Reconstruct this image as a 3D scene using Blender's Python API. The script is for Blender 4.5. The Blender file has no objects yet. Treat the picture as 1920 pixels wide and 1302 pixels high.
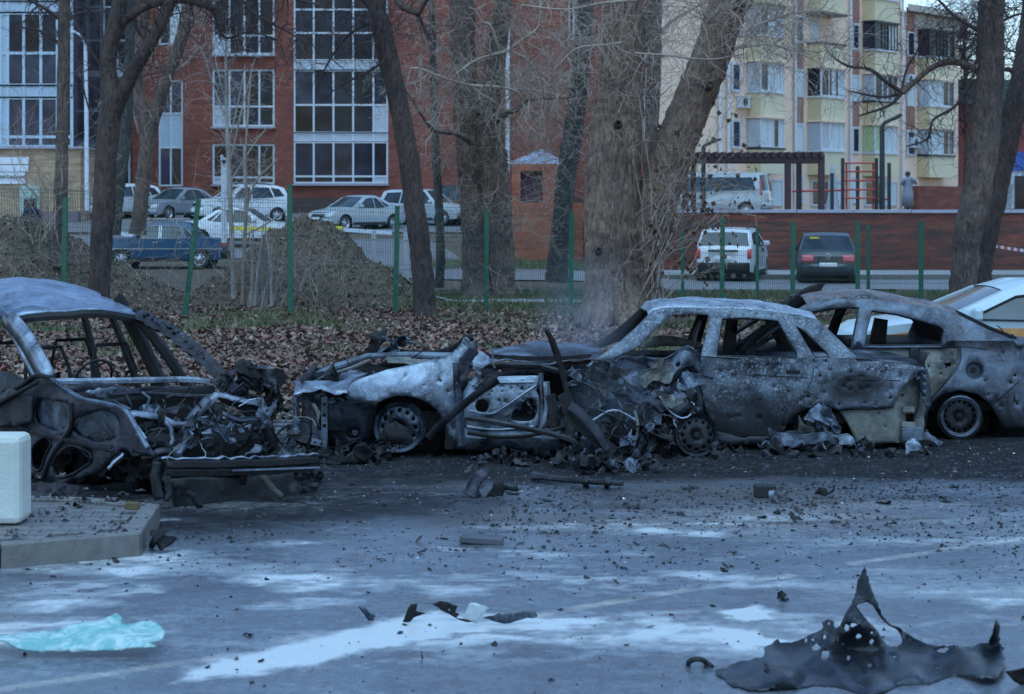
import bpy, bmesh, math, random
import numpy as np
from mathutils import Vector, Matrix, noise as mnoise
from mathutils.geometry import delaunay_2d_cdt
random.seed(7); rng = np.random.default_rng(7)
R = math.radians
scn = bpy.context.scene
COL = scn.collection
# ------------------------------------------------------------------ camera
F = 3733.0; H = 2.36; HV = 383.0            # focal length in photo pixels, eye height, horizon row
cam = bpy.data.cameras.new('camera'); camo = bpy.data.objects.new('camera', cam); COL.objects.link(camo)
camo.location = (0, 0, H); camo.rotation_euler = (R(90), 0, 0)
cam.lens = 70; cam.sensor_width = 36; cam.shift_y = -(651 - HV) / 1920
cam.clip_start = .5; cam.clip_end = 2000
cam.dof.use_dof = True; cam.dof.focus_distance = 19; cam.dof.aperture_fstop = 4.5
scn.camera = camo
# ------------------------------------------------------------------ sky, sun, exposure (overcast dusk)
w = bpy.data.worlds.new("World"); scn.world = w; w.use_nodes = True
wt = w.node_tree; bg = wt.nodes['Background']
sky = wt.nodes.new('ShaderNodeTexSky'); sky.sky_type = 'NISHITA'; sky.sun_disc = False
SUN_EL, SUN_ROT = 70, 190
sky.sun_elevation = R(SUN_EL); sky.sun_rotation = R(SUN_ROT); sky.dust_density = 0; sky.air_density = 1.2; sky.ozone_density = 5.5; sky.altitude = 1200
wt.links.new(sky.outputs[0], bg.inputs[0]); bg.inputs[1].default_value = .10
sl = bpy.data.lights.new('sun', 'SUN'); sl.energy = 1.3; sl.angle = R(75); sl.color = (.56, .85, 1)
so = bpy.data.objects.new('sun', sl); COL.objects.link(so)
sd = Vector((math.sin(R(SUN_ROT)) * math.cos(R(SUN_EL)), math.cos(R(SUN_ROT)) * math.cos(R(SUN_EL)), math.sin(R(SUN_EL))))
so.rotation_euler = sd.to_track_quat('Z', 'Y').to_euler()
scn.view_settings.view_transform = 'Standard'; scn.view_settings.look = 'None'
scn.view_settings.gamma = 1; scn.view_settings.exposure = 1.2; scn.view_settings.use_curve_mapping = False
scn.render.engine = 'CYCLES'
try: scn.cycles.use_denoising = True
except Exception: pass
scn.cycles.max_bounces = 6; scn.cycles.transparent_max_bounces = 16

# ------------------------------------------------------------------ helpers
def P(u, v, D): return Vector(((u - 960) / F * D, D, H - (v - HV) / F * D))
def DG(v, z=0.): return F * (H - z) / (v - HV)
def G(u, v, z=0.):
    D = DG(v, z); return Vector(((u - 960) / F * D, D, z))
CAMP = Vector((0, 0, H))
def onplane(u, v, p0, n):
    d = P(u, v, 1.) - CAMP
    t = (p0 - CAMP).dot(n) / d.dot(n)
    return CAMP + d * t
def lerp(a, b, t): return a + (b - a) * t
def sstep(a, b, x):
    t = np.clip((x - a) / (b - a), 0, 1); return t * t * (3 - 2 * t)
def nz(p, s=1., seed=0.): return mnoise.noise(Vector((p[0] * s + seed * 17.3, p[1] * s + seed * 5.1, p[2] * s - seed * 9.7)))
def turb(p, s=1., seed=0., o=3):
    r = 0; a = 1
    for i in range(o): r += a * nz(p, s, seed + i); s *= 2.1; a *= .5
    return r

class MB:
    def __init__(s): s.v = []; s.f = []
    def add(s, vs, fs):
        n = len(s.v); s.v += [tuple(p) for p in vs]; s.f += [tuple(i + n for i in f) for f in fs]; return s
    def box(s, c, d, rz=0, M=None):
        x, y, z = d[0] / 2, d[1] / 2, d[2] / 2
        vs = [Vector((a * x, b * y, e * z)) for e in (-1, 1) for b in (-1, 1) for a in (-1, 1)]
        if M is not None: vs = [M @ p for p in vs]
        elif rz: vs = [Matrix.Rotation(rz, 3, 'Z') @ p for p in vs]
        c = Vector(c)
        return s.add([p + c for p in vs], [(0, 2, 3, 1), (4, 5, 7, 6), (0, 1, 5, 4), (2, 6, 7, 3), (0, 4, 6, 2), (1, 3, 7, 5)])
    def bar(s, a, b, wd, ht, up=Vector((0, 0, 1))):
        a = Vector(a); b = Vector(b); d = (b - a).normalized(); sd = d.cross(up)
        if sd.length < 1e-3: sd = d.cross(Vector((0, 1, 0)))
        sd.normalize(); u2 = sd.cross(d)
        o = [sd * wd / 2 * i + u2 * ht / 2 * j for i, j in ((-1, -1), (1, -1), (1, 1), (-1, 1))]
        return s.add([a + q for q in o] + [b + q for q in o], [(3, 2, 1, 0), (4, 5, 6, 7)] + [(i, (i + 1) % 4, (i + 1) % 4 + 4, i + 4) for i in range(4)])
    def tube(s, pts, rad, sides=6, cap=True, wob=0., seed=0., flat=1.):
        pts = [Vector(p) for p in pts]; n = len(pts)
        if not hasattr(rad, '__len__'): rad = [rad] * n
        ref = None; vs = []
        for i, p in enumerate(pts):
            t = pts[min(i + 1, n - 1)] - pts[max(i - 1, 0)]
            if t.length < 1e-7: t = Vector((0, 0, 1))
            t.normalize()
            if ref is None:
                ref = t.orthogonal().normalized()
            ref = (ref - t * ref.dot(t))
            if ref.length < 1e-5: ref = t.orthogonal()
            ref.normalize(); bt = t.cross(ref)
            for k in range(sides):
                a = 2 * math.pi * k / sides
                rr = rad[i]
                q = ref * math.cos(a) + bt * math.sin(a) * flat
                if wob: pq = p + q * rad[i]; pq.z *= .35; rr *= 1 + wob * turb(pq, 1.6 / max(rad[i], .05), seed, 2)
                vs.append(p + q * rr)
        fs = [(i * sides + k, i * sides + (k + 1) % sides, (i + 1) * sides + (k + 1) % sides, (i + 1) * sides + k) for i in range(n - 1) for k in range(sides)]
        if cap: fs += [tuple(range(sides))[::-1], tuple((n - 1) * sides + k for k in range(sides))]
        return s.add(vs, fs)
    def grid(s, fn, nu, nv):
        vs = [fn(i / nu, j / nv) for j in range(nv + 1) for i in range(nu + 1)]
        w_ = nu + 1
        return s.add(vs, [(j * w_ + i, j * w_ + i + 1, (j + 1) * w_ + i + 1, (j + 1) * w_ + i) for j in range(nv) for i in range(nu)])
    def disc(s, c, n, r, sides=16, r0=0., h=0.):
        c = Vector(c); n = Vector(n).normalized(); a = n.orthogonal().normalized(); b = n.cross(a)
        o = [c + (a * math.cos(2 * math.pi * k / sides) + b * math.sin(2 * math.pi * k / sides)) * r for k in range(sides)]
        if r0:
            i_ = [c + n * h + (a * math.cos(2 * math.pi * k / sides) + b * math.sin(2 * math.pi * k / sides)) * r0 for k in range(sides)]
            return s.add(o + i_, [(k, (k + 1) % sides, (k + 1) % sides + sides, k + sides) for k in range(sides)])
        return s.add(o, [tuple(range(sides))])
    def lathe(s, c, axis, prof, sides=24):
        """prof: list of (distance along axis, radius)"""
        c = Vector(c); n = Vector(axis).normalized(); a = n.orthogonal().normalized(); b = n.cross(a)
        vs = [c + n * h + (a * math.cos(2 * math.pi * k / sides) + b * math.sin(2 * math.pi * k / sides)) * r for h, r in prof for k in range(sides)]
        return s.add(vs, [(i * sides + k, i * sides + (k + 1) % sides, (i + 1) * sides + (k + 1) % sides, (i + 1) * sides + k) for i in range(len(prof) - 1) for k in range(sides)])
    def build(s, name, mat, parent=None, smooth=False, solid=0., off=0., bevel=0., local=False):
        me = bpy.data.meshes.new(name)
        vs = s.v
        o = bpy.data.objects.new(name, me)
        if parent is not None:
            o.parent = parent
            if not local:
                l = root_of(parent).location; vs = [(a - l[0], b - l[1], c - l[2]) for a, b, c in vs]
        me.from_pydata(vs, [], s.f); me.update()
        if smooth:
            me.shade_smooth()
            try: me.set_sharp_from_angle(angle=R(smooth if smooth is not True else 40))
            except Exception: pass
        if mat is not None: me.materials.append(mat)
        COL.objects.link(o)
        if solid:
            m = o.modifiers.new('thick', 'SOLIDIFY'); m.thickness = solid; m.offset = off
        if bevel:
            m = o.modifiers.new('bev', 'BEVEL'); m.width = bevel; m.segments = 2; m.limit_method = 'ANGLE'
        return o
def root_of(o):
    while o.parent is not None: o = o.parent
    return o
def thing(name, label, cat, loc=(0, 0, 0), group=None, rz=0):
    o = bpy.data.objects.new(name, None); COL.objects.link(o); o.location = loc; o.rotation_euler = (0, 0, rz)
    o.empty_display_size = .2
    o['label'] = label; o['category'] = cat
    if group: o['group'] = group
    return o
def tag(o, label, cat, group=None, kind=None):
    o['label'] = label; o['category'] = cat
    if group: o['group'] = group
    if kind: o['kind'] = kind
    return o
def single(name, mb, mat, label, cat, group=None, kind=None, **k):
    """one-mesh thing with its origin at its base"""
    a = np.array(mb.v); c = a.mean(0); c[2] = a[:, 2].min()
    mb.v = [tuple(p) for p in (a - c)]
    o = mb.build(name, mat, None, **k); o.location = c
    return tag(o, label, cat, group, kind)
def struct(name, mb, mat, **k):
    o = mb.build(name, mat, None, **k); o['kind'] = 'structure'; return o

def inside(poly, X, Y):
    poly = np.array(poly); r = np.zeros(len(X), bool); n = len(poly); j = n - 1
    for i in range(n):
        xi, yi = poly[i]; xj, yj = poly[j]
        c = ((yi > Y) != (yj > Y)) & (X < (xj - xi) * (Y - yi) / (yj - yi + 1e-12) + xi)
        r ^= c; j = i
    return r
def circ(x, y, r, n=8, jit=.25, ry=None):
    ry = ry or r
    return [(x + r * (1 + jit * (random.random() - .5)) * math.cos(2 * math.pi * k / n), y + ry * (1 + jit * (random.random() - .5)) * math.sin(2 * math.pi * k / n)) for k in range(n)]
def smooth_poly(pts, it=2):
    for _ in range(it):
        q = []
        for i in range(len(pts)):
            a = pts[i]; b = pts[(i + 1) % len(pts)]
            q += [(a[0] * .75 + b[0] * .25, a[1] * .75 + b[1] * .25), (a[0] * .25 + b[0] * .75, a[1] * .25 + b[1] * .75)]
        pts = q
    return pts
def jag(pts, step, amp):
    q = []
    for i in range(len(pts)):
        a = pts[i]; b = pts[(i + 1) % len(pts)]
        L = math.hypot(b[0] - a[0], b[1] - a[1]); n = max(1, int(L / step))
        for k in range(n):
            t = k / n
            j = amp if k else 0
            q.append((a[0] + (b[0] - a[0]) * t + random.uniform(-j, j), a[1] + (b[1] - a[1]) * t + random.uniform(-j, j)))
    return q
def sheet(mb, outer, holes, sp, fn):
    """clean-edged triangulated sheet: outline and holes in 2-D, inner points every sp, fn maps 2-D -> 3-D"""
    verts = []; edges = []
    for ring in [outer] + list(holes):
        st = len(verts); n = len(ring)
        for i in range(n):
            a = ring[i]; b = ring[(i + 1) % n]
            L = math.hypot(b[0] - a[0], b[1] - a[1]); m = max(1, int(L / sp + .5))
            for k in range(m): verts.append((a[0] + (b[0] - a[0]) * k / m, a[1] + (b[1] - a[1]) * k / m))
        c = len(verts) - st
        edges += [(st + i, st + (i + 1) % c) for i in range(c)]
    bv = np.array(verts); x0, y0 = bv.min(0); x1, y1 = bv.max(0)
    gx, gy = np.meshgrid(np.arange(x0 + sp / 2, x1, sp), np.arange(y0 + sp / 2, y1, sp))
    gx = gx + (np.arange(gx.shape[0])[:, None] % 2) * sp / 2
    gx = gx.ravel(); gy = gy.ravel()
    if len(gx):
        ok = inside(outer, gx, gy)
        for h in holes: ok &= ~inside(h, gx, gy)
        gx = gx[ok]; gy = gy[ok]
        if len(gx):
            d = np.full(len(gx), 1e9)
            for q in bv: d = np.minimum(d, (gx - q[0]) ** 2 + (gy - q[1]) ** 2)
            ok = d > (.45 * sp) ** 2
            verts += list(zip(gx[ok].tolist(), gy[ok].tolist()))
    r = delaunay_2d_cdt([Vector(p) for p in verts], edges, [], 0, 1e-6)
    V = np.array([(p[0], p[1]) for p in r[0]]); T = np.array([f for f in r[2]])
    c = V[T].mean(1); ok = inside(outer, c[:, 0], c[:, 1])
    for h in holes: ok &= ~inside(h, c[:, 0], c[:, 1])
    mb.add([fn(float(p[0]), float(p[1])) for p in V], [tuple(int(i) for i in t) for t in T[ok]])
    return mb
def catmull(pts, n):
    """pts: list of tuples of any length -> list resampled n per span"""
    P_ = [np.array(p, float) for p in pts]; P_ = [2 * P_[0] - P_[1]] + P_ + [2 * P_[-1] - P_[-2]]
    out = []
    for i in range(1, len(P_) - 2):
        a, b, c, d = P_[i - 1:i + 3]
        for k in range(n):
            t = k / n
            out.append(.5 * (2 * b + (c - a) * t + (2 * a - 5 * b + 4 * c - d) * t * t + (3 * b - a - 3 * c + d) * t ** 3))
    out.append(P_[-2]); return out

# ---- materials
def newmat(name):
    m = bpy.data.materials.new(name); m.use_nodes = True; nt = m.node_tree
    return m, nt, nt.nodes['Principled BSDF']
def plain(name, c, rough=.6, metal=0., spec=.5, var=.25, scale=6., bump=0., bscale=60., emit=None, alpha=None, stretch=None, tr=None):
    m, nt, b = newmat(name); N = nt.nodes.new; L = nt.links.new
    tc = N('ShaderNodeTexCoord'); vec = tc.outputs['Object']
    if stretch:
        mp = N('ShaderNodeMapping'); mp.inputs['Scale'].default_value = stretch; L(vec, mp.inputs[0]); vec = mp.outputs[0]
    n = N('ShaderNodeTexNoise'); n.inputs['Scale'].default_value = scale; n.inputs['Detail'].default_value = 6; n.inputs['Roughness'].default_value = .65; L(vec, n.inputs['Vector'])
    r = N('ShaderNodeValToRGB'); e = r.color_ramp.elements
    e[0].position = .3; e[1].position = .7
    e[0].color = (*[x * (1 - var) for x in c[:3]], 1); e[1].color = (*[min(1, x * (1 + var)) for x in c[:3]], 1)
    L(n.outputs[0], r.inputs[0]); L(r.outputs[0], b.inputs['Base Color'])
    b.inputs['Roughness'].default_value = rough; b.inputs['Metallic'].default_value = metal
    b.inputs['Specular IOR Level'].default_value = spec
    if bump:
        n2 = N('ShaderNodeTexNoise'); n2.inputs['Scale'].default_value = bscale; n2.inputs['Detail'].default_value = 5; L(vec, n2.inputs['Vector'])
        bp = N('ShaderNodeBump'); bp.inputs['Strength'].default_value = bump; bp.inputs['Distance'].default_value = .02
        L(n2.outputs[0], bp.inputs['Height']); L(bp.outputs[0], b.inputs['Normal'])
    if emit:
        b.inputs['Emission Color'].default_value = (*emit[0], 1); b.inputs['Emission Strength'].default_value = emit[1]
    if tr: b.inputs['Transmission Weight'].default_value = tr
    return m
def ramp(nt, fac, stops):
    r = nt.nodes.new('ShaderNodeValToRGB'); e = r.color_ramp.elements
    while len(e) < len(stops): e.new(.5)
    for i, (p, c) in enumerate(stops):
        e[i].position = p; e[i].color = (c, c, c, 1) if not hasattr(c, '__len__') else (*c, 1)
    nt.links.new(fac, r.inputs[0]); return r.outputs[0]
def mixc(nt, fac, a, b, mode='MIX'):
    m = nt.nodes.new('ShaderNodeMix'); m.data_type = 'RGBA'; m.blend_type = mode
    for s_, x in ((m.inputs[0], fac), (m.inputs[6], a), (m.inputs[7], b)):
        if hasattr(x, 'is_output') or hasattr(x, 'links'): nt.links.new(x, s_)
        elif hasattr(x, '__len__'): s_.default_value = (*x, 1)
        else: s_.default_value = x
    return m.outputs[2]
def noise_n(nt, vec, scale, detail=5, rough=.6, dist=0.):
    n = nt.nodes.new('ShaderNodeTexNoise'); n.inputs['Scale'].default_value = scale; n.inputs['Detail'].default_value = detail
    n.inputs['Roughness'].default_value = rough; n.inputs['Distortion'].default_value = dist
    if vec is not None: nt.links.new(vec, n.inputs['Vector'])
    return n.outputs[0]
def burnt(name, pale=(.30, .33, .37), soot=(.018, .018, .022), rust=(.10, .055, .04), palemid=.5, rustamt=.3, speck=.5, scale=3., rough=.55, metal=.35, bump=.5, streak=None, dots=.5, sootz=None, soots=()):
    """fire-burnt sheet steel: soot, pale ash scale and rust"""
    m, nt, b = newmat(name); N = nt.nodes.new; L = nt.links.new
    vec = N('ShaderNodeTexCoord').outputs['Object']
    if streak:
        mp = N('ShaderNodeMapping'); mp.inputs['Scale'].default_value = streak; L(vec, mp.inputs[0]); vec2 = mp.outputs[0]
    else: vec2 = vec
    big = noise_n(nt, vec2, scale, 8, .62, .6)
    fine = noise_n(nt, vec, 38, 6, .7)
    mid = noise_n(nt, vec, scale * 2.7, 6, .65, 1.)
    base = mixc(nt, ramp(nt, big, [(palemid - .13, 0.), (palemid + .10, 1.)]), soot, pale)
    dim = mixc(nt, ramp(nt, mid, [(.35, 0.), (.68, 1.)]), (.45, .45, .47), (1.05, 1.05, 1.05))
    base = mixc(nt, 1., base, dim, 'MULTIPLY')
    base = mixc(nt, ramp(nt, noise_n(nt, vec, scale * 1.9, 7, .7, .4), [(.5, 0.), (.68, rustamt)]), base, rust)
    sp = ramp(nt, fine, [(.53, 0.), (.61, speck)])
    base = mixc(nt, sp, base, tuple(min(.8, x * 1.55) for x in pale))
    dk = ramp(nt, noise_n(nt, vec, 23, 5, .7), [(.34, dots), (.41, 0.)])
    base = mixc(nt, dk, base, soot)
    if sootz:
        sx = N('ShaderNodeSeparateXYZ'); L(vec, sx.inputs[0]); ma = N('ShaderNodeMath'); ma.operation = 'MULTIPLY_ADD'; L(noise_n(nt, vec, 2.6, 6, .65, .5), ma.inputs[0]); ma.inputs[1].default_value = .9; L(sx.outputs[2], ma.inputs[2])
        base = mixc(nt, ramp(nt, ma.outputs[0], [((sootz[0] + .45) / 2, .93), ((sootz[1] + .45) / 2, 0.)][:2]) if False else ramp(nt, (lambda m_: (L(ma.outputs[0], m_.inputs[0]), setattr(m_, 'operation', 'MULTIPLY'), setattr(m_.inputs[1], 'default_value', .5), m_.outputs[0])[-1])(N('ShaderNodeMath')), [((sootz[0] + .45) / 2, .93), ((sootz[1] + .45) / 2, 0.)]), base, (.022, .022, .026))
    for (cx, cz, rx, rz) in soots:
        mp = N('ShaderNodeMapping'); mp.vector_type = 'POINT'; mp.inputs['Location'].default_value = (-cx / rx, 0, -cz / rz); mp.inputs['Scale'].default_value = (1 / rx, .0, 1 / rz); L(vec, mp.inputs[0])
        ln = N('ShaderNodeVectorMath'); ln.operation = 'LENGTH'; L(mp.outputs[0], ln.inputs[0]); ma = N('ShaderNodeMath'); ma.operation = 'MULTIPLY_ADD'; L(noise_n(nt, vec, 3.5, 6, .65, .5), ma.inputs[0]); ma.inputs[1].default_value = 1.1; L(ln.outputs['Value'], ma.inputs[2])
        hv = N('ShaderNodeMath'); hv.operation = 'MULTIPLY'; L(ma.outputs[0], hv.inputs[0]); hv.inputs[1].default_value = .5
        base = mixc(nt, ramp(nt, hv.outputs[0], [(.52, .95), (.82, 0.)]), base, (.018, .018, .022))
    L(base, b.inputs['Base Color'])
    L(ramp(nt, mid, [(.3, rough - .15), (.7, rough + .2)]), b.inputs['Roughness']); b.inputs['Metallic'].default_value = metal; b.inputs['Specular IOR Level'].default_value = .3
    bp = N('ShaderNodeBump'); bp.inputs['Strength'].default_value = bump; bp.inputs['Distance'].default_value = .012
    L(noise_n(nt, vec, 30, 6, .7), bp.inputs['Height']); L(bp.outputs[0], b.inputs['Normal'])
    return m
def brickmat(name, c1, c2, mortar, sc=1., bump=.3, soot=0.):
    m, nt, b = newmat(name); N = nt.nodes.new; L = nt.links.new
    tc = N('ShaderNodeTexCoord'); sp = N('ShaderNodeSeparateXYZ'); L(tc.outputs['Object'], sp.inputs[0])
    ad = N('ShaderNodeMath'); ad.operation = 'ADD'; L(sp.outputs[0], ad.inputs[0]); L(sp.outputs[1], ad.inputs[1])
    cb = N('ShaderNodeCombineXYZ'); L(ad.outputs[0], cb.inputs[0]); L(sp.outputs[2], cb.inputs[1])
    br = N('ShaderNodeTexBrick'); L(cb.outputs[0], br.inputs['Vector'])
    br.inputs['Scale'].default_value = 1; br.inputs['Brick Width'].default_value = .26 * sc; br.inputs['Row Height'].default_value = .077 * sc
    br.inputs['Mortar Size'].default_value = .011 * sc; br.inputs['Color1'].default_value = (*c1, 1); br.inputs['Color2'].default_value = (*c2, 1); br.inputs['Mortar'].default_value = (*mortar, 1)
    br.inputs['Bias'].default_value = -.2
    n = noise_n(nt, tc.outputs['Object'], .5, 6, .65)
    mp = N('ShaderNodeMapping'); mp.inputs['Scale'].default_value = (.55, .55, 4.5); L(tc.outputs['Object'], mp.inputs[0])
    n2 = noise_n(nt, mp.outputs[0], 1.2, 6, .7)
    col = mixc(nt, 1., br.outputs['Color'], mixc(nt, ramp(nt, n, [(.3, 0.), (.7, 1.)]), (.7, .68, .7), (1.15, 1.1, 1.05)), 'MULTIPLY')
    col = mixc(nt, 1., col, mixc(nt, ramp(nt, n2, [(.35, 0.), (.65, 1.)]), (.62, .6, .62), (1.22, 1.15, 1.1)), 'MULTIPLY')
    if soot: col = mixc(nt, ramp(nt, n2, [(.40, soot), (.62, 0.)]), col, (.035, .03, .03))
    L(col, b.inputs['Base Color']); b.inputs['Roughness'].default_value = .85
    bp = N('ShaderNodeBump'); bp.inputs['Strength'].default_value = bump; bp.inputs['Distance'].default_value = .01; L(br.outputs['Fac'], bp.inputs['Height']); bp.invert = True
    L(bp.outputs[0], b.inputs['Normal'])
    return m
def barkmat(name, dark, light, rust=None, scale=1.):
    m, nt, b = newmat(name); N = nt.nodes.new; L = nt.links.new
    tc = N('ShaderNodeTexCoord'); mp = N('ShaderNodeMapping'); mp.inputs['Scale'].default_value = (9 * scale, 9 * scale, 2.2 * scale); L(tc.outputs['Object'], mp.inputs[0])
    n = noise_n(nt, mp.outputs[0], 1.6, 8, .68, 1.6)
    c = mixc(nt, ramp(nt, n, [(.38, 0.), (.62, 1.)]), dark, light)
    n3 = noise_n(nt, tc.outputs['Object'], .9, 5, .6)
    c = mixc(nt, 1., c, mixc(nt, ramp(nt, n3, [(.35, 0.), (.65, 1.)]), (.55, .55, .6), (1.15, 1.1, 1.05)), 'MULTIPLY')
    if rust: c = mixc(nt, ramp(nt, noise_n(nt, mp.outputs[0], .7, 6, .7, .3), [(.55, 0.), (.72, .8)]), c, rust)
    L(c, b.inputs['Base Color']); b.inputs['Roughness'].default_value = .9
    bp = N('ShaderNodeBump'); bp.inputs['Strength'].default_value = .9; bp.inputs['Distance'].default_value = .04; L(n, bp.inputs['Height']); L(bp.outputs[0], b.inputs['Normal'])
    return m
MT = {}
MT['red_brick'] = brickmat('red_brick', (.27, .078, .052), (.18, .055, .042), (.15, .075, .06))
MT['wall_brick'] = brickmat('wall_brick', (.24, .066, .04), (.15, .044, .03), (.11, .05, .04), soot=.6)
MT['hut_brick'] = brickmat('hut_brick', (.42, .12, .05), (.32, .085, .04), (.2, .13, .1))
MT['yellow_brick'] = brickmat('yellow_brick', (.55, .42, .27), (.42, .30, .19), (.25, .2, .15), bump=.6)
MT['white_frame'] = plain('white_frame', (.50, .54, .60), .5, var=.1)
MT['pale_panel'] = plain('pale_panel', (.38, .42, .48), .45, var=.12, scale=1.5)
MT['blue_panel'] = plain('blue_panel', (.33, .43, .52), .4, var=.12, scale=1.5)
def glassmat(name, c, rough=.08, var=.6, sc=.6):
    m, nt, b = newmat(name)
    vec = nt.nodes.new('ShaderNodeTexCoord').outputs['Object']
    nt.links.new(mixc(nt, ramp(nt, noise_n(nt, vec, sc, 4, .6), [(.38, 0.), (.62, 1.)]), tuple(x * (1 - var) for x in c), tuple(x * (1 + var) for x in c)), b.inputs['Base Color'])
    b.inputs['Roughness'].default_value = rough; b.inputs['Specular IOR Level'].default_value = .16
    return m
MT['glass_dark'] = glassmat('glass_dark', (.018, .020, .028))
MT['glass_navy'] = glassmat('glass_navy', (.012, .018, .036), .12)
MT['glass_grey'] = glassmat('glass_grey', (.035, .036, .055), .1)
MT['glass_brown'] = glassmat('glass_brown', (.028, .02, .022), .15)
MT['curtain'] = plain('curtain', (.52, .58, .60), .8, var=.25, scale=5, stretch=(4, 4, .3))
MT['curtain_green'] = plain('curtain_green', (.36, .46, .26), .8, var=.15)
MT['cream'] = plain('cream', (.76, .56, .43), .85, var=.08, scale=.7, bump=.1)
MT['plaster_yellow'] = plain('plaster_yellow', (.55, .46, .29), .85, var=.08, scale=.8)
MT['plaster_light'] = plain('plaster_light', (.62, .56, .40), .85, var=.08, scale=.8)
MT['plaster_red'] = plain('plaster_red', (.30, .15, .12), .85, var=.12, scale=.8)
MT['pipe'] = plain('pipe', (.55, .60, .68), .4, var=.12)
MT['roof_metal'] = plain('roof_metal', (.30, .31, .37), .4, .2, var=.1)
MT['coping'] = plain('coping', (.30, .30, .36), .7, var=.15, scale=3)
MT['purple'] = plain('purple', (.055, .025, .04), .5, var=.2)
MT['green_post'] = plain('green_post', (.006, .10, .062), .35, var=.25, scale=12)
MT['green_wire'] = plain('green_wire', (.02, .055, .05), .5, var=.2)
MT['steel'] = plain('steel', (.45, .47, .5), .4, .3, var=.15)
MT['pergola'] = plain('pergola', (.045, .022, .03), .55, var=.3)
MT['redpaint'] = plain('redpaint', (.40, .05, .05), .4, var=.1)
MT['darkmetal'] = plain('darkmetal', (.02, .03, .035), .45, .2, var=.2)
MT['black'] = plain('black', (.012, .012, .014), .6, var=.4)
MT['rubber'] = plain('rubber', (.02, .02, .022), .75, var=.3, scale=20)
MT['concrete'] = plain('concrete', (.42, .42, .40), .75, var=.15, scale=5, bump=.25, bscale=90)
MT['kerb'] = plain('kerb', (.14, .135, .13), .55, var=.25, scale=8, bump=.3, bscale=70)
MT['tile'] = plain('tile', (.13, .125, .125), .5, var=.45, scale=7, bump=.3, bscale=70)
MT['yellow'] = plain('yellow', (.70, .58, .03), .5, var=.1)
MT['bark_dark'] = barkmat('bark_dark', (.028, .020, .019), (.115, .082, .072))
MT['bark_mid'] = barkmat('bark_mid', (.05, .038, .036), (.20, .15, .125))
MT['bark_grey'] = barkmat('bark_grey', (.055, .042, .036), (.21, .155, .125))
MT['bark_poplar'] = barkmat('bark_poplar', (.065, .046, .038), (.31, .22, .165), (.17, .085, .055))
MT['bark_moss'] = barkmat('bark_moss', (.03, .034, .035), (.10, .105, .095))
MT['twig_dark'] = plain('twig_dark', (.045, .03, .03), .8, var=.3)
MT['twig_pale'] = plain('twig_pale', (.30, .235, .195), .8, var=.35, scale=2)
MT['twig_white'] = plain('twig_white', (.30, .28, .26), .8, var=.3, scale=2)
MT['dryleaf'] = plain('dryleaf', (.07, .045, .03), .8, var=.5)
MT['foam'] = plain('foam', (.72, .76, .80), .6, var=.08, scale=9, bump=.4, bscale=30)
# ================================================================== GROUND
def vnoise(X, Y, seed):
    r = np.random.default_rng(seed); T = r.random((256, 256))
    xi = np.floor(X).astype(int); yi = np.floor(Y).astype(int); fx = X - xi; fy = Y - yi
    fx = fx * fx * (3 - 2 * fx); fy = fy * fy * (3 - 2 * fy)
    g = lambda a, b: T[a % 256, b % 256]
    return (g(xi, yi) * (1 - fx) + g(xi + 1, yi) * fx) * (1 - fy) + (g(xi, yi + 1) * (1 - fx) + g(xi + 1, yi + 1) * fx) * fy
def fbm(X, Y, seed, o=5):
    r = 0; a = .5; t = 0
    for i in range(o): r = r + a * vnoise(X, Y, seed + i); t += a; X = X * 2.03 + 11.7; Y = Y * 2.03 + 5.3; a *= .55
    return r / t
ZY = [0, 50, 60, 67, 75, 85, 93, 100, 130, 900]; ZZ = [0, 0, .30, .45, .9, 1.45, 1.7, 1.95, 2.0, 2.0]
def mounds(X, Y):
    m = 0
    for cx, cy, rx, ry, h in ((-12.3, 48.6, 4.8, 3.8, 2.0), (-9.3, 47.4, 2.2, 2.2, .75), (-5.0, 48.8, 2.8, 3.2, 2.0), (-5.5, 48.6, 1.7, 2.0, 1.55), (-3.3, 47.4, 1.9, 2.2, .8), (-6.6, 47.2, 1.5, 1.8, .7)):
        d = np.sqrt(((X - cx) / rx) ** 2 + ((Y - cy) / ry) ** 2)
        m = np.maximum(m, h * (1 - sstep(0.02, 1.02, d)) )
    b = fbm(X * 1.7, Y * 1.7, 5) - .5
    return m + np.clip(m, 0, 1) * (b * .7 + (fbm(X * 6, Y * 6, 9) - .5) * .3)
def TZ(X, Y):
    X = np.asarray(X, float); Y = np.asarray(Y, float)
    zl = np.interp(Y, ZY, ZZ)
    k = sstep(1.5, 5, X)
    zr = np.where(Y > 69.2, 2.03, 0.)
    z = zl * (1 - k) + zr * k
    z = z + mounds(X, Y)
    z = z + np.where(Y > 21.5, (fbm(X * .6, Y * .6, 33) - .5) * .10 * sstep(21.5, 26, Y) * (1 - sstep(49, 51, Y)), 0)
    return z
def tz(x, y): return float(TZ(np.array([x]), np.array([y]))[0])
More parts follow.
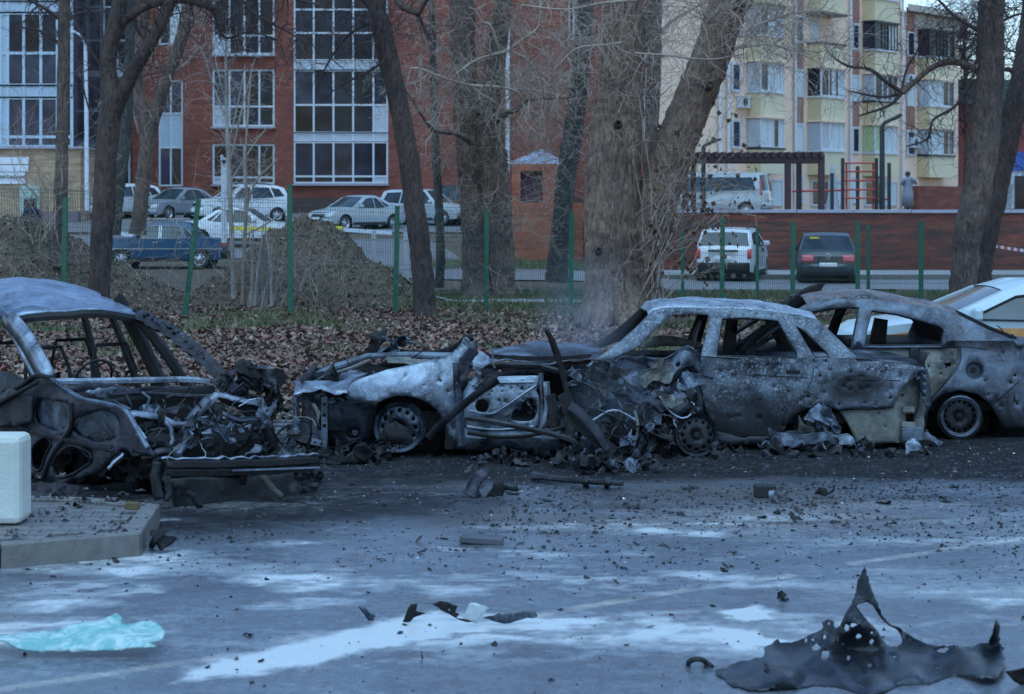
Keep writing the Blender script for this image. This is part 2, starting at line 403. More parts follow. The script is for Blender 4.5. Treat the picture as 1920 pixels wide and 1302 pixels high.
def gridmesh(name, xs, ys, zf, mat, attrs=None):
    X, Y = np.meshgrid(xs, ys); Z = zf(X, Y)
    V = np.stack([X, Y, Z], -1).reshape(-1, 3); nx = len(xs); ny = len(ys)
    i, j = np.meshgrid(np.arange(nx - 1), np.arange(ny - 1)); a = (j * nx + i).ravel()
    Fc = np.stack([a, a + 1, a + 1 + nx, a + nx], 1)
    me = bpy.data.meshes.new(name); me.vertices.add(len(V)); me.vertices.foreach_set('co', V.ravel())
    me.loops.add(Fc.size); me.loops.foreach_set('vertex_index', Fc.ravel().astype(np.int32))
    me.polygons.add(len(Fc)); me.polygons.foreach_set('loop_start', np.arange(0, Fc.size, 4, dtype=np.int32))
    me.update(calc_edges=True); me.validate(); me.shade_smooth()
    for nme, f in (attrs or {}).items():
        at = me.attributes.new(nme, 'FLOAT', 'POINT'); at.data.foreach_set('value', f(X, Y).ravel().astype(np.float32))
    me.materials.append(mat); o = bpy.data.objects.new(name, me); COL.objects.link(o); o['kind'] = 'structure'
    return o
def attr(nt, n):
    a = nt.nodes.new('ShaderNodeAttribute'); a.attribute_name = n; return a.outputs['Fac']

# far terrain : earth, grass
m, nt, b = newmat('earth_grass'); N = nt.nodes.new; L = nt.links.new
vec = N('ShaderNodeNewGeometry').outputs['Position']
c = mixc(nt, ramp(nt, noise_n(nt, vec, 1.1, 7, .65), [(.42, 0.), (.60, 1.)]), (.10, .064, .045), (.062, .054, .033))
c = mixc(nt, ramp(nt, noise_n(nt, vec, 5, 7, .7), [(.45, 0.), (.7, .6)]), c, (.24, .175, .13))
L(c, b.inputs['Base Color']); b.inputs['Roughness'].default_value = .95
bp = N('ShaderNodeBump'); bp.inputs['Distance'].default_value = .08; bp.inputs['Strength'].default_value = 1; L(noise_n(nt, vec, 9, 7, .7), bp.inputs['Height']); L(bp.outputs[0], b.inputs['Normal'])
MT['earth'] = m
xs = np.unique(np.concatenate([np.linspace(-400, -40, 20), np.arange(-40, -14, 1.), np.arange(-14, 14, .12), np.arange(14, 45, 1.), np.linspace(45, 400, 20)]))
ys = np.unique(np.concatenate([np.arange(22, 52, .12), np.arange(52, 69, .5), [69.0, 69.3, 69.8], np.arange(70.5, 125, 1.5), np.linspace(125, 900, 25)]))
gridmesh('terrain', xs, ys, TZ, MT['earth'])

# near asphalt : attributes for foam, soot, paint wear
def seg_d(X, Y, a, b):
    dx, dy = b[0] - a[0], b[1] - a[1]; t = np.clip(((X - a[0]) * dx + (Y - a[1]) * dy) / (dx * dx + dy * dy), 0, 1)
    return np.hypot(X - a[0] - t * dx, Y - a[1] - t * dy)
LINE = [G(0, 1293), G(480, 1222), G(900, 1172), G(1250, 1112), G(1480, 1079)]
LINE2 = [G(1600, 1057), G(1860, 1019), G(2300, 960)]
def polymask(X, Y, px, soft):
    q = [G(*p) for p in px]; ps = [(p.x, p.y) for p in q]
    d = np.full(X.shape, 9e9)
    for i in range(len(ps)): d = np.minimum(d, seg_d(X, Y, ps[i], ps[(i + 1) % len(ps)]))
    ins = inside(ps, X.ravel(), Y.ravel()).reshape(X.shape)
    return sstep(-soft, soft, np.where(ins, d, -d))
def foam_f(X, Y):
    wx = (fbm(X * 2.2, Y * 2.2, 70) - .5) * .55 + (fbm(X * 9, Y * 9, 72) - .5) * .22; wy = (fbm(X * 2.2 + 40, Y * 2.2, 80) - .5) * .8 + (fbm(X * 9 + 9, Y * 9, 82) - .5) * .4
    Xw = X + wx; Yw = Y + wy
    f = np.zeros(X.shape)
    big = [([(330, 1268), (430, 1236), (560, 1206), (640, 1180), (700, 1158), (790, 1146), (880, 1158), (905, 1172), (850, 1192), (760, 1208), (660, 1226), (560, 1246), (440, 1268)], .13, 1.05),
           ([(440, 1070), (600, 1062), (720, 1100), (640, 1118), (500, 1102)], .3, .95),
           ([(1335, 1146), (1400, 1138), (1450, 1158), (1390, 1166)], .07, 1.15), ([(1335, 1192), (1420, 1188), (1475, 1206), (1400, 1216)], .07, 1.15),
           ([(480, 1020), (600, 1010), (680, 1016), (560, 1030)], .25, .85), ([(700, 1078), (880, 1080), (980, 1100), (860, 1112), (740, 1100)], .3, .8),
           ([(880, 1165), (1000, 1160), (1080, 1168), (980, 1180)], .1, .9), ([(1780, 1110), (1960, 1105), (1990, 1140), (1850, 1150)], .25, .75),
           ([(1490, 1166), (1620, 1160), (1700, 1176), (1580, 1186)], .12, .8), ([(1060, 1105), (1240, 1096), (1300, 1110), (1120, 1122)], .2, .55),
           ([(1180, 1160), (1330, 1166), (1380, 1182), (1240, 1180)], .12, .7), ([(0, 1130), (140, 1120), (200, 1132), (60, 1145)], .2, .7),
           ([(60, 1062), (260, 1046), (420, 1056), (250, 1085)], .3, .8), ([(560, 700), (520, 745), (548, 790), (556, 850), (535, 850), (500, 760), (520, 705)], .5, .8)]
    for bi, (px, soft, g) in enumerate(big): f = np.maximum(f, (g if bi in (0, 2, 3) else g * (.30 + .62 * sstep(.40, .62, fbm(X * 3, Y * 5, 77 + bi)))) * polymask(X + wx * (.6 if soft < .15 else 1), Y + wy * (.6 if soft < .15 else 1), px, soft))
    n = fbm(X * .75 + 3, Y * 2.3, 90, 6)
    region = sstep(9.5, 11, Y) * (1 - sstep(14.2, 16.0, Y)) * (1 - .55 * sstep(1.2, 2.5, X) * 1)
    f = np.maximum(f, region * (sstep(.50, .70, n) * (.16 + .42 * sstep(.4, .62, fbm(X * 5, Y * 7, 97)))))
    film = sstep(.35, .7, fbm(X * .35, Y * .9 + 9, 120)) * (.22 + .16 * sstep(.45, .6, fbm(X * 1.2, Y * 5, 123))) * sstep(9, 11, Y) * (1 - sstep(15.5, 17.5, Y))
    return np.clip(f + film, 0, 1.3)
def soot_f(X, Y):
    wv = (fbm(X * .8, Y * .8, 140) - .5) * 2.2
    s = sstep(16.3, 17.1, Y + wv * .6) * (1 - sstep(22.3, 24, Y))
    s = np.maximum(s, 1 - sstep(1.1, 2.1, np.hypot((X + 2.2) * .8, (Y - 15.9) * 1.) + wv * .4))
    s = np.maximum(s, .55 * sstep(.52, .7, fbm(X * 1.3, Y * 2.5, 150)) * sstep(13.0, 14.5, Y))
    return np.clip(s, 0, 1)
def tan_f(X, Y):
    s = sstep(.46, .62, fbm(X * .5 + 7, Y * .9, 170)) * sstep(13.8, 15, Y) * (1 - sstep(17.6, 18.6, Y))
    return s * sstep(4.5, 2.2, X) if False else s * (1 - sstep(2.2, 4.5, X))
def paint_f(X, Y):
    d = np.full(X.shape, 9e9)
    for Ls in (LINE, LINE2):
        for a, b_ in zip(Ls[:-1], Ls[1:]): d = np.minimum(d, seg_d(X, Y, (a.x, a.y), (b_.x, b_.y)))
    return (1 - sstep(.035, .065, d)) * sstep(.25, .52, fbm(X * 2.5, Y * 2.5, 160))
m, nt, b = newmat('asphalt_wet'); N = nt.nodes.new; L = nt.links.new
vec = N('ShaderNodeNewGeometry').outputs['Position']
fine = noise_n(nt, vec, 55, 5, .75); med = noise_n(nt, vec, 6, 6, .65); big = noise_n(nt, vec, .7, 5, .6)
c = mixc(nt, ramp(nt, fine, [(.35, 0.), (.65, 1.)]), (.075, .092, .115), (.18, .21, .25))  # base blued and lifted: sky reflection of the wet surface painted into the colour
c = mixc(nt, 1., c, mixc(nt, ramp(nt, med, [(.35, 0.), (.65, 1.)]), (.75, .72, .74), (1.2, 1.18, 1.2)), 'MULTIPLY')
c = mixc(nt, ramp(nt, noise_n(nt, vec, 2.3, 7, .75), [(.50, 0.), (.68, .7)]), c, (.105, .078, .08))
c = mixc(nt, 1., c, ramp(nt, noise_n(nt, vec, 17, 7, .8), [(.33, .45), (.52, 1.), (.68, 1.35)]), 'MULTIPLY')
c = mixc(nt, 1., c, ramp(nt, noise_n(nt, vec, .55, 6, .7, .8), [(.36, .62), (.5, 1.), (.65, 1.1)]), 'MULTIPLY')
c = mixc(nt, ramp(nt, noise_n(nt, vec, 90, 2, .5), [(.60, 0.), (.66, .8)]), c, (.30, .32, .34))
pn = N('ShaderNodeMath'); pn.operation = 'MULTIPLY'; L(attr(nt, 'tan'), pn.inputs[0]); L(ramp(nt, med, [(.3, .35), (.6, 1.)]), pn.inputs[1])
c = mixc(nt, pn.outputs[0], c, (.12, .098, .082))
pt = N('ShaderNodeMath'); pt.operation = 'MULTIPLY'; L(attr(nt, 'paint'), pt.inputs[0]); L(ramp(nt, fine, [(.35, .35), (.5, 1.)]), pt.inputs[1])
c = mixc(nt, pt.outputs[0], c, (.40, .37, .34))
st = N('ShaderNodeMath'); st.operation = 'MULTIPLY'; L(attr(nt, 'soot'), st.inputs[0]); L(ramp(nt, noise_n(nt, vec, 3.5, 7, .7), [(.30, .7), (.52, 1.)]), st.inputs[1])
c = mixc(nt, st.outputs[0], c, (.014, .013, .015))
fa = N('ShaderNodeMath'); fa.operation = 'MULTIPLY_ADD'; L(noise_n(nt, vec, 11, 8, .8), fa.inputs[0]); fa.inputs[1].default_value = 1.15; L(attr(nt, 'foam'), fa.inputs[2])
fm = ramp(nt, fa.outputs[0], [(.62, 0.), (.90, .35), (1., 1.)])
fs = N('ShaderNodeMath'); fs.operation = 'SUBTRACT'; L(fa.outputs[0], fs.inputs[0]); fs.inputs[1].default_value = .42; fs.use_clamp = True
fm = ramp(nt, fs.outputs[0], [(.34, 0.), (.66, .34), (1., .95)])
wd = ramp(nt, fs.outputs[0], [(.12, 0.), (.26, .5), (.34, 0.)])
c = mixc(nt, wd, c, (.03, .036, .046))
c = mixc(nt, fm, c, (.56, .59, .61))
L(c, b.inputs['Base Color'])
rr = ramp(nt, big, [(.35, .24), (.65, .46)])
L(mixc(nt, st.outputs[0], mixc(nt, fm, rr, (.6, .6, .6)), (.75, .75, .75)), b.inputs['Roughness'])
L(ramp(nt, st.outputs[0], [(0., .6), (1., .12)]), b.inputs['Specular IOR Level'])
L(ramp(nt, st.outputs[0], [(0., .55), (.8, 0.)]), b.inputs['Coat Weight']); b.inputs['Coat Roughness'].default_value = .28; b.inputs['Coat IOR'].default_value = 1.5
bp = N('ShaderNodeBump'); bp.inputs['Distance'].default_value = .012; bp.inputs['Strength'].default_value = .55; L(fine, bp.inputs['Height']); L(bp.outputs[0], b.inputs['Normal'])
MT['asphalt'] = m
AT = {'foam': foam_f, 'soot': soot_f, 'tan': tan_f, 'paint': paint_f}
xs = np.unique(np.round(np.concatenate([np.linspace(-60, -7, 30), np.arange(-7, 7, .02), np.linspace(7, 60, 30)]), 4))
ys = np.unique(np.round(np.concatenate([np.linspace(-30, 8, 20), np.arange(8, 22.6, .035)]), 4))
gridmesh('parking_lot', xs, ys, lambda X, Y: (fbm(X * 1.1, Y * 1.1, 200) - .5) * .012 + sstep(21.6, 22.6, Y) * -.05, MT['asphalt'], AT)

# far roads and pavements, drawn over the terrain
m, nt, b = newmat('far_road'); N = nt.nodes.new; L = nt.links.new
vec = N('ShaderNodeNewGeometry').outputs['Position']
L(mixc(nt, ramp(nt, noise_n(nt, vec, 1.5, 6, .7), [(.3, 0.), (.7, 1.)]), (.12, .12, .125), (.19, .19, .20)), b.inputs['Base Color']); b.inputs['Roughness'].default_value = .45
MT['far_road'] = m
MT['pavement'] = plain('pavement', (.27, .27, .28), .6, var=.15, scale=2)
def road(name, poly, mat, dz=.012, sp=1.0):
    mb = MB(); sheet(mb, poly, [], sp, lambda x, y: (x, y, tz(x, y) + dz)); return struct(name, mb, mat, smooth=True)
road('road', [(4.2, 52.2), (45, 52.2), (45, 61.5), (4.2, 61.5)], MT['far_road'], .03)
road('pavement', [(4.2, 62.2), (45, 62.2), (45, 67.6), (4.2, 67.6)], MT['pavement'], .12)
road('access_road', [(-6.5, 60), (-2.4, 56.5), (4.2, 55.6), (4.2, 60.5), (1.0, 61), (-1.3, 63), (-1.8, 68), (-3.0, 76), (-20, 79), (-20, 70), (-9, 67.5)], MT['far_road'], .04, .6)
road('parking_strip', [(-40, 80), (2, 80), (2, 97), (-40, 97)], MT['far_road'], .05)
road('footpath', [(-2.6, 47.3), (4, 47.0), (11, 47.2), (11, 48.3), (4, 48.1), (-2.6, 48.3)], MT['pavement'], .05, .4)
mb = MB(); mb.box((24, 61.85, .06), (42, .25, .22)); mb.box((4, 51.9, .05), (12, .2, .18)); mb.box((24, 51.9, .05), (30, .2, .18))
struct('kerb', mb, MT['kerb'])
# ================================================================== BUILDINGS
def rect(x0, z0, x1, z1): return [(x0, z0), (x1, z0), (x1, z1), (x0, z1)]
def window(parent, mapf, xs, zs, panes, fm, bars=None, th=.09, depth=.12, skip=(), name='window', gl='glass_dark'):
    """xs, zs: mullion grid lines in facade metres; mapf(x, z, out) -> world. panes: dict (i,j)->material"""
    mb = MB()
    def fr(xa, za, xb, zb, o0=-.02, o1=.06):
        c = [mapf(x, z, o) for o in (o0, o1) for x, z in ((xa, za), (xb, za), (xb, zb), (xa, zb))]
        mb.add(c, [(0, 1, 2, 3), (7, 6, 5, 4), (0, 4, 5, 1), (1, 5, 6, 2), (2, 6, 7, 3), (3, 7, 4, 0)])
    t = th / 2
    for x in xs: fr(x - t, zs[0] - t, x + t, zs[-1] + t, -.02, .06)
    for z in zs:
        for a, b_ in zip(xs[:-1], xs[1:]): fr(a + t, z - t, b_ - t, z + t, -.02, .05)
    w_ = mb.build(name, fm, parent)
    for i in range(len(xs) - 1):
        for j in range(len(zs) - 1):
            g = panes.get((i, j), gl)
            if g is None: continue
            p = MB(); x0, x1, z0, z1 = xs[i] + t, xs[i + 1] - t, zs[j] + t, zs[j + 1] - t
            c = [mapf(x, z, o) for o in (-.01, .01) for x, z in ((x0, z0), (x1, z0), (x1, z1), (x0, z1))]
            p.add(c, [(0, 1, 2, 3), (7, 6, 5, 4), (0, 4, 5, 1), (1, 5, 6, 2), (2, 6, 7, 3), (3, 7, 4, 0)])
            p.build('pane' if g.startswith('glass') or g.startswith('curt') else 'infill_panel', MT[g], w_)
    return w_
# --- red brick block
DR = 100.; SR = F / DR
def fx(u): return (u - 960) / SR
def fzv(v): return H - (v - HV) / SR
rb = thing('brick_building', 'red brick block with tall white framed glazing behind the parked cars', 'building', (fx(640), DR, 2))
mapR = lambda x, z, o: Vector((x, DR - o, z))
holes = []
def addwin(u0, v0, u1, v1): holes.append([(fx(u0), fzv(v0)), (fx(u1), fzv(v0)), (fx(u1), fzv(v1)), (fx(u0), fzv(v1))])
WL = [(398, -30, 515, 103), (398, 130, 515, 238), (398, 270, 515, 346), (550, -30, 728, 345), (297, -40, 343, 85), (297, 150, 343, 350), (1066, -40, 1077, 75), (1066, 150, 1077, 210), (1206, 165, 1240, 265), (1206, 30, 1240, 110)]
for q in WL: addwin(*q)
mb = MB(); sheet(mb, rect(fx(247), 1.2, fx(1262), fzv(-130)), holes, 3., lambda x, z: mapR(x, z, 0))
mb.build('wall', MT['red_brick'], rb, solid=.3, off=-1)
mb = MB(); mb.box((fx(755), DR + 6, 8), (fx(1262) - fx(247) - .5, 11.4, 14)); mb.build('inner_block', MT['black'], rb)
mb = MB(); mb.box((fx(755), DR - .06, fzv(388)), (fx(1262) - fx(247), .12, .9)); mb.build('plinth', plain('plinth', (.07, .04, .035), .8), rb)
FW = MT['white_frame']; X_ = lambda L_: [fx(u) for u in L_]; Z_ = lambda L_: [fzv(v) for v in L_]
rnd = random.Random(3)
def pn(nx, nz_, fixed=(), opts=('glass_dark', 'glass_dark', 'glass_navy', 'glass_grey', 'glass_brown')):
    d = {(i, j): rnd.choice(opts) for i in range(nx) for j in range(nz_)}; d.update(fixed); return d
mapI = lambda x, z, o: mapR(x, z, o - .12)
window(rb, mapI, X_([400, 430, 458, 486, 513]), Z_([101, 67, -28]), pn(4, 2, {(0, 0): 'pale_panel', (1, 0): 'glass_brown'}), FW)
window(rb, mapI, X_([400, 430, 458, 486, 513]), Z_([236, 200, 132]), pn(4, 2, {(0, 0): 'pale_panel', (0, 1): 'glass_grey'}), FW)
window(rb, mapI, X_([400, 430, 458, 486, 513]), Z_([344, 333, 272]), pn(4, 2, {(0, 0): 'pale_panel', (2, 1): 'glass_brown'}), FW)
window(rb, mapI, X_([552, 588, 625, 662, 700, 726]), Z_([113, 62, 18, -28]), pn(5, 3), FW)
window(rb, mapI, X_([552, 588, 625, 662, 700, 726]), Z_([131, 115]), {(i, 0): 'pale_panel' for i in range(5)}, FW)
window(rb, mapI, X_([552, 588, 625, 662, 700, 726]), Z_([249, 197, 132]), pn(5, 2, {(4, 0): 'pale_panel', (0, 1): 'glass_grey', (3, 1): 'glass_dark'}), FW)
window(rb, mapI, X_([552, 588, 625, 662, 700, 726]), Z_([265, 250]), {(i, 0): 'pale_panel' for i in range(5)}, FW)
window(rb, mapI, X_([552, 588, 625, 662, 700, 726]), Z_([343, 331, 267]), {(4, 0): 'pale_panel', (0, 1): 'glass_navy', (1, 1): 'glass_navy', (2, 1): 'glass_grey', (3, 1): 'glass_navy', (4, 1): 'glass_navy'}, FW)
window(rb, mapI, X_([299, 320, 341]), Z_([83, -38]), {(0, 0): 'glass_dark', (1, 0): 'curtain'}, FW)
window(rb, mapI, X_([299, 320, 341]), Z_([348, 277, 213, 152]), {(0, 0): 'glass_grey', (1, 0): 'glass_dark', (0, 1): 'blue_panel', (1, 1): 'blue_panel', (0, 2): 'glass_grey', (1, 2): 'glass_grey'}, FW)
for q in ((-38, 73), (152, 208)): window(rb, mapI, X_([1067, 1076]), Z_([q[1], q[0]]), {}, FW)
for q in ((167, 263), (32, 108)): window(rb, mapI, X_([1208, 1223, 1238]), Z_([q[1], q[1] - 45, q[0]]), {}, FW)
for x0, x1, v in ((396, 517, 105), (396, 517, 240), (396, 517, 348), (548, 730, 347)):
    mb = MB(); mb.box(((fx(x0) + fx(x1)) / 2, DR - .12, fzv(v)), (fx(x1) - fx(x0), .25, .07)); mb.build('window_sill', MT['roof_metal'], rb)
mb = MB(); mb.box((fx(1229), DR - .5, fzv(146)), (1., 1., 1.0)); mb.build('balcony', MT['white_frame'], rb)
mb = MB(); mb.tube([(fx(950), DR - .2, 2), (fx(952), DR - .2, fzv(300)), (fx(952), DR - .2, fzv(-60))], .11, 8); mb.build('drainpipe', MT['pipe'], rb, smooth=True)
# --- left recess glazing + blue curtain wall
gb = thing('glazed_wing', 'pale blue metal and glass wing at the left above the yellow brick annex', 'building', (fx(60), 96, 2))
mapG = lambda x, z, o: Vector((x, 99.4 - o, z))
window(gb, mapG, X_([137, 160, 176, 200, 225, 247]), Z_([395, 352, 277]), pn(5, 2, {}, ('glass_dark', 'glass_navy')), MT['pale_panel'], th=.1)
window(gb, mapG, X_([137, 160, 176, 200, 225, 247]), Z_([277, 262]), {(i, 0): 'pale_panel' for i in range(5)}, MT['pale_panel'])
window(gb, mapG, X_([137, 160, 176, 200, 225, 247]), Z_([261, 210, 148]), pn(5, 2, {}, ('glass_dark', 'glass_dark', 'glass_grey')), MT['pale_panel'])
window(gb, mapG, X_([137, 160, 176, 200, 225, 247]), Z_([147, 131]), {(i, 0): 'pale_panel' for i in range(5)}, MT['pale_panel'])
window(gb, mapG, X_([137, 160, 176, 200, 225, 247]), Z_([130, 78, 16, -60]), pn(5, 3, {}, ('glass_dark', 'glass_dark', 'glass_grey')), MT['pale_panel'])
mb = MB(); mb.box((fx(192), 105, 8), (fx(247) - fx(137), 11, 14)); mb.build('inner_block', MT['black'], gb)
DGm = 92.; sg = F / DGm
gx = lambda u: (u - 960) / sg
gz_ = lambda v: H - (v - HV) / sg
mapG2 = lambda x, z, o: Vector((x, DGm - o, z))
BLU = plain('blue_frame', (.36, .46, .55), .4, var=.1)
GX = [gx(u) for u in (-60, -22, 2, 15, 45, 77, 108, 135)]
def gpan(nz_): return {(i, j): ('blue_panel' if i in (2,) else rnd.choice(('glass_grey', 'glass_brown', 'glass_dark', 'glass_grey'))) for i in range(7) for j in range(nz_)}
window(gb, mapG2, GX, [gz_(v) for v in (275, 257, 184)], gpan(2), BLU, th=.13)
window(gb, mapG2, GX, [gz_(v) for v in (183, 161)], {(i, 0): 'blue_panel' for i in range(7)}, BLU, th=.1)
window(gb, mapG2, GX, [gz_(v) for v in (160, 100, 25)], gpan(2), BLU, th=.13)
window(gb, mapG2, GX, [gz_(v) for v in (24, 3)], {(i, 0): 'blue_panel' for i in range(7)}, BLU, th=.1)
window(gb, mapG2, GX, [gz_(v) for v in (2, -60, -120)], gpan(2), BLU, th=.13)
mb = MB(); mb.box(((gx(-60) + gx(135)) / 2, DGm + 5.2, 9), (gx(135) - gx(-60) - .2, 10, 12.5)); mb.build('inner_block', MT['glass_grey'], gb)
# annex
an = thing('brick_annex', 'low yellow brick annex with white sign boards under the glazed wing', 'building', (gx(60), 88, 1.6))
DA = 88.; sa = F / DA; ax = lambda u: (u - 960) / sa; az = lambda v: H - (v - HV) / sa
mb = MB(); mb.box(((ax(-120) + ax(151)) / 2, DA + 2, (az(279) + .8) / 2), (ax(151) - ax(-120), 4, az(279) - .8)); mb.build('wall', MT['yellow_brick'], an)
mb = MB(); mb.box(((ax(-120) + ax(153)) / 2, DA + 2, az(277)), (ax(153) - ax(-120) + .2, 4.3, .1)); mb.build('roof_edge', MT['roof_metal'], an)
WH = plain('white_sign', (.62, .66, .72), .5, var=.05)
for v0, v1, x1 in ((295, 308, 55), (310, 322, 54)):
    mb = MB(); mb.box(((ax(-60) + ax(x1)) / 2, DA - .08, (az(v0) + az(v1)) / 2), (ax(x1) - ax(-60), .1, az(v0) - az(v1))); mb.build('sign_board', WH, an)
mb = MB(); mb.box(((ax(-60) + ax(48)) / 2, DA - .06, (az(323) + az(345)) / 2), (ax(48) - ax(-60), .08, az(323) - az(345))); sb = mb.build('sign_board', WH, an)
fc = bpy.data.curves.new('sign_lettering', 'FONT'); fc.body = 'ПРЕОБРАЖЕНИЕ'; fc.size = .2; fc.extrude = .008; fc.align_x = 'RIGHT'; fc.space_character = 1.02
fo = bpy.data.objects.new('sign_lettering', fc); COL.objects.link(fo); bpy.context.view_layer.update()
fm_ = bpy.data.meshes.new_from_object(fo.evaluated_get(bpy.context.evaluated_depsgraph_get())); bpy.data.objects.remove(fo)
fo = bpy.data.objects.new('sign_lettering', fm_); COL.objects.link(fo); fo.parent = sb
fo.location = Vector((ax(50), DA - .12, az(335.5))) - an.location; fo.rotation_euler = (R(90), 0, 0); fm_.materials.clear(); fm_.materials.append(MT['black'])
mb = MB(); mb.box(((ax(38) + ax(75)) / 2, DA - .03, (az(348) + 1.3) / 2), (ax(75) - ax(38), .12, az(348) - 1.3)); d_ = mb.build('door', plain('door_green', (.35, .48, .42), .5, var=.1), an)
mb = MB(); mb.box((ax(58), DA - .12, 1.95), (ax(70) - ax(46), .06, 1.3)); mb.build('door_panel', MT['glass_grey'], d_)
mb = MB(); mb.box(((ax(85) + ax(153)) / 2, DA - .4, 1.55), (ax(153) - ax(85), .6, 1.0)); mb.build('plinth', plain('mauve', (.16, .12, .15), .7), an)
# --- cream apartment block (receding to the right)
B0 = Vector((12.84, 102, 0)); B1 = Vector((24.76, 117, 0)); BD = (B1 - B0).normalized(); BN = Vector((BD.y, -BD.x, 0))
def bu(u, out=0.):
    k = (u - 960) / F; o = B0 + BN * out
    return (k * o.y - o.x) / (BD.x - k * BD.y)
def mapB(t, z, o): q = B0 + BD * t + BN * o; return Vector((q.x, q.y, z))
ab = thing('apartment_building', 'cream apartment block with yellow balconies and white drainpipes', 'building', mapB(bu(1500), 2, 0))
tL, tM, tR = bu(1235), bu(1689), bu(1797)
mb = MB()
def slab(mb, t0, t1, z0, z1, o0, o1):
    c = [mapB(t, z, o) for z in (z0, z1) for t, o in ((t0, o0), (t1, o0), (t1, o1), (t0, o1))]
    return mb.add(c, [(3, 2, 1, 0), (4, 5, 6, 7), (0, 1, 5, 4), (1, 2, 6, 5), (2, 3, 7, 6), (3, 0, 4, 7)])
def block(t0, t1, z0, z1, o):
    a, c = mapB(t0, z0, o), mapB(t1, z0, o); q = [a, c, c + Vector((c.x, c.y, 0)) * .12, a + Vector((a.x, a.y, 0)) * .12]
    return MB().add(q + [p + Vector((0, 0, z1 - z0)) for p in q], [(3, 2, 1, 0), (4, 5, 6, 7), (0, 1, 5, 4), (1, 2, 6, 5), (2, 3, 7, 6), (3, 0, 4, 7)])
block(tL, tM, 1.8, 19, 0).build('wall', MT['cream'], ab)
block(tM, tR, 1.8, 13.4, -.02).build('wall', MT['cream'], ab)
mb = block(tM + .02, tR + .3, 13.42, 13.8, .45); slab(mb, tM + .02, tR + .1, 12.6, 13.4, -.3, .05); mb.build('cornice', plain('cornice', (.42, .38, .33), .8), ab)
FZ = [5.25, 8.1, 10.95, 13.8]
# narrow windows with red-brown panels between
for ui, (ua, ub) in enumerate(((1371, 1386), (1490, 1504), (1597, 1609), (1700, 1713))):
    a, b_ = bu(ua), bu(ub)
    for k, z in enumerate([2.5] + FZ[:3]):
        mw = window(ab, lambda t, z_, o: mapB(t, z_, o + .04), [a, b_], [z - .05, z + 1.3], {(0, 0): rnd.choice(('glass_dark', 'curtain', 'glass_grey'))}, MT['white_frame'], th=.12)
        if ui and z > 3:
            mb = MB(); slab(mb, a - .05, b_ + .05, z + 1.4, z + 2.72, .0, .06); mb.build('facade_panel', MT['plaster_red'], ab)
for u in (1345, 1361, 1487, 1591, 1688):
    t = bu(u); mb = MB(); mb.tube([mapB(t, 2.1, .15), mapB(t, 18 if u < 1690 else 13.3, .15)], .075, 6); mb.build('drainpipe', MT['pipe'], ab, smooth=True)
# projecting balconies
cols = [(1400, 1470, .85), (1514, 1584, .85), (1617, 1683, .8), (1721, 1789, .75)]
for ci, (ua, ub, out) in enumerate(cols):
    t0 = bu(ua, 0); t1 = bu(ub, out)
    for k, z in enumerate(FZ[:4 if ci < 3 else 3]):
        bal = MB(); slab(bal, t0, t1, z - 1.35, z - .12, 0, out); bo = bal.build('balcony', MT['plaster_light'], ab)
        bal = MB(); slab(bal, t0 - .03, t0, z - 1.33, z - .14, .0, out - .02); bal.build('side_panel', MT['plaster_yellow'], bo)
        bal = MB(); slab(bal, t0 - .08, t1 + .08, z - .12, z - .02, 0, out + .08); bal.build('ledge', MT['white_frame'] if (ci + k) % 3 else MT['darkmetal'], bo)
        bal = MB(); slab(bal, t0 - .08, t1 + .08, z + 1.45, z + 1.55, 0, out + .12); bal.build('canopy', MT['cream'] if k < 2 else MT['darkmetal'], bo)
        style = {(0, 0): 'cg', (0, 1): 'cc', (0, 2): 'cc', (1, 0): 'wc', (1, 1): 'dc', (1, 2): 'open', (2, 0): 'gc', (2, 1): 'dg', (2, 2): 'dk', (3, 0): 'br', (3, 1): 'br', (3, 2): 'dk'}.get((ci, k), 'cc')
        if style == 'open':
            bal = MB(); slab(bal, t0 + .3, t0 + 1.0, z - .1, z + 1.3, .0, .06); bal.build('balcony_door', MT['curtain'], bo); continue
        fmm = MT['darkmetal'] if style == 'dk' else MT['white_frame']
        n = 5 if style in ('dc', 'cc', 'dk') else 3
        L0 = t1 - t0
        xs_ = [t0, t0 + L0 * .32] + [t0 + L0 * (.32 + .68 * i / n) for i in range(1, n + 1)]
        pans = {}
        for i in range(n + 1):
            pans[(i, 0)] = {'cg': 'curtain' if i != 2 else 'glass_dark', 'cc': 'curtain' if i else 'glass_grey', 'wc': 'pale_panel' if i == 0 else 'curtain', 'dc': rnd.choice(('curtain', 'glass_grey')) if i else 'glass_navy', 'gc': 'curtain_green' if i == 0 else 'curtain', 'dg': rnd.choice(('glass_grey', 'curtain', 'glass_dark')), 'dk': rnd.choice(('glass_dark', 'curtain', 'glass_grey')), 'br': rnd.choice(('glass_grey', 'curtain', 'glass_brown'))}[style]
        wo = window(ab, lambda t, z_, o: mapB(t, z_, out + o - .05), xs_, [z, z + 1.42], pans, fmm, th=.08)
        # side glazing of the balcony
        side = MB(); c = [mapB(t0 + .02, zz, oo) for zz in (z, z + 1.42) for oo in (.03, out - .06)]
        side.add(c, [(0, 1, 3, 2)]); side.build('side_pane', MT['pale_panel' if style not in ('gc', 'dc', 'dk') else 'glass_grey' if style != 'gc' else 'curtain_green'], wo, solid=.03)
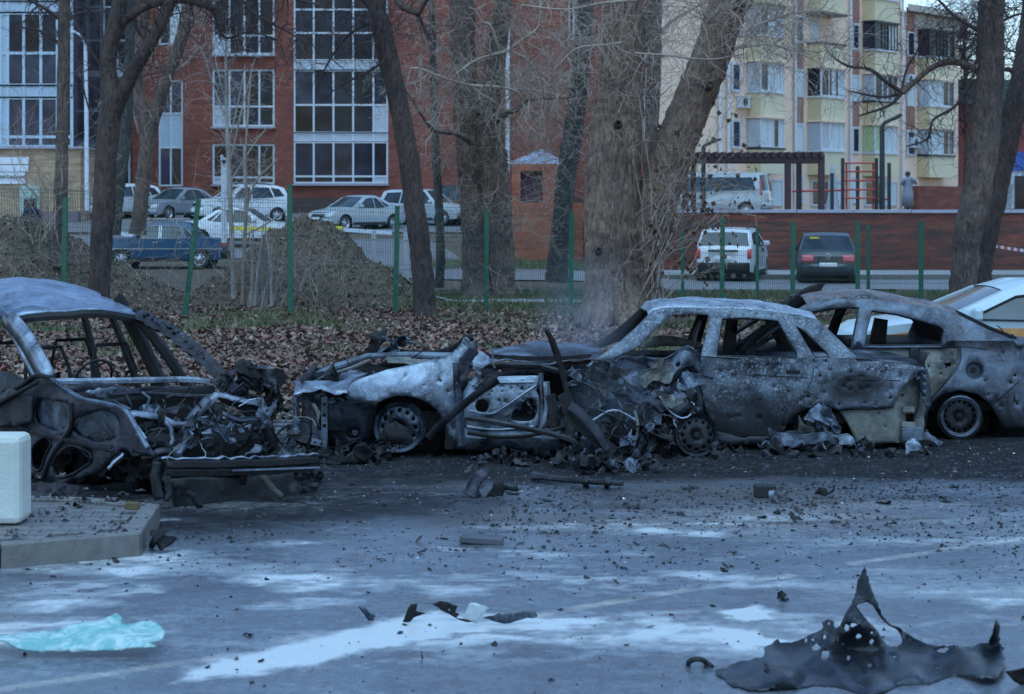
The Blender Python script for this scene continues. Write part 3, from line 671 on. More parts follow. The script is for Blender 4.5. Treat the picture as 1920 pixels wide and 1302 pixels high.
# ground floor canopies and windows
for ua, ub in ((1405, 1465), (1520, 1580), (1620, 1680)):
    a, b_ = bu(ua), bu(ub)
    window(ab, lambda t, z_, o: mapB(t, z_, o + .04), [a, (a + b_) / 2, b_], [2.3, 3.6], {(0, 0): 'glass_dark', (1, 0): 'curtain'}, MT['white_frame'], th=.1)
for t0, z0 in ((bu(1702, .3), 9.2), (bu(1712, .3), 5.6), (bu(1390, .3), 7.2)):
    mb = MB(); slab(mb, t0, t0 + .8, z0, z0 + .6, .02, .35); a_ = mb.build('air_conditioner', MT['white_frame'], ab)
    mb = MB(); mb.disc(mapB(t0 + .3, z0 + .3, .365), BN, .22, 14); mb.build('fan_grille', MT['darkmetal'], a_)
# entrance block of dark red below the last bay
mb = MB(); slab(mb, tM + .3, tR - .1, 1.9, 3.4, .02, .9); mb.build('porch', MT['red_brick'], ab)
# --- buildings at far right
fb = thing('far_building', 'dark red and green clad building right of the cream block', 'building', P(1850, 390, 135))
def pbox(mb, u0, v0, u1, v1, D, dep):
    a = P(u0, v1, D); c = P(u1, v0, D); mb.box(((a.x + c.x) / 2, D + dep / 2, (a.z + c.z) / 2), (c.x - a.x, dep, c.z - a.z)); return mb
mb = MB(); pbox(mb, 1780, 197, 2100, 400, 135, 8); mb.build('wall', plain('dkred', (.26, .06, .06), .8), fb)
mb = MB(); pbox(mb, 1775, 150, 2105, 196, 134.6, 9); mb.build('roof_band', plain('teal_clad', (.07, .17, .15), .6), fb)
mb = MB(); pbox(mb, 1870, 215, 1892, 300, 134.7, .2); mb.build('window', MT['glass_dark'], fb)
sh = thing('kiosk', 'small blue kiosk beyond the wall at the right edge', 'kiosk', P(1930, 390, 96))
mb = MB(); pbox(mb, 1897, 318, 1990, 392, 96, 3); mb.build('body', plain('kblue', (.45, .5, .56), .5), sh)
mb = MB(); pbox(mb, 1893, 285, 1994, 320, 95.9, 3.3); mb.build('fascia', plain('kblue2', (.02, .09, .35), .5), sh)
mb = MB(); pbox(mb, 1903, 330, 1925, 392, 95.9, .06); mb.build('door', MT['glass_dark'], sh)
# --- retaining wall
DW = 68.6
rw = thing('retaining_wall', 'long sooty red brick retaining wall with pale coping behind the fence', 'wall', (14, DW, 0))
wx0 = (1062 - 960) / F * DW
mb = MB(); mb.box(((wx0 + 46) / 2, DW, 1.0), (46 - wx0, .5, 2.12)); mb.build('brickwork', MT['wall_brick'], rw)
x = wx0
while x < 44:
    mb = MB(); mb.box((x + .98, DW, 2.11 + rnd.uniform(-.004, .004)), (1.95, .66, .11)); mb.build('coping_stone', MT['coping'], rw, bevel=.01); x += 1.97
# --- hut
DH = 66.; hs = F / DH
hu = thing('brick_hut', 'small orange brick hut with grey hipped roof and boarded window', 'hut', (fx(1007), DH, .4))
hx0, hx1 = (960 - 960) / hs, (1092 - 960) / hs; hz = H - (308 - HV) / hs
wx = lambda u: (u - 960) / hs
wz = lambda v: H - (v - HV) / hs
mb = MB(); sheet(mb, rect(wx(960), .1, wx(1052), hz), [rect(wx(976), wz(380), wx(1017), wz(321))], 2., lambda x, z: (x, DH, z)); mb.build('wall', MT['hut_brick'], hu, solid=.25, off=1)
mb = MB(); mb.box(((wx(960) + wx(1052)) / 2, DH + 1.5, 1.9), (wx(1052) - wx(960) - .02, 2.3, 3.2)); mb.build('wall', MT['hut_brick'], hu)
mb = MB(); mb.box(((wx(976) + wx(1017)) / 2, DH + .12, (wz(380) + wz(321)) / 2), (wx(1017) - wx(976), .08, wz(321) - wz(380))); mb.build('shutter', MT['purple'], hu)
a = [Vector((wx(953), DH - .25, hz)), Vector((wx(1059), DH - .25, hz)), Vector((wx(1059), DH + 2.8, hz)), Vector((wx(953), DH + 2.8, hz))]; ap = Vector((wx(1018), DH + 1.2, wz(279)))
mb = MB(); mb.add(a + [ap], [(0, 1, 4), (1, 2, 4), (2, 3, 4), (3, 0, 4), (3, 2, 1, 0)]); ro = mb.build('roof', MT['roof_metal'], hu)
for q in a:
    mb = MB(); mb.bar(q, ap, .07, .05); mb.build('ridge_seam', MT['coping'], ro)
for k in range(1, 12):
    t = k / 12; q = a[0].lerp(a[1], t); e = q.lerp(ap, 1 - abs(t - .55) * 1.55 if abs(t - .55) < .6 else .1)
    mb = MB(); mb.bar(q + Vector((0, 0, .02)), a[0].lerp(a[1], t).lerp(ap, max(.08, 1 - abs(t - .61) * 1.7)) + Vector((0, 0, .02)), .03, .03); mb.build('seam', MT['coping'], ro)
# hut's lower wing wall
mb = MB(); mb.box((wx(1072), DH + .9, 1.25), (wx(1095) - wx(1052), .4, 2.3)); mb.build('wing_wall', MT['hut_brick'], hu)
# --- terrace: pergola, climbing frame, lamp
pe = thing('pergola', 'dark brown timber pergola standing on the terrace beside the white van', 'pergola', P(1500, 393, 76))
def pst(mb, u, v0, D, w_): a = P(u, v0, D); mb.box((a.x, D, (a.z + 2.0) / 2), (w_, w_, a.z - 2.0)); return mb
for u, D in ((1540, 74), (1477, 74), (1498, 78), (1300, 78), (1285, 74)):
    mb = MB(); pst(mb, u, 292, D, .22 if D == 74 else .2); mb.build('post', MT['pergola'], pe)
for D, v in ((74, 297), (78, 300)):
    a = P(1262, v, D); c = P(1546, v, D); mb = MB(); mb.bar(a, c, .12, .3); mb.build('beam', MT['pergola'], pe)
for k in range(19):
    u = 1268 + k * 15.2; a = P(u, 290, 73.6); mb = MB(); mb.bar(a, a + Vector((0, 4.9, 0)), .1, .2); mb.build('rafter', MT['pergola'], pe)
cf = thing('climbing_frame', 'red tube climbing frame with dark posts on the terrace', 'climbing frame', P(1610, 393, 80))
for u, v in ((1580, 297), (1608, 312), (1643, 297), (1667, 306), (1560, 325)):
    mb = MB(); pst(mb, u, v, 80, .13); mb.build('post', MT['darkmetal'], cf)
for u in (1587, 1637):
    mb = MB(); mb.tube([P(u, 393, 80), P(u, 306, 80)], .04, 6); mb.build('upright', MT['redpaint'], cf)
for v in (306, 322, 339, 356, 372):
    mb = MB(); mb.tube([P(1583, v, 79.9), P(1641, v, 79.9)], .035, 6); mb.build('rung', MT['redpaint'], cf)
mb = MB(); mb.tube([P(1485, 359, 80), P(1583, 357, 80)], .045, 6); mb.build('rail', MT['redpaint'], cf)
mb = MB(); mb.tube([P(1641, 374, 80), P(1668, 374, 80)], .045, 6); mb.build('rail', MT['redpaint'], cf)
for u in (1342, 1400):
    pass
st = thing('street_lamp', 'dark lamp post with angled arm rising behind the climbing frame', 'street lamp', P(1654, 395, 79))
mb = MB(); mb.tube([P(1654, 395, 79), P(1654, 238, 79), P(1658, 231, 79), P(1676, 222, 79)], [.12, .1, .08, .07], 8); mb.build('pole', MT['darkmetal'], st, smooth=True)
mb = MB(); a = P(1674, 224, 79); c = P(1690, 215, 79); mb.bar(a, c, .3, .14); mb.build('lamp_head', MT['darkmetal'], st, bevel=.03)
st = thing('street_lamp', 'short dark bent lamp post in front of the plain cream wall', 'street lamp', P(1319, 395, 82))
mb = MB(); mb.tube([P(1319, 395, 82), P(1319, 275, 82), P(1325, 271, 82), P(1342, 264, 82)], [.1, .09, .08, .07], 8); mb.build('pole', MT['darkmetal'], st, smooth=True)
mb = MB(); mb.bar(P(1340, 265, 82), P(1352, 261, 82), .25, .1); mb.build('lamp_head', MT['darkmetal'], st, bevel=.03)
gp = P(1561, 393, 88)
mb = MB(); mb.lathe(gp + Vector((0, 0, -.15)), (0, 0, 1), [(0, .35), (.1, .33), (.8, .22), (1.3, .2), (1.6, .13), (2.05, .08), (2.2, .01)], 12)
single('garden_statue', mb, plain('statuegrey', (.30, .31, .36), .8), 'grey tapering covered figure beside the climbing frame', 'statue', smooth=True)
st = thing('lamp_pole', 'thin white lamp pole with curved top beside the glazed wing', 'street lamp', P(163, 380, 86))
mb = MB(); mb.tube([P(163, 395, 86), P(162, 200, 86), P(160, 85, 86), P(157, 72, 86), P(148, 64, 86), P(138, 60, 86)], [.1, .09, .07, .05, .05, .05], 8); mb.build('pole', MT['pipe'], st, smooth=True)
mb = MB(); mb.bar(P(140, 60, 86), P(126, 57, 86), .2, .1); mb.build('lamp_head', MT['pipe'], st, bevel=.02)
st = thing('camera_pole', 'white pole topped by a small security camera near the white cars', 'pole', P(420, 440, 60))
mb = MB(); mb.tube([P(420, 455, 60), P(420, 303, 60)], .085, 8); mb.build('pole', MT['pipe'], st, smooth=True)
mb = MB(); mb.bar(P(414, 298, 60), P(425, 300, 60), .12, .12); mb.tube([P(418, 297, 60), P(414, 292, 60)], .05, 6); mb.build('security_camera', MT['white_frame'], st)
mb = MB(); mb.bar(P(421, 307, 60) + Vector((0, -.12, 0)), P(421, 300, 60) + Vector((0, -.12, 0)), .1, .1); mb.build('junction_box', MT['darkmetal'], st)
# tape at right
mb = [MB(), MB()]
n = 26
for k in range(n):
    f = lambda t: P(lerp(1852, 2010, t), 462 + 5 * math.sin(t * 3.1) + 14 * t, 60)
    a, c = f(k / n), f((k + 1) / n); up = Vector((0, 0, .09))
    mb[k % 2].add([a, c, c + up, a + up], [(0, 1, 2, 3)])
tp = thing('barrier_tape', 'red and white barrier tape stretched from the right-hand tree', 'tape', P(1852, 465, 60))
mb[0].build('white_band', MT['white_frame'], tp, solid=.004); mb[1].build('red_band', MT['redpaint'], tp, solid=.004)
# ================================================================== FENCE
fe = thing('mesh_fence', 'green welded mesh fence with folded panels across the leaf strewn verge', 'fence', (-3, 43, 0))
# posts: (u_top, v_top, u_bottom, v_bottom, D)
POSTS = [(-190, 345, -190, 560, 41.5), (123, 373, 119, 552, 41.8), (372, 377, 346, 586, 42.3), (543, 348, 545, 592, 42.3), (745, 389, 741, 593, 42.6), (912, 397, 912, 582, 44.0), (1072, 400, 1070, 589, 44.4), (1355, 412, 1353, 566, 45.2), (1487, 417, 1486, 576, 45.6), (1608, 417, 1608, 574, 46.), (1727, 417, 1727, 576, 46.2), (1850, 417, 1850, 576, 46.4), (1990, 417, 1990, 576, 46.6)]
TOPV = [350, 357, 371, 376, 386, 390, 392, 414, 421, 421, 421, 421, 421]
for (ut, vt, ub, vb, D) in POSTS:
    a = P(ut, vt, D); c = P(ub, vb, D); c.z = min(c.z, tz(c.x, c.y) - .1)
    mb = MB(); mb.bar(c, a, .105, .06, Vector((0, 1, 0))); po = mb.build('post', MT['green_post'], fe)
    mb = MB(); mb.bar(a, a + (a - c).normalized() * .03, .115, .07, Vector((0, 1, 0))); mb.build('cap', MT['green_post'], po)
for (ut, vt, ub, vb, D) in ((1420, 424, 1420, 562, 49), (1628, 422, 1628, 562, 49), (190 + 1090, 424, 1280, 560, 49)):
    a = P(ut, vt, D); c = P(ub, vb, D); c.z = -.1; mb = MB(); mb.bar(c, a, .075, .055, Vector((0, 1, 0))); mb.build('post', MT['green_post'], fe)
def tri_tube(mb, pts, r):
    vs = []
    for p in pts:
        for k in range(3):
            a = 2.0944 * k; vs.append((p[0] + r * math.cos(a), p[1] + r * math.sin(a), p[2]))
    n = len(pts); mb.add(vs, [(i * 3 + k, i * 3 + (k + 1) % 3, i * 3 + 3 + (k + 1) % 3, i * 3 + 3 + k) for i in range(n - 1) for k in range(3)])
for i in range(len(POSTS) - 1):
    p0, p1 = POSTS[i], POSTS[i + 1]
    a = P(p0[0], TOPV[i], p0[4]); c = P(p1[0], TOPV[i + 1], p1[4])
    Lp = (c - a).length; n = int(Lp / .05); hgt = 2.03; mb = MB()
    nrm = Vector((0, -1, 0)); folds = [.12, .72, 1.32, 1.88]
    for k in range(1, n):
        t = k / n; q = a.lerp(c, t); z0 = tz(q.x, q.y) - .03
        pts = [q + Vector((0, 0, .03))]
        for f in folds:
            zz = q.z - f
            if zz < z0 + .05: break
            pts += [Vector((q.x, q.y, zz + .05)), Vector((q.x, q.y - .045, zz)), Vector((q.x, q.y, zz - .05))]
        pts.append(Vector((q.x, q.y, max(q.z - hgt, z0))))
        tri_tube(mb, pts, .0042)
    for f in folds:
        for dz in (.05, -.05):
            mb.bar(a + Vector((0, -.004, dz - f)), c + Vector((0, -.004, dz - f)), .006, .006)
    mb.bar(a + Vector((0, -.004, -.005)), c + Vector((0, -.004, -.005)), .006, .006)
    o = mb.build('mesh_panel', MT['green_wire'], fe); o['kind'] = 'stuff'
for u, v0, D, lb in ((701, 433, 50, 'pale grey metal stake left of the green post behind the mesh'), (761, 435, 49, 'pale grey metal stake right of the green post behind the mesh'), (435, 430, 46.0, 'whitish metal stake standing among the pale saplings')):
    a = P(u, v0, D); c = Vector((a.x + .03, D, tz(a.x, D) - .1)); mb = MB(); mb.bar(c, a, .11 if u != 435 else .08, .05, Vector((0, 1, 0))); mb.box(a + Vector((0, -.04, -.15)), (.13, .02, .1))
    single('metal_stake', mb, MT['steel'], lb, 'stake', 'pale stakes behind the fence')

# ================================================================== TREES
def to3(path, D, dy=0.):
    out = []
    for i, q in enumerate(path):
        d = D + (q[3] if len(q) > 3 else 0); p = P(q[0], q[1], d); out.append((p.x, p.y, p.z, q[2] / 2 * d / F))
    return out
def growtwigs(acc, p, d, L, r, lvl, droop, rg, curl=.25):
    n = max(3, int(L / .14)) if lvl > 0 else max(3, int(L / .11)); n = min(n, 9)
    pts = [p.copy()]; rad = [r]; cur = p.copy(); dd = d.normalized(); step = L / n
    for i in range(n):
        dd = (dd + Vector((rg.gauss(0, curl), rg.gauss(0, curl), rg.gauss(0, curl) - droop * (.5 + i / n)))).normalized()
        cur = cur + dd * step; pts.append(cur.copy()); rad.append(max(r * (1 - .75 * (i + 1) / n), .0042))
        if lvl > 0 and i > 0 and rg.random() < .8:
            sd = dd.orthogonal(); sd.rotate(Matrix.Rotation(rg.uniform(0, 6.28), 3, dd)); nd = (dd * rg.uniform(.5, 1.) + sd * rg.uniform(.6, 1.1))
            growtwigs(acc, cur.copy(), nd, L * rg.uniform(.4, .75), max(rad[-1] * .65, .003), lvl - 1, droop, rg, curl)
    acc.tube(pts, rad, 4 if r < .03 else 6, cap=False)
def tree(name, label, cat, D, bark, stems, branches=(), twigs=(), twigmat='twig_dark', sides=14, wob=.10, seed=1, group=None, rough_geo=False, base=None, parts='limb'):
    rg = random.Random(seed)
    s0 = to3(stems[0], D)
    root = thing(name, label, cat, (s0[0][0], s0[0][1], tz(s0[0][0], s0[0][1])), group)
    allp = []
    for k, st_ in enumerate(stems):
        q = catmull(to3(st_, D), 12 if rough_geo else 6)
        mb = MB(); mb.tube([x[:3] for x in q], [max(.004, x[3]) for x in q], sides if k == 0 or rough_geo else max(8, sides - 4), wob=wob, seed=seed + k)
        mb.build('trunk' if k == 0 else 'limb', MT[bark], root, smooth=80)
        allp.append(q)
    for k, br in enumerate(branches):
        q = catmull(to3(br, D), 5); mb = MB(); mb.tube([x[:3] for x in q], [max(.004, x[3]) for x in q], 7, wob=.12, seed=seed + 30 + k)
        mb.build('branch', MT[bark if br[0][2] > 9 else twigmat], root, smooth=80); allp.append(q)
    acc = MB(); TW = 1.35
    for (which, t0, t1, n, L, r, lvl, droop, dirb) in twigs:
        n = int(n * 1.5)
        q = allp[which]
        for _ in range(n):
            i = int(lerp(t0, t1, rg.random()) * (len(q) - 2)); a = Vector(q[i][:3]); ax = Vector(q[i + 1][:3]) - a; ax.normalize()
            sd = ax.orthogonal(); sd.rotate(Matrix.Rotation(rg.uniform(0, 6.28), 3, ax))
            nd = (sd + ax * rg.uniform(-.2, .6) + Vector(dirb)).normalized()
            growtwigs(acc, a + sd * q[i][3] * .6, nd, L * rg.uniform(.5, 1.3), r * TW * rg.uniform(.6, 1.3), lvl, droop, rg)
    if acc.v:
        o = acc.build('twigs', MT[twigmat], root); o['kind'] = 'stuff'
    return root, allp
tree('bare_tree', 'straight slim grey trunk rising behind the left end of the fence', 'tree', 47, 'bark_mid', [[(112, 500, 34), (113, 420, 27), (116, 300, 24), (119, 150, 24), (121, 0, 22), (122, -200, 18)]],
     [[(120, 40, 9), (90, 20, 7), (40, -10, 5)], [(118, 45, 9), (150, 25, 6), (200, 20, 4)], [(120, 90, 7), (80, 60, 5), (30, 50, 3)]], [(1, .1, 1, 9, 1.0, .012, 1, .02, (0, 0, 0)), (2, .1, 1, 8, 1.0, .012, 1, .02, (0, 0, 0)), (3, .1, 1, 6, .8, .01, 1, 0, (0, 0, 0)), (0, .8, 1, 10, 1.5, .015, 2, 0, (0, 0, .2))], seed=2)
tree('bare_tree', 'dark forked tree with an arching branch at the left, in front of the fence', 'tree', 40.5, 'bark_dark',
     [[(184, 590, 47), (186, 540, 40), (190, 460, 41), (195, 380, 42), (199, 300, 41), (206, 220, 43), (212, 190, 44), (203, 140, 33), (206, 90, 32), (218, 40, 30), (228, -30, 28), (236, -200, 24)],
      [(216, 200, 34), (236, 160, 30), (258, 120, 27), (282, 80, 25), (303, 40, 24), (320, 0, 23), (350, -120, 20)],
      [(208, 82, 24), (222, 52, 19), (250, 26, 17), (285, 8, 16), (330, 0, 15), (365, 4, 14), (402, 18, 12)]],
     [[(402, 18, 8), (408, 50, 6), (425, 72, 5), (470, 60, 4), (520, 75, 3)], [(365, 4, 8), (390, -20, 7), (440, -30, 6), (520, -10, 5), (600, 10, 4)], [(206, 130, 6), (180, 110, 5), (150, 60, 4), (130, 20, 3)], [(250, 26, 7), (262, 60, 5), (290, 90, 3)],
      [(440, -30, 6), (470, 20, 5), (540, 60, 4), (580, 85, 3)], [(285, 8, 6), (300, -30, 5), (380, -60, 5), (500, -50, 4), (640, -20, 3)], [(200, 330, 6), (180, 250, 4), (160, 180, 3), (150, 120, 2)]],
     [(2, .2, 1, 10, .9, .012, 1, .10, (0, 0, 0)), (3, 0, 1, 14, .8, .01, 2, .10, (0, 0, -.2)), (4, 0, 1, 22, .9, .011, 2, .12, (0, 0, -.3)), (5, .2, 1, 5, .7, .009, 1, .0, (0, 0, 0)), (7, 0, 1, 22, .9, .010, 2, .10, (0, 0, -.2)), (8, .1, 1, 24, .9, .010, 2, .14, (0, 0, -.4)), (0, .5, .9, 8, .9, .012, 1, .05, (0, 0, 0)), (1, .3, 1, 12, 1., .012, 2, .05, (0, 0, 0))], seed=5)
tree('bare_tree', 'pale smoky grey V-forked tree standing behind the dark forked tree', 'tree', 57, 'bark_grey',
     [[(258, 440, 34), (262, 400, 28), (270, 330, 28), (276, 265, 30), (266, 210, 27), (256, 160, 22), (262, 90, 20), (275, 0, 18), (280, -150, 15)], [(276, 270, 26), (292, 210, 24), (312, 150, 23), (335, 90, 24), (348, 40, 24), (356, -20, 22), (360, -150, 20)]],
     [[(318, 140, 8), (350, 118, 6), (372, 90, 5)], [(262, 250, 7), (245, 180, 6), (240, 110, 5)]], [(0, .4, 1, 12, 1.2, .014, 2, .02, (0, 0, .2)), (1, .2, 1, 14, 1.2, .014, 2, .02, (0, 0, .2))], twigmat='twig_pale', seed=8)
tree('bare_tree', 'greenish leaning trunk just right of the dark forked tree', 'tree', 52, 'bark_moss', [[(212, 440, 30), (218, 380, 26), (226, 320, 26), (236, 250, 24), (240, 180, 20), (244, 80, 18), (250, -100, 14)]], [], [(0, .5, 1, 8, 1., .012, 1, 0, (0, 0, .2))], seed=9)
tree('bare_tree', 'dark leaning trunk with split bark near the middle, in front of the fence', 'tree', 41.5, 'bark_dark',
     [[(800, 612, 60), (797, 590, 46), (795, 540, 42), (788, 470, 40), (778, 390, 40), (768, 310, 40), (756, 240, 38), (742, 170, 37), (726, 100, 40), (715, 50, 38), (703, 0, 34), (690, -150, 30)]],
     [[(742, 0, 12, -1.5), (760, 15, 15, -1.6), (785, 25, 9, -1.7), (800, 0, 8, -1.8), (840, -30, 7, -2)], [(783, 25, 8, -1.6), (795, 50, 6, -1.6), (806, 75, 9, -1.6)], [(722, 60, 9), (690, 10, 7), (640, -30, 6)], [(730, 110, 6), (680, 140, 5), (640, 160, 3), (600, 190, 2)], [(718, 40, 6), (660, 60, 5), (620, 110, 4), (590, 170, 2.5)]],
     [(1, 0, 1, 10, .7, .010, 2, .08, (0, 0, -.1)), (2, 0, 1, 8, .5, .008, 1, .06, (0, 0, 0)), (3, 0, 1, 20, .9, .010, 2, .12, (-.3, 0, -.4)), (4, 0, 1, 12, .6, .008, 2, .05, (0, 0, 0)), (5, 0, 1, 16, .7, .009, 2, .08, (0, 0, -.2)), (0, .72, .95, 12, .8, .009, 2, .06, (0, 0, 0))], seed=12)
tree('bare_tree', 'slender mossy trunk right of the dark leaning trunk', 'tree', 50, 'bark_moss', [[(824, 540, 18), (826, 470, 17), (824, 400, 16), (818, 300, 16), (814, 200, 14), (812, 100, 13), (808, 0, 12), (800, -150, 10)]], [], [(0, .5, 1, 14, 1., .012, 2, .0, (0, 0, .2))], twigmat='twig_pale', seed=14)
tree('poplar_tree', 'twin trunked old poplar with pale split bark behind the fence', 'tree', 49, 'bark_grey',
     [[(893, 560, 70), (892, 520, 52), (889, 450, 46), (884, 380, 44), (880, 300, 46), (876, 220, 50), (872, 140, 46), (868, 60, 46), (866, -40, 44), (866, -200, 40)],
      [(946, 570, 62), (944, 540, 50), (940, 480, 50), (932, 420, 54), (925, 340, 60), (918, 270, 58), (918, 200, 44), (926, 130, 38), (936, 60, 34), (946, -20, 30), (955, -160, 26)]],
     [[(884, 268, 14, -1), (872, 258, 12, -1.2), (852, 250, 9, -1.5), (818, 246, 8, -1.7), (802, 232, 6, -1.8), (785, 208, 6, -1.9), (766, 178, 5, -2), (748, 160, 4, -2)], [(928, 230, 11, -.6), (950, 214, 12, -1), (972, 204, 9, -1.3), (985, 190, 7, -1.4), (1010, 186, 5, -1.5), (1060, 184, 4, -1.6), (1092, 176, 3, -1.7)],
      [(982, 192, 6, -1.3), (968, 172, 5, -1.4), (930, 163, 5, -1.4), (880, 160, 5, -1.5), (830, 145, 4, -1.6), (790, 130, 4, -1.6), (770, 128, 3, -1.7)], [(884, 160, 6, -1), (940, 166, 5, -1.2), (1000, 170, 3.5, -1.4), (1060, 180, 2.5, -1.5)],
      [(955, 95, 6, -.8), (900, 110, 5, -1), (870, 128, 4, -1.2), (846, 150, 3, -1.3), (832, 190, 3, -1.3), (820, 226, 3, -1.3)], [(955, 95, 6, -.8), (985, 70, 5, -1), (1010, 48, 4, -1), (1012, -10, 3, -1)], [(962, 98, 5, -.8), (985, 110, 4, -1), (1000, 130, 3, -1), (1010, 152, 2.5, -1)], [(935, 90, 5, -1), (920, 50, 6, -1.2), (905, 42, 4, -1.3)],
      [(948, 216, 6, -1), (925, 190, 5, -1.1), (900, 175, 4, -1.2), (885, 163, 4, -1.2)], [(786, 145, 4, -2), (790, 100, 4, -2), (788, 185, 3, -2)]],
     [(2, .2, 1, 16, .9, .012, 2, .02, (0, 0, .2)), (3, .1, 1, 26, 1., .012, 2, .02, (0, 0, .1)), (4, .1, 1, 18, .9, .011, 2, .03, (0, 0, .1)), (5, .1, 1, 10, .9, .011, 2, .0, (0, 0, 0)), (6, .1, 1, 10, .8, .010, 2, .03, (0, 0, 0)), (7, .1, 1, 14, .8, .01, 2, .03, (0, 0, 0)), (8, .1, 1, 10, .8, .01, 2, .03, (0, 0, 0)),
      (0, .4, .95, 26, 1.2, .013, 2, .02, (0, -.3, .1)), (1, .25, .95, 40, 1.2, .012, 2, .03, (.2, -.3, 0))], twigmat='twig_pale', sides=22, wob=.22, seed=21)
tree('bare_tree', 'leaning mossy trunk between the brick hut and the huge poplar', 'tree', 53, 'bark_moss', [[(1044, 530, 48), (1046, 500, 40), (1052, 430, 36), (1060, 350, 36), (1068, 290, 38), (1078, 220, 36), (1086, 150, 34), (1094, 70, 32), (1100, -20, 30), (1105, -150, 26)]],
     [[(1072, 260, 7), (1050, 220, 5), (1020, 180, 4), (1000, 120, 3)], [(1088, 130, 7), (1060, 90, 5), (1030, 60, 4)]],
     [(0, .3, .95, 60, 1.2, .012, 2, .02, (-.3, -.3, 0)), (1, .1, 1, 16, 1., .012, 2, .04, (0, 0, 0)), (2, .1, 1, 16, 1., .012, 2, .04, (0, 0, 0))], twigmat='twig_pale', sides=18, wob=.15, seed=25)
tree('bare_tree', 'slim secondary trunk rising behind the fork of the huge poplar', 'tree', 47, 'bark_mid', [[(1222, 560, 34), (1222, 430, 30), (1220, 300, 26), (1224, 200, 26), (1226, 110, 28), (1226, 40, 30), (1228, -60, 30), (1230, -180, 28)]],
     [[(1232, 70, 8), (1262, 38, 7), (1300, 16, 5), (1330, 0, 4)]], [(0, .4, .95, 16, 1.2, .012, 2, .0, (.2, -.2, .1))], twigmat='twig_pale', seed=27)
# the huge poplar
pop, pp = tree('poplar_tree', 'huge old poplar with deeply furrowed bark, flared base and thick right limb', 'tree', 39, 'bark_poplar',
     [[(1160, 622, 190), (1156, 600, 142), (1154, 570, 124), (1155, 520, 116), (1150, 450, 108), (1147, 380, 104), (1150, 320, 102), (1156, 250, 98), (1162, 180, 90), (1167, 120, 82), (1170, 60, 78), (1170, 0, 72), (1168, -80, 70), (1165, -220, 64)],
      [(1196, 560, 50), (1206, 500, 66), (1220, 440, 74), (1233, 380, 76), (1252, 310, 78), (1279, 240, 76), (1304, 180, 74), (1328, 120, 72), (1346, 70, 70), (1362, 20, 72), (1384, -30, 70), (1410, -180, 60)]],
     [[(1395, 60, 7, -1), (1440, 40, 5, -1), (1520, 20, 3, -1), (1600, 30, 2, -1)], [(1380, 90, 6, -1), (1450, 85, 4, -1), (1520, 110, 3, -1), (1560, 140, 2, -1)], [(1190, 100, 5, -1), (1250, 104, 4, -1.2), (1330, 112, 4, -1.2), (1400, 100, 2.5, -1.2)], [(1166, 80, 5, -.9), (1130, 85, 4, -1), (1080, 92, 4, -1), (1040, 130, 2.5, -1)], [(1195, 0, 5, -1), (1130, 6, 5, -1), (1060, 18, 4, -1), (980, 10, 3, -1)]],
     [(0, .5, .92, 10, .8, .008, 1, .02, (0, -.6, 0)), (1, .3, .9, 12, 1., .008, 1, .03, (.6, .2, .2)), (1, .75, .9, 28, 1.6, .011, 2, .04, (.8, -.2, .1)), (2, .1, 1, 14, .9, .008, 2, .05, (.2, 0, 0)), (3, .1, 1, 14, .9, .008, 2, .05, (.2, 0, -.2)), (4, .1, 1, 12, .8, .008, 2, .03, (0, 0, 0)), (5, .1, 1, 14, .8, .008, 2, .03, (0, 0, 0)), (6, .1, 1, 14, .8, .008, 2, .05, (0, 0, 0))],
     twigmat='twig_pale', sides=64, wob=.06, seed=31, rough_geo=True)
# furrows cut into the two big stems
for o in [c for c in pop.children if c.name.startswith(('trunk', 'limb'))]:
    me = o.data
    for v in me.vertices:
        n = v.normal; p = v.co
        f = abs(mnoise.noise(Vector((p.x * 10, p.y * 10, p.z * 1.7)))) + .5 * abs(mnoise.noise(Vector((p.x * 22, p.y * 22, p.z * 4 + 7))))
        v.co = p + n * ((f - .3) * .05)
mb = MB()
for (u, v, r) in ((1159, 232, .06), (1330, 160, .06), (1122, 470, .05)):
    mb = MB(); p = P(u, v, 38.35); mb.lathe(p, (0, -1, .1), [(-.2, r * 1.5), (.02, r * 1.2), (.06, r), (.03, r * .55), (-.05, r * .3)], 12); mb.build('knot', MT['bark_dark'], pop, smooth=True)
# burl of sprouts and roots at the base
mb = MB()
for k in range(9):
    a = math.radians(-160 + k * 18 + random.uniform(-5, 5)); c = Vector((pp[0][0][0], pp[0][0][1], 0)); r0 = .75
    q = [(c.x + math.cos(a) * r * 1.0, c.y + math.sin(a) * r * 1.0, z) for r, z in ((.42, 1.0), (.52, .5), (.64, .22), (.85, .04), (1.1, -.1))]
    mb.tube(q, [.16, .2, .19, .12, .05], 8, wob=.3, seed=k)
mb.build('root', MT['bark_poplar'], pop, smooth=80)
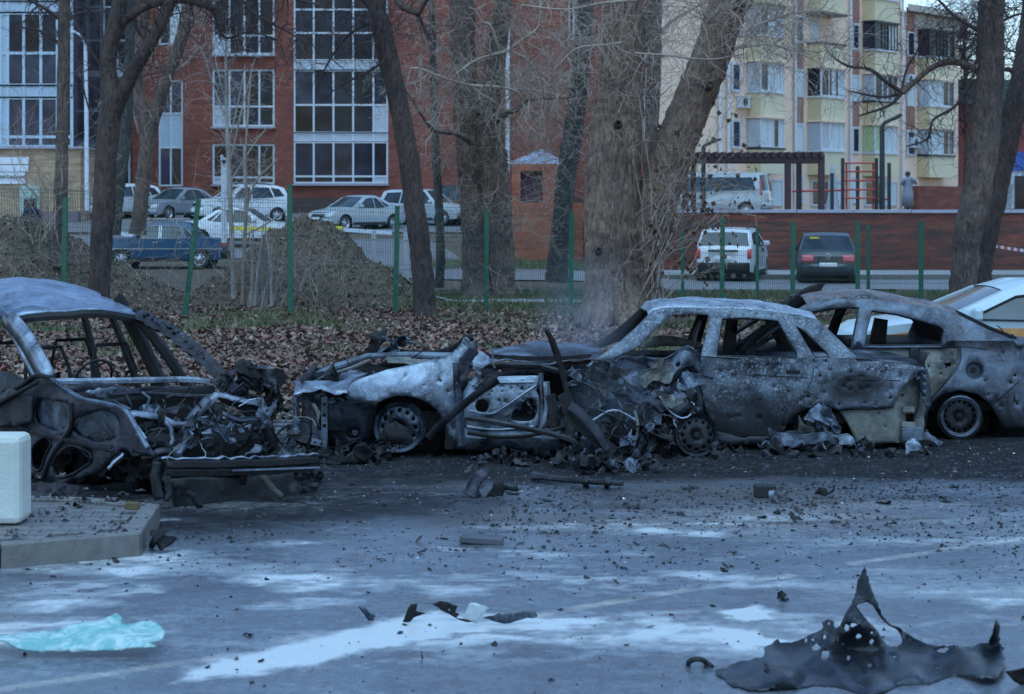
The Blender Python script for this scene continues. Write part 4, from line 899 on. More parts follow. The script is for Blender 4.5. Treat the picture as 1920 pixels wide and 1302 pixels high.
# sprouts with dead leaves
sp = MB(); lf = MB(); rg = random.Random(77)
def leaf(mb, c, s, rg, hang=False):
    d = Vector((rg.gauss(0, 1), rg.gauss(0, 1), rg.gauss(0, .5) - (1.5 if hang else 0))).normalized(); e = d.orthogonal(); e.rotate(Matrix.Rotation(rg.uniform(0, 6.28), 3, d)); n = d.cross(e)
    a = c; b_ = c + d * s * .5 + e * s * .33 + n * s * .12; t = c + d * s; f = c + d * s * .5 - e * s * .33 + n * s * .15
    mb.add([a, b_, t, f], [(0, 1, 2), (0, 2, 3)])
for k in range(42):
    u0 = rg.uniform(1195, 1250); v0 = rg.uniform(420, 600); base_ = P(u0, v0, 38.3 + rg.uniform(-.3, .6)); 
    tgt = P(u0 + rg.uniform(-40, 190), v0 - rg.uniform(60, 300), 38 + rg.uniform(-1.5, 1.5))
    q = [base_]; n = 7
    for i in range(1, n + 1):
        t = i / n; q.append(base_.lerp(tgt, t) + Vector((0, 0, -.5 * math.sin(t * 3.1) * -(.3))) + Vector((rg.gauss(0, .04), rg.gauss(0, .04), rg.gauss(0, .04))))
    sp.tube(q, [.012 * (1 - .75 * i / n) for i in range(n + 1)], 4, cap=False)
    for i in range(3, n):
        if rg.random() < .75: growtwigs(sp, q[i], q[i] - q[i - 1] + Vector((rg.gauss(0, .1), rg.gauss(0, .1), rg.gauss(0, .1))), rg.uniform(.25, .8), .006, 1, .06, rg)
for k in range(300):
    u, v = (rg.gauss(1290, 55), rg.gauss(400, 95)) if k < 300 else (rg.uniform(1230, 1500), rg.uniform(20, 280))
    if u < 1215: continue
    leaf(lf, P(u, v, 38 + rg.uniform(-1, 1)), rg.uniform(.07, .15), rg, True)
o = sp.build('sprouts', MT['twig_pale'], pop); o['kind'] = 'stuff'
o = lf.build('dead_leaves', MT['dryleaf'], pop); o['kind'] = 'stuff'
# right hand pair
tree('bare_tree', 'stout rough trunk at the right with a long branch arching left', 'tree', 43, 'bark_mid',
     [[(1800, 590, 64), (1804, 560, 50), (1808, 500, 50), (1814, 440, 51), (1828, 380, 53), (1840, 320, 52), (1848, 250, 53), (1854, 170, 52), (1857, 100, 50), (1858, 30, 48), (1860, -50, 46), (1862, -200, 48)]],
     [[(1826, 128, 16), (1800, 118, 13), (1770, 118, 12), (1740, 132, 11), (1712, 156, 10), (1692, 174, 13)], [(1692, 174, 9), (1664, 155, 8), (1630, 130, 7), (1590, 124, 5), (1560, 105, 4), (1545, 85, 2.5)], [(1692, 174, 7), (1660, 182, 5), (1625, 178, 4), (1590, 170, 2)], [(1690, 176, 8), (1672, 195, 6), (1650, 205, 5), (1610, 218, 3)], [(1826, 150, 7), (1790, 200, 6), (1750, 225, 5), (1740, 260, 4), (1700, 275, 3)], [(1838, 60, 8), (1790, 30, 6), (1750, -10, 5)], [(1850, 60, 7), (1900, 30, 5), (1960, 20, 3)], [(1690, 172, 5), (1700, 130, 4), (1720, 95, 3), (1730, 60, 2)]],
     [(1, .1, .9, 18, .8, .009, 2, .0, (0, 0, .2)), (2, .1, 1, 16, .7, .008, 2, .0, (0, 0, .2)), (3, .1, 1, 8, .6, .008, 1, .0, (0, 0, 0)), (4, .1, 1, 8, .6, .008, 1, .0, (0, 0, -.1)), (5, .1, 1, 14, .7, .008, 2, .05, (0, 0, -.3)), (6, .1, 1, 26, .9, .009, 2, .08, (0, 0, -.2)), (7, .1, 1, 16, .8, .009, 2, .05, (0, 0, 0)), (8, .1, 1, 10, .6, .007, 2, .0, (0, 0, 0)), (0, .7, .95, 34, 1.1, .010, 2, .05, (-.3, -.2, 0))], sides=26, wob=.2, seed=41)
tree('bare_tree', 'darker trunk leaning right behind the stout right-hand tree', 'tree', 46.5, 'bark_dark', [[(1836, 560, 44), (1842, 500, 38), (1852, 440, 38), (1868, 370, 38), (1884, 300, 38), (1898, 230, 38), (1912, 150, 36), (1926, 70, 34), (1940, -50, 30)]],
     [[(1895, 250, 10), (1880, 200, 8), (1862, 160, 7)], [(1905, 140, 12), (1890, 130, 9), (1872, 136, 6)]], [(0, .5, 1, 30, 1., .01, 2, .05, (-.2, -.1, 0))], sides=18, wob=.15, seed=43)
# saplings
tree('young_birch', 'thin whitish sapling with ascending twigs behind the fence', 'tree', 46, 'twig_white', [[(440, 570, 10), (436, 480, 9), (432, 380, 9), (428, 280, 8), (424, 180, 6), (424, 90, 4), (426, 20, 2)]],
     [[(432, 300, 4), (455, 200, 3), (478, 110, 2)], [(430, 240, 4), (400, 160, 3), (380, 90, 2)], [(433, 340, 4), (470, 280, 3), (500, 240, 2)], [(426, 200, 3), (410, 140, 2.5), (395, 60, 2)], [(428, 270, 3), (445, 200, 2.5), (460, 120, 2)]],
     [(0, .3, 1, 26, .9, .007, 1, -.04, (0, 0, .4)), (1, .1, 1, 8, .5, .005, 1, 0, (0, 0, .3)), (2, .1, 1, 8, .5, .005, 1, 0, (0, 0, .3)), (3, .1, 1, 8, .5, .005, 1, 0, (0, 0, .3))], twigmat='twig_white', sides=8, wob=.02, seed=51)
tree('young_birch', 'second thin sapling with brownish twigs right of the whitish one', 'tree', 45.6, 'twig_pale', [[(455, 570, 8), (458, 470, 7), (462, 380, 7), (460, 300, 5), (466, 200, 4), (472, 120, 2)]],
     [[(460, 400, 4), (480, 340, 4), (520, 300, 3)], [(462, 440, 3), (500, 420, 3), (545, 390, 2)]], [(0, .2, 1, 24, .8, .006, 1, -.03, (0, 0, .3)), (1, .1, 1, 8, .5, .005, 1, 0, (0, 0, .2))], twigmat='twig_pale', sides=8, wob=.02, seed=53)
rg = random.Random(5)
sh_ = thing('sapling_clump', 'clump of pale leafless shoots between the two earth mounds', 'shrub', P(490, 580, 45.4) * 1.)
for k in range(15):
    u0 = 462 + k * 3.6 + rg.uniform(-4, 4); a = P(u0, 580, 45.2 + rg.uniform(-.3, .3)); c = P(u0 + rg.uniform(-14, 22), rg.uniform(405, 500), a.y)
    mb = MB(); mid = a.lerp(c, .5) + Vector((rg.uniform(-.05, .05), 0, 0)); mb.tube([a, mid, c], [.035, .028, .014], 6); mb.build('stem', MT['twig_white'] if k % 3 else MT['twig_pale'], sh_, smooth=True)
acc = MB()
for k in range(50):
    a = P(rg.uniform(440, 640), rg.uniform(520, 590), 45 + rg.uniform(-.8, .8)); growtwigs(acc, a, Vector((rg.uniform(-.6, .6), 0, 1)), rg.uniform(.6, 1.8), .008, 1, .02, rg)
for k in range(22):
    a = P(rg.uniform(10, 330), rg.uniform(470, 560), 45 + rg.uniform(-.8, .8)); growtwigs(acc, a, Vector((rg.uniform(-.6, .6), 0, 1)), rg.uniform(.5, 2.2), .008, 1, .02, rg)
for k in range(14):
    a = P(rg.uniform(60, 110), rg.uniform(420, 470), 46 + rg.uniform(-.8, .8)); growtwigs(acc, a, Vector((rg.uniform(-.3, .3), 0, 1)), rg.uniform(1.8, 3.2), .014, 1, .0, rg)
for k in range(26):
    a = P(rg.uniform(640, 1000), rg.uniform(540, 590), 43 + rg.uniform(-.8, 1.8)); growtwigs(acc, a, Vector((rg.uniform(-.6, .6), 0, 1)), rg.uniform(.3, 1.1), .006, 1, .04, rg)
tag(acc.build('thin_scrub', MT['twig_pale']), 'thin leafless scrub growing along the fence and on the mounds', 'scrub', kind='stuff')
# hazy crown of a far tree behind the right building
rg = random.Random(91)
t_, _ = tree('bare_tree', 'far bare tree whose fine crown shows beyond the cream block roof', 'tree', 128, 'bark_mid', [[(1812, 400, 12), (1812, 250, 10), (1810, 150, 7), (1806, 40, 4)]], [], [(0, .35, 1, 46, 4.2, .035, 2, -.02, (0, 0, .3))], twigmat='twig_dark', sides=8, seed=61)

# ================================================================== GROUND COVER
def leafcover(name, X, Y, size, mats, label, cat, seed, lift=.03, frac=None, flat=.55):
    r = np.random.default_rng(seed); n = len(X); Z = TZ(X, Y) + r.random(n) * lift
    th = r.random(n) * 6.283; s = size * (.55 + .9 * r.random(n)); tilt = r.normal(0, flat, (n, 2))
    dx, dy = np.cos(th), np.sin(th)
    d = np.stack([dx, dy, tilt[:, 0]], 1); e = np.stack([-dy, dx, tilt[:, 1]], 1); up = np.array([0, 0, 1.])
    c = np.stack([X, Y, Z + .01], 1); s1 = s[:, None]
    V = np.stack([c - d * s1 * .5, c + e * s1 * .32 + up * s1 * .12, c + d * s1 * .5 + up * s1 * .1, c - e * s1 * .34 + up * s1 * .16], 1).reshape(-1, 3)
    Fc = np.arange(4 * n).reshape(n, 4); T = np.concatenate([Fc[:, [0, 1, 2]], Fc[:, [0, 2, 3]]], 1).reshape(-1, 3)
    me = bpy.data.meshes.new(name); me.vertices.add(len(V)); me.vertices.foreach_set('co', V.ravel()); me.loops.add(T.size); me.loops.foreach_set('vertex_index', T.ravel().astype(np.int32))
    me.polygons.add(len(T)); me.polygons.foreach_set('loop_start', np.arange(0, T.size, 3, dtype=np.int32))
    mi = np.repeat(r.integers(0, len(mats), n), 2); me.polygons.foreach_set('material_index', mi.astype(np.int32))
    me.update(calc_edges=True)
    for m_ in mats: me.materials.append(m_)
    o = bpy.data.objects.new(name, me); COL.objects.link(o); o['kind'] = 'stuff'; o['label'] = label; o['category'] = cat
    return o
LM = [plain('leaf_a', (.145, .088, .064), .8, var=.4, scale=3), plain('leaf_b', (.20, .130, .098), .75, var=.3, scale=3), plain('leaf_c', (.07, .044, .034), .8, var=.4, scale=3), plain('leaf_d', (.27, .195, .155), .7, var=.25, scale=3), plain('leaf_e', (.17, .07, .05), .8, var=.3, scale=3)]
n = 105000; X = rng.uniform(-12.5, 6.5, n); Y = 21.7 + 22.0 * rng.random(n) ** .9
k = (fbm(X * .8, Y * .8, 300) > .40 - .10 * (Y < 34)) & ~((X > 2.5) & (fbm(X * .9 + 3, Y, 310) < .55))
leafcover('leaf_litter', X[k], Y[k], .10, [LM[0], LM[1], LM[2], LM[3], LM[4], LM[0], LM[2], LM[4]], 'thick brown fallen leaves covering the verge behind the wrecks', 'fallen leaves', 3)
n = 16000; X = rng.uniform(-13.5, 6, n); Y = rng.uniform(43.5, 50, n)
leafcover('mound_rubbish', X, Y, .065, [LM[0], LM[2], LM[1], MT['earth'], LM[3], MT['earth']], 'dead leaves, twigs and clods over the two earth mounds', 'leaf mulch', 4)
n = 15000; X = rng.uniform(3, 16, n); Y = rng.uniform(22, 51, n)
leafcover('scattered_leaves', X, Y, .11, [LM[0], LM[2], LM[1]], 'scattered dead leaves on the grass behind the right-hand wrecks', 'fallen leaves', 6)
GM = [plain('grass_a', (.055, .10, .03), .8, var=.4, scale=3), plain('grass_b', (.10, .12, .05), .8, var=.4, scale=3), plain('grass_c', (.15, .13, .08), .8, var=.3, scale=3)]
def grass(name, X, Y, h, label, seed):
    r = np.random.default_rng(seed); n = len(X); Z = TZ(X, Y); th = r.random(n) * 6.283; hh = h * (.5 + r.random(n)); wd = .012 + .01 * r.random(n)
    dx, dy = np.cos(th) * wd[:], np.sin(th) * wd[:]; lx, ly = r.normal(0, .5, n) * hh, r.normal(0, .5, n) * hh
    V = np.stack([np.stack([X - dx, Y - dy, Z], 1), np.stack([X + dx, Y + dy, Z], 1), np.stack([X + lx, Y + ly, Z + hh], 1)], 1).reshape(-1, 3)
    T = np.arange(3 * n); me = bpy.data.meshes.new(name); me.vertices.add(3 * n); me.vertices.foreach_set('co', V.ravel()); me.loops.add(3 * n); me.loops.foreach_set('vertex_index', T.astype(np.int32))
    me.polygons.add(n); me.polygons.foreach_set('loop_start', np.arange(0, 3 * n, 3, dtype=np.int32)); me.polygons.foreach_set('material_index', r.integers(0, 3, n).astype(np.int32)); me.update(calc_edges=True)
    for m_ in GM: me.materials.append(m_)
    o = bpy.data.objects.new(name, me); COL.objects.link(o); o['kind'] = 'stuff'; o['label'] = label; o['category'] = 'grass'
n = 90000; X = rng.uniform(-12, 16, n); Y = rng.uniform(30, 51.5, n)
k = (fbm(X * .7, Y * .7, 330) > .53) | (Y > 44.5) & (fbm(X * .7, Y * .7, 330) > .40); k &= ~((X < -2.6) & (Y > 43)); k &= ~((Y < 36) & (fbm(X * .7, Y * .7, 340) < .58))
grass('grass_tufts', X[k], Y[k], .13, 'sparse green and straw coloured grass along the fence line', 9)
n = 50000; X = rng.uniform(-3, 16, n); Y = rng.uniform(48, 66, n)
k = (Y < 51.5) | ((Y > 61) & (X < 4)) 
grass('verge_grass', X[k], Y[k], .16, 'rough grass strip between the fence and the far road', 10)
# ================================================================== INTACT CARS
def paint(name, c, rough=.3, metal=0.):
    m, nt, b = newmat(name); vec = nt.nodes.new('ShaderNodeTexCoord').outputs['Object']
    d = ramp(nt, noise_n(nt, vec, 2.5, 6, .7), [(.4, 0.), (.75, .35)])
    nt.links.new(mixc(nt, d, c, tuple(x * .55 + .04 for x in c)), b.inputs['Base Color'])
    b.inputs['Roughness'].default_value = rough; b.inputs['Metallic'].default_value = metal; b.inputs['Coat Weight'].default_value = .4
    return m
PT = dict(white=paint('paint_white', (.62, .65, .68)), silver=paint('paint_silver', (.30, .33, .37), .35, .3), lightsilver=paint('paint_lsilver', (.42, .47, .50), .35, .2),
          blue=paint('paint_blue', (.004, .065, .15), .3), dark=paint('paint_dark', (.018, .03, .036), .3), bluewhite=paint('paint_bw', (.45, .56, .62), .3))
GLS = glassmat('car_glass', (.03, .045, .055), .08); GLS.node_tree.nodes['Principled BSDF'].inputs['Specular IOR Level'].default_value = .6
CLEAR = plain('headlamp', (.42, .46, .5), .15, var=.2, scale=9); REDL = plain('tail_lamp', (.5, .03, .03), .25, var=.2); PLATE = plain('plate_white', (.6, .62, .64), .5, var=.05)
CHROME = plain('chrome', (.5, .52, .55), .25, .7, var=.1)
def prof(kind, L, Hh):
    h = L / 2
    if kind == 'suv':   # top outline from front bottom to rear bottom, segment type after each point
        return [(h - .06, .30, 'b'), (h, .48, 'b'), (h - .02, .72, 'b'), (h - .12, .90, 'b'), (h - .28, .98, 'b'), (h - 1.0, 1.06, 'b'), (h - 1.18, 1.10, 'g'), (h - 1.85, Hh - .10, 'b'), (h - 2.15, Hh - .01, 'b'), (h - 2.8, Hh, 'b'), (-h + .75, Hh - .05, 'b'), (-h + .42, Hh - .14, 'g'), (-h + .12, 1.08, 'b'), (-h + .03, .95, 'b'), (-h, .55, 'b'), (-h + .05, .32, 'b')], 1.04, \
            [[(h - 1.42, 1.08), (h - 1.98, Hh - .16), (h - 2.32, Hh - .12), (h - 2.32, 1.06)], [(h - 2.40, 1.06), (h - 2.40, Hh - .12), (-h + 1.15, Hh - .14), (-h + .98, 1.10)], [(-h + .90, 1.12), (-h + 1.05, Hh - .15), (-h + .68, Hh - .2), (-h + .45, 1.16)]]
    if kind == 'sedan':
        return [(h - .07, .26, 'b'), (h, .42, 'b'), (h - .02, .60, 'b'), (h - .12, .72, 'b'), (h - .3, .78, 'b'), (h - 1.12, .90, 'b'), (h - 1.25, .93, 'g'), (h - 1.95, Hh - .07, 'b'), (h - 2.2, Hh - .01, 'b'), (h - 2.6, Hh, 'b'), (-h + 1.5, Hh - .06, 'b'), (-h + 1.35, Hh - .1, 'g'), (-h + .78, .99, 'b'), (-h + .65, .96, 'b'), (-h + .08, .93, 'b'), (-h + .01, .8, 'b'), (-h, .45, 'b'), (-h + .06, .28, 'b')], .90, \
            [[(h - 1.52, .93), (h - 2.05, Hh - .13), (h - 2.38, Hh - .09), (h - 2.38, .92)], [(h - 2.45, .92), (h - 2.45, Hh - .09), (-h + 1.62, Hh - .12), (-h + 1.28, .95)], [(-h + 1.2, .97), (-h + 1.48, Hh - .16), (-h + 1.05, 1.0)]]
    if kind == 'lada':
        return [(h - .03, .30, 'b'), (h, .45, 'b'), (h - .02, .80, 'b'), (h - .06, .86, 'b'), (h - 1.05, .93, 'b'), (h - 1.15, .95, 'g'), (h - 1.62, Hh - .05, 'b'), (h - 1.8, Hh, 'b'), (-h + 1.25, Hh, 'b'), (-h + 1.1, Hh - .05, 'g'), (-h + .8, .96, 'b'), (-h + .7, .95, 'b'), (-h + .04, .90, 'b'), (-h, .84, 'b'), (-h, .45, 'b'), (-h + .03, .30, 'b')], .92, \
            [[(h - 1.28, .95), (h - 1.68, Hh - .10), (h - 2.0, Hh - .09), (h - 2.0, .94)], [(h - 2.06, .94), (h - 2.06, Hh - .09), (-h + 1.42, Hh - .1), (-h + 1.30, .95)], [(-h + 1.24, .96), (-h + 1.36, Hh - .12), (-h + 1.22, Hh - .14), (-h + .98, .98)]]
    if kind == 'wagon':
        return [(h - .03, .30, 'b'), (h, .45, 'b'), (h - .02, .76, 'b'), (h - .1, .84, 'b'), (h - 1.0, .93, 'b'), (h - 1.12, .95, 'g'), (h - 1.65, Hh - .06, 'b'), (h - 1.9, Hh, 'b'), (-h + .6, Hh - .02, 'b'), (-h + .42, Hh - .08, 'g'), (-h + .1, .95, 'b'), (-h, .88, 'b'), (-h, .45, 'b'), (-h + .03, .30, 'b')], .92, \
            [[(h - 1.28, .95), (h - 1.72, Hh - .11), (h - 2.05, Hh - .10), (h - 2.05, .94)], [(h - 2.12, .94), (h - 2.12, Hh - .10), (-h + 1.35, Hh - .1), (-h + 1.3, .95)], [(-h + 1.22, .95), (-h + 1.28, Hh - .11), (-h + .62, Hh - .14), (-h + .42, .98)]]
    if kind == 'van':
        return [(h - .05, .28, 'b'), (h, .45, 'b'), (h - .03, .75, 'b'), (h - .2, .95, 'b'), (h - .75, 1.12, 'b'), (h - .85, 1.15, 'g'), (h - 1.5, Hh - .12, 'b'), (h - 1.85, Hh, 'b'), (-h + .35, Hh - .02, 'b'), (-h + .15, Hh - .12, 'g'), (-h + .04, 1.12, 'b'), (-h, 1.0, 'b'), (-h, .45, 'b'), (-h + .04, .30, 'b')], 1.08, \
            [[(h - 1.08, 1.12), (h - 1.65, Hh - .22), (h - 1.95, Hh - .19), (h - 1.95, 1.08)], [(h - 2.05, 1.08), (h - 2.05, Hh - .2), (-h + .55, Hh - .22), (-h + .35, 1.16)]]
def car(name, label, u, v_hint, D, rz, kind, L, W, Hh, pm, group=None, wr=.31, fax=.82, rax=.8, plate=True, extras=(), zoff=0., cat='car', tail=REDL):
    X = (u - 960) / F * D; z0 = tz(X, D) + zoff
    root = thing(name, label, cat, (X, D, z0), group, rz=R(rz))
    top, belt, wins = prof(kind, L, Hh); h = L / 2; pm = PT[pm]
    tx = [p[0] for p in top]; tzz = [p[1] for p in top]
    def warp(x, t): return x - .16 * float(sstep(h - .7, h, x)) * t * t + .13 * float(sstep(-h + .5, -h, x)) * t * t
    def half(x, z):
        w_ = W / 2
        e = max(0, abs(x) - h + .8) / .8
        w_ -= .10 * e * e
        if z > belt: w_ -= .21 * (z - belt) / (Hh - belt) * (1 if kind != 'van' else .6)
        else: w_ -= .05 * ((z - .62) / .45) ** 2
        return w_
    def arch(cx, r, n=9): return [(cx + r * math.cos(math.pi * k / n), wr + r * math.sin(math.pi * k / n)) for k in range(n + 1)]
    xf, xr = h - fax, -h + rax
    outline = [(x, z) for x, z, _ in top]
    outline += [(xr - wr - .06, .27)] + arch(xr, wr + .06)[::-1] + [(xr + wr + .06, .25)]
    outline += [(xf - wr - .06, .25)] + arch(xf, wr + .06)[::-1] + [(xf + wr + .06, .27)]
    body = MB()
    for s in (-1, 1):
        sheet(body, outline, wins, .16, lambda x, z: (warp(x, 1), s * half(x, z), z))
    for i in range(len(top) - 1):
        (x0, z0_, k0), (x1, z1, _) = top[i], top[i + 1]
        if k0 != 'b': continue
        cr = .03 if z0_ > .7 else .0
        body.grid(lambda a, b_: (warp(lerp(x0, x1, b_), a * 2 - 1), (a * 2 - 1) * half(lerp(x0, x1, b_), lerp(z0_, z1, b_)), lerp(z0_, z1, b_) + cr * (1 - (a * 2 - 1) ** 2)), 10, 1)
    bo = body.build('body', pm, root, smooth=35, local=True)
    gi = 0
    for i in range(len(top) - 1):
        (x0, z0_, k0), (x1, z1, _) = top[i], top[i + 1]
        if k0 != 'g': continue
        g = MB(); g.grid(lambda a, b_: (warp(lerp(x0, x1, b_), a * 2 - 1), (a * 2 - 1) * half(lerp(x0, x1, b_), lerp(z0_, z1, b_)) * .93, lerp(z0_, z1, b_) + .03 * (1 - (a * 2 - 1) ** 2) - .008), 10, 2)
        g.build('windscreen' if gi == 0 else 'rear_window', GLS, root, smooth=True, local=True)
        for s in (-1, 1):
            g = MB()
            q = [(warp(lerp(x0, x1, b_), 1), s * half(lerp(x0, x1, b_), lerp(z0_, z1, b_)) * m_, lerp(z0_, z1, b_)) for b_ in (0, 1) for m_ in (.92, 1.)]
            g.add(q, [(0, 1, 3, 2)]); g.build('pillar', pm, bo, local=True, solid=.02)
        gi += 1
    for s in (-1, 1):
        for wpoly in wins:
            g = MB(); sheet(g, wpoly, [], .4, lambda x, z: (x, s * (half(x, z) - .018), z)); g.build('side_window', GLS, root, local=True)
            g = MB(); n = len(wpoly)
            for i in range(n):
                a, c = wpoly[i], wpoly[(i + 1) % n]
                g.bar((a[0], s * (half(*a) - .003), a[1]), (c[0], s * (half(*c) - .003), c[1]), .02, .02)
            g.build('window_trim', MT['black'] if kind not in ('lada',) else CHROME, bo, local=True)
        for cx in (xf, xr):
            wl = MB(); yc = s * (half(cx, .4) - .1); wl.lathe((cx, yc, wr), (0, s, 0), [(-.1, wr * .62), (-.1, wr * .95), (-.07, wr), (.07, wr), (.1, wr * .95), (.1, wr * .68), (.08, wr * .64)], 22); wo = wl.build('wheel', MT['rubber'], root, smooth=True, local=True)
            rm = MB(); rm.lathe((cx, yc, wr), (0, s, 0), [(.09, wr * .66), (.07, wr * .6), (.03, wr * .55), (.045, wr * .3), (.075, wr * .16), (.08, .001)], 22); rm.build('rim', CHROME if kind != 'van' else MT['steel'], wo, smooth=True, local=True)
            rm = MB()
            for k in range(6):
                a = k * 1.047; rm.box((cx + math.cos(a) * wr * .42, yc + s * .055, wr + math.sin(a) * wr * .42), (.05, .02, .05))
            rm.build('rim_openings', MT['black'], wo, local=True)
            mm = MB(); mm.lathe((cx, s * (half(cx, .5) - .30), wr), (0, s, 0), [(0, .02), (0, wr + .1), (.28, wr + .09)], 16); mm.build('wheel_arch', MT['black'], root, local=True)
        mm = MB(); mx = wins[0][0][0] - .08; mm.box((mx, s * (half(mx, belt) + .10), belt + .10), (.10, .20, .14)); mm.build('mirror', pm if kind != 'lada' else MT['black'], root, local=True, bevel=.03)
        for xh in (wins[0][3][0] + .12, wins[1][-1][0] + .12 if len(wins) > 2 else wins[1][0][0] - .3):
            mm = MB(); mm.box((xh, s * (half(xh, belt - .1) + .015), belt - .1), (.17, .03, .03)); mm.build('door_handle', CHROME if kind == 'lada' else pm, root, local=True)
        for xa in (wins[0][3][0] - .035, wins[1][-1][0] + .05 if len(wins) > 2 else wins[1][0][0], wins[0][0][0] + .12):
            mm = MB(); mm.bar((xa, s * (half(xa, .32) + .001), .32), (xa, s * (half(xa, belt) + .001), belt), .008, .008); mm.build('door_gap', MT['black'], bo, local=True)
        mm = MB(); mm.bar((xf - wr - .12, s * (half(0, .3) - .0), .28), (xr + wr + .12, s * (half(0, .3) - .0), .28), .04, .12); mm.build('sill', MT['black'], root, local=True)
    # front and rear faces
    def facex(z, end):
        pts = [(p[1], p[0]) for p in top if (p[0] > 0) == (end > 0) and p[1] < 1.5]
        pts = sorted(pts); return float(np.interp(z, [p[0] for p in pts], [p[1] for p in pts]))
    def patch(nm, y0, y1, z0_, z1, end, mat, par=root, out=.012, z0b=None, z1b=None):
        g = MB()
        def f(a, b_):
            y = lerp(y0, y1, a); za = lerp(z0_, z0b if z0b is not None else z0_, a); zb = lerp(z1, z1b if z1b is not None else z1, a); z = lerp(za, zb, b_)
            x = facex(z, end); t = y / half(x, z); return (warp(x, t) + end * out, y, z)
        g.grid(f, 4, 3); return g.build(nm, mat, par, smooth=True, local=True, solid=.02)
    zb = .9 if kind in ('suv', 'van') else .72
    hw = W / 2
    for s in (-1, 1):
        patch('headlight', s * (hw - .42), s * (hw - .11), zb - .20, zb - .02, 1, CLEAR)
        patch('fog_light', s * (hw - .42), s * (hw - .28), .36, .44, 1, CLEAR)
        if kind == 'suv': patch('tail_light', s * (hw - .2), s * (hw - .085), .72, 1.0, -1, tail)
        elif kind == 'van': patch('tail_light', s * (hw - .2), s * (hw - .09), .95, 1.6, -1, tail)
        else: patch('tail_light', s * (hw - .45), s * (hw - .1), .66, .86, -1, tail)
    patch('grille', -hw + .46, hw - .46, zb - .19, zb - .05, 1, MT['black'])
    patch('front_bumper', -hw + .1, hw - .1, .28, zb - .28, 1, pm if kind in ('suv', 'sedan', 'van') else MT['black'], out=.05)
    patch('air_intake', -hw + .45, hw - .45, .33, .43, 1, MT['black'], out=.06)
    patch('rear_bumper', -hw + .12, hw - .12, .32, .60, -1, MT['black'] if kind in ('lada', 'wagon', 'suv') else pm, out=.06)
    patch('front_plate', -.26, .26, .44, .54, 1, PLATE, out=.08)
    if plate: 
        zp = .72 if kind in ('suv', 'van') else .58
        po = patch('number_plate', -.26, .26, zp - .06, zp + .06, -1, PLATE, out=.085)
    ub = MB(); ub.box((0, 0, .32), (L - .5, W - .35, .12)); ub.build('underbody', MT['black'], root, local=True)
    ub = MB(); ub.box((0 if kind != 'sedan' else .0, 0, belt - .12), (L * .45, W - .5, .25)); ub.build('seats', MT['black'], root, local=True)
    return root, half, pm
BG = 'cars parked in front of the brick block'
car('parked_car', 'white off-road wagon nosing left beside the yellow brick annex', 222, 400, 92, 228, 'suv', 4.3, 1.8, 1.62, 'white', BG)
car('parked_car', 'silver grey saloon parked between the two white off-roaders', 336, 400, 91, 232, 'sedan', 4.4, 1.72, 1.46, 'silver', BG)
r_, hf, pm_ = car('parked_car', 'large white off-road wagon with roof rails left of the big glazing', 452, 405, 88.5, 207, 'suv', 4.35, 1.84, 1.66, 'white', BG)
for s in (-1, 1):
    mb = MB(); mb.tube([(-1.2, s * .62, 1.68), (-.9, s * .62, 1.72), (.3, s * .62, 1.73), (.5, s * .62, 1.68)], .02, 6); mb.build('roof_rail', MT['black'], r_, local=True)
car('parked_car', 'dark hatchback half hidden behind the white wagon by the annex', 150, 400, 97, 220, 'suv', 4.1, 1.75, 1.6, 'dark', BG)
car('parked_car', 'white saloon facing right just behind the blue saloon', 458, 430, 73, -8, 'sedan', 4.4, 1.74, 1.45, 'white', None)
car('parked_car', 'pale silver saloon seen from its front, left of the silver estate', 668, 425, 82, 226, 'sedan', 4.25, 1.68, 1.42, 'lightsilver', BG)
car('parked_car', 'pale silver boxy estate facing right behind the dark leaning trunk', 796, 410, 85, -24, 'wagon', 4.1, 1.66, 1.52, 'lightsilver', BG)
car('parked_car', 'dark car behind the pale silver boxy estate', 838, 410, 91, 215, 'sedan', 4.3, 1.7, 1.6, 'dark', BG)
r_, hf, pm_ = car('parked_car', 'dark blue boxy saloon with a ladder-like roof rack behind the mound', 307, 497, 62.5, 181, 'lada', 4.05, 1.62, 1.42, 'blue', None, wr=.3)
mb = MB()
for s in (-1, 1): mb.bar((-.75, s * .55, 1.54), (.85, s * .55, 1.54), .035, .035)
mb.bar((-.75, 0, 1.54), (.85, 0, 1.54), .03, .03); rk = mb.build('roof_rack', MT['steel'], r_, local=True)
for x in (-.7, -.45, -.2, .05, .3, .55, .8):
    mb = MB(); mb.bar((x, -.62, 1.56), (x, .62, 1.56), .03, .03); mb.build('rack_bar', MT['pergola'] if x in (-.2, .3) else MT['steel'], rk, local=True)
for x in (-.5, .6):
    for s in (-1, 1):
        mb = MB(); mb.bar((x, s * .6, 1.36), (x, s * .58, 1.55), .03, .03); mb.build('rack_foot', MT['steel'], rk, local=True)
mb = MB(); 
for s in (-1, 1): mb.bar((1.9, s * .825, .62), (-1.95, s * .825, .62), .012, .03)
mb.build('side_moulding', CHROME, r_, local=True)
r_, hf, pm_ = car('parked_car', 'white off-road wagon seen from behind beside the brick wall', 1374, 520, 62, 76, 'suv', 4.3, 1.82, 1.62, 'white', None)
mb = MB(); mb.box((-2.19, 0, .95), (.03, .9, .07)); mb.build('tailgate_trim', MT['darkmetal'], r_, local=True)
for s in (-1, 1):
    mb = MB(); mb.tube([(-1.3, s * .62, 1.62), (-1, s * .62, 1.68), (.3, s * .62, 1.69), (.6, s * .62, 1.63)], .025, 6); mb.build('roof_rail', MT['black'], r_, local=True)
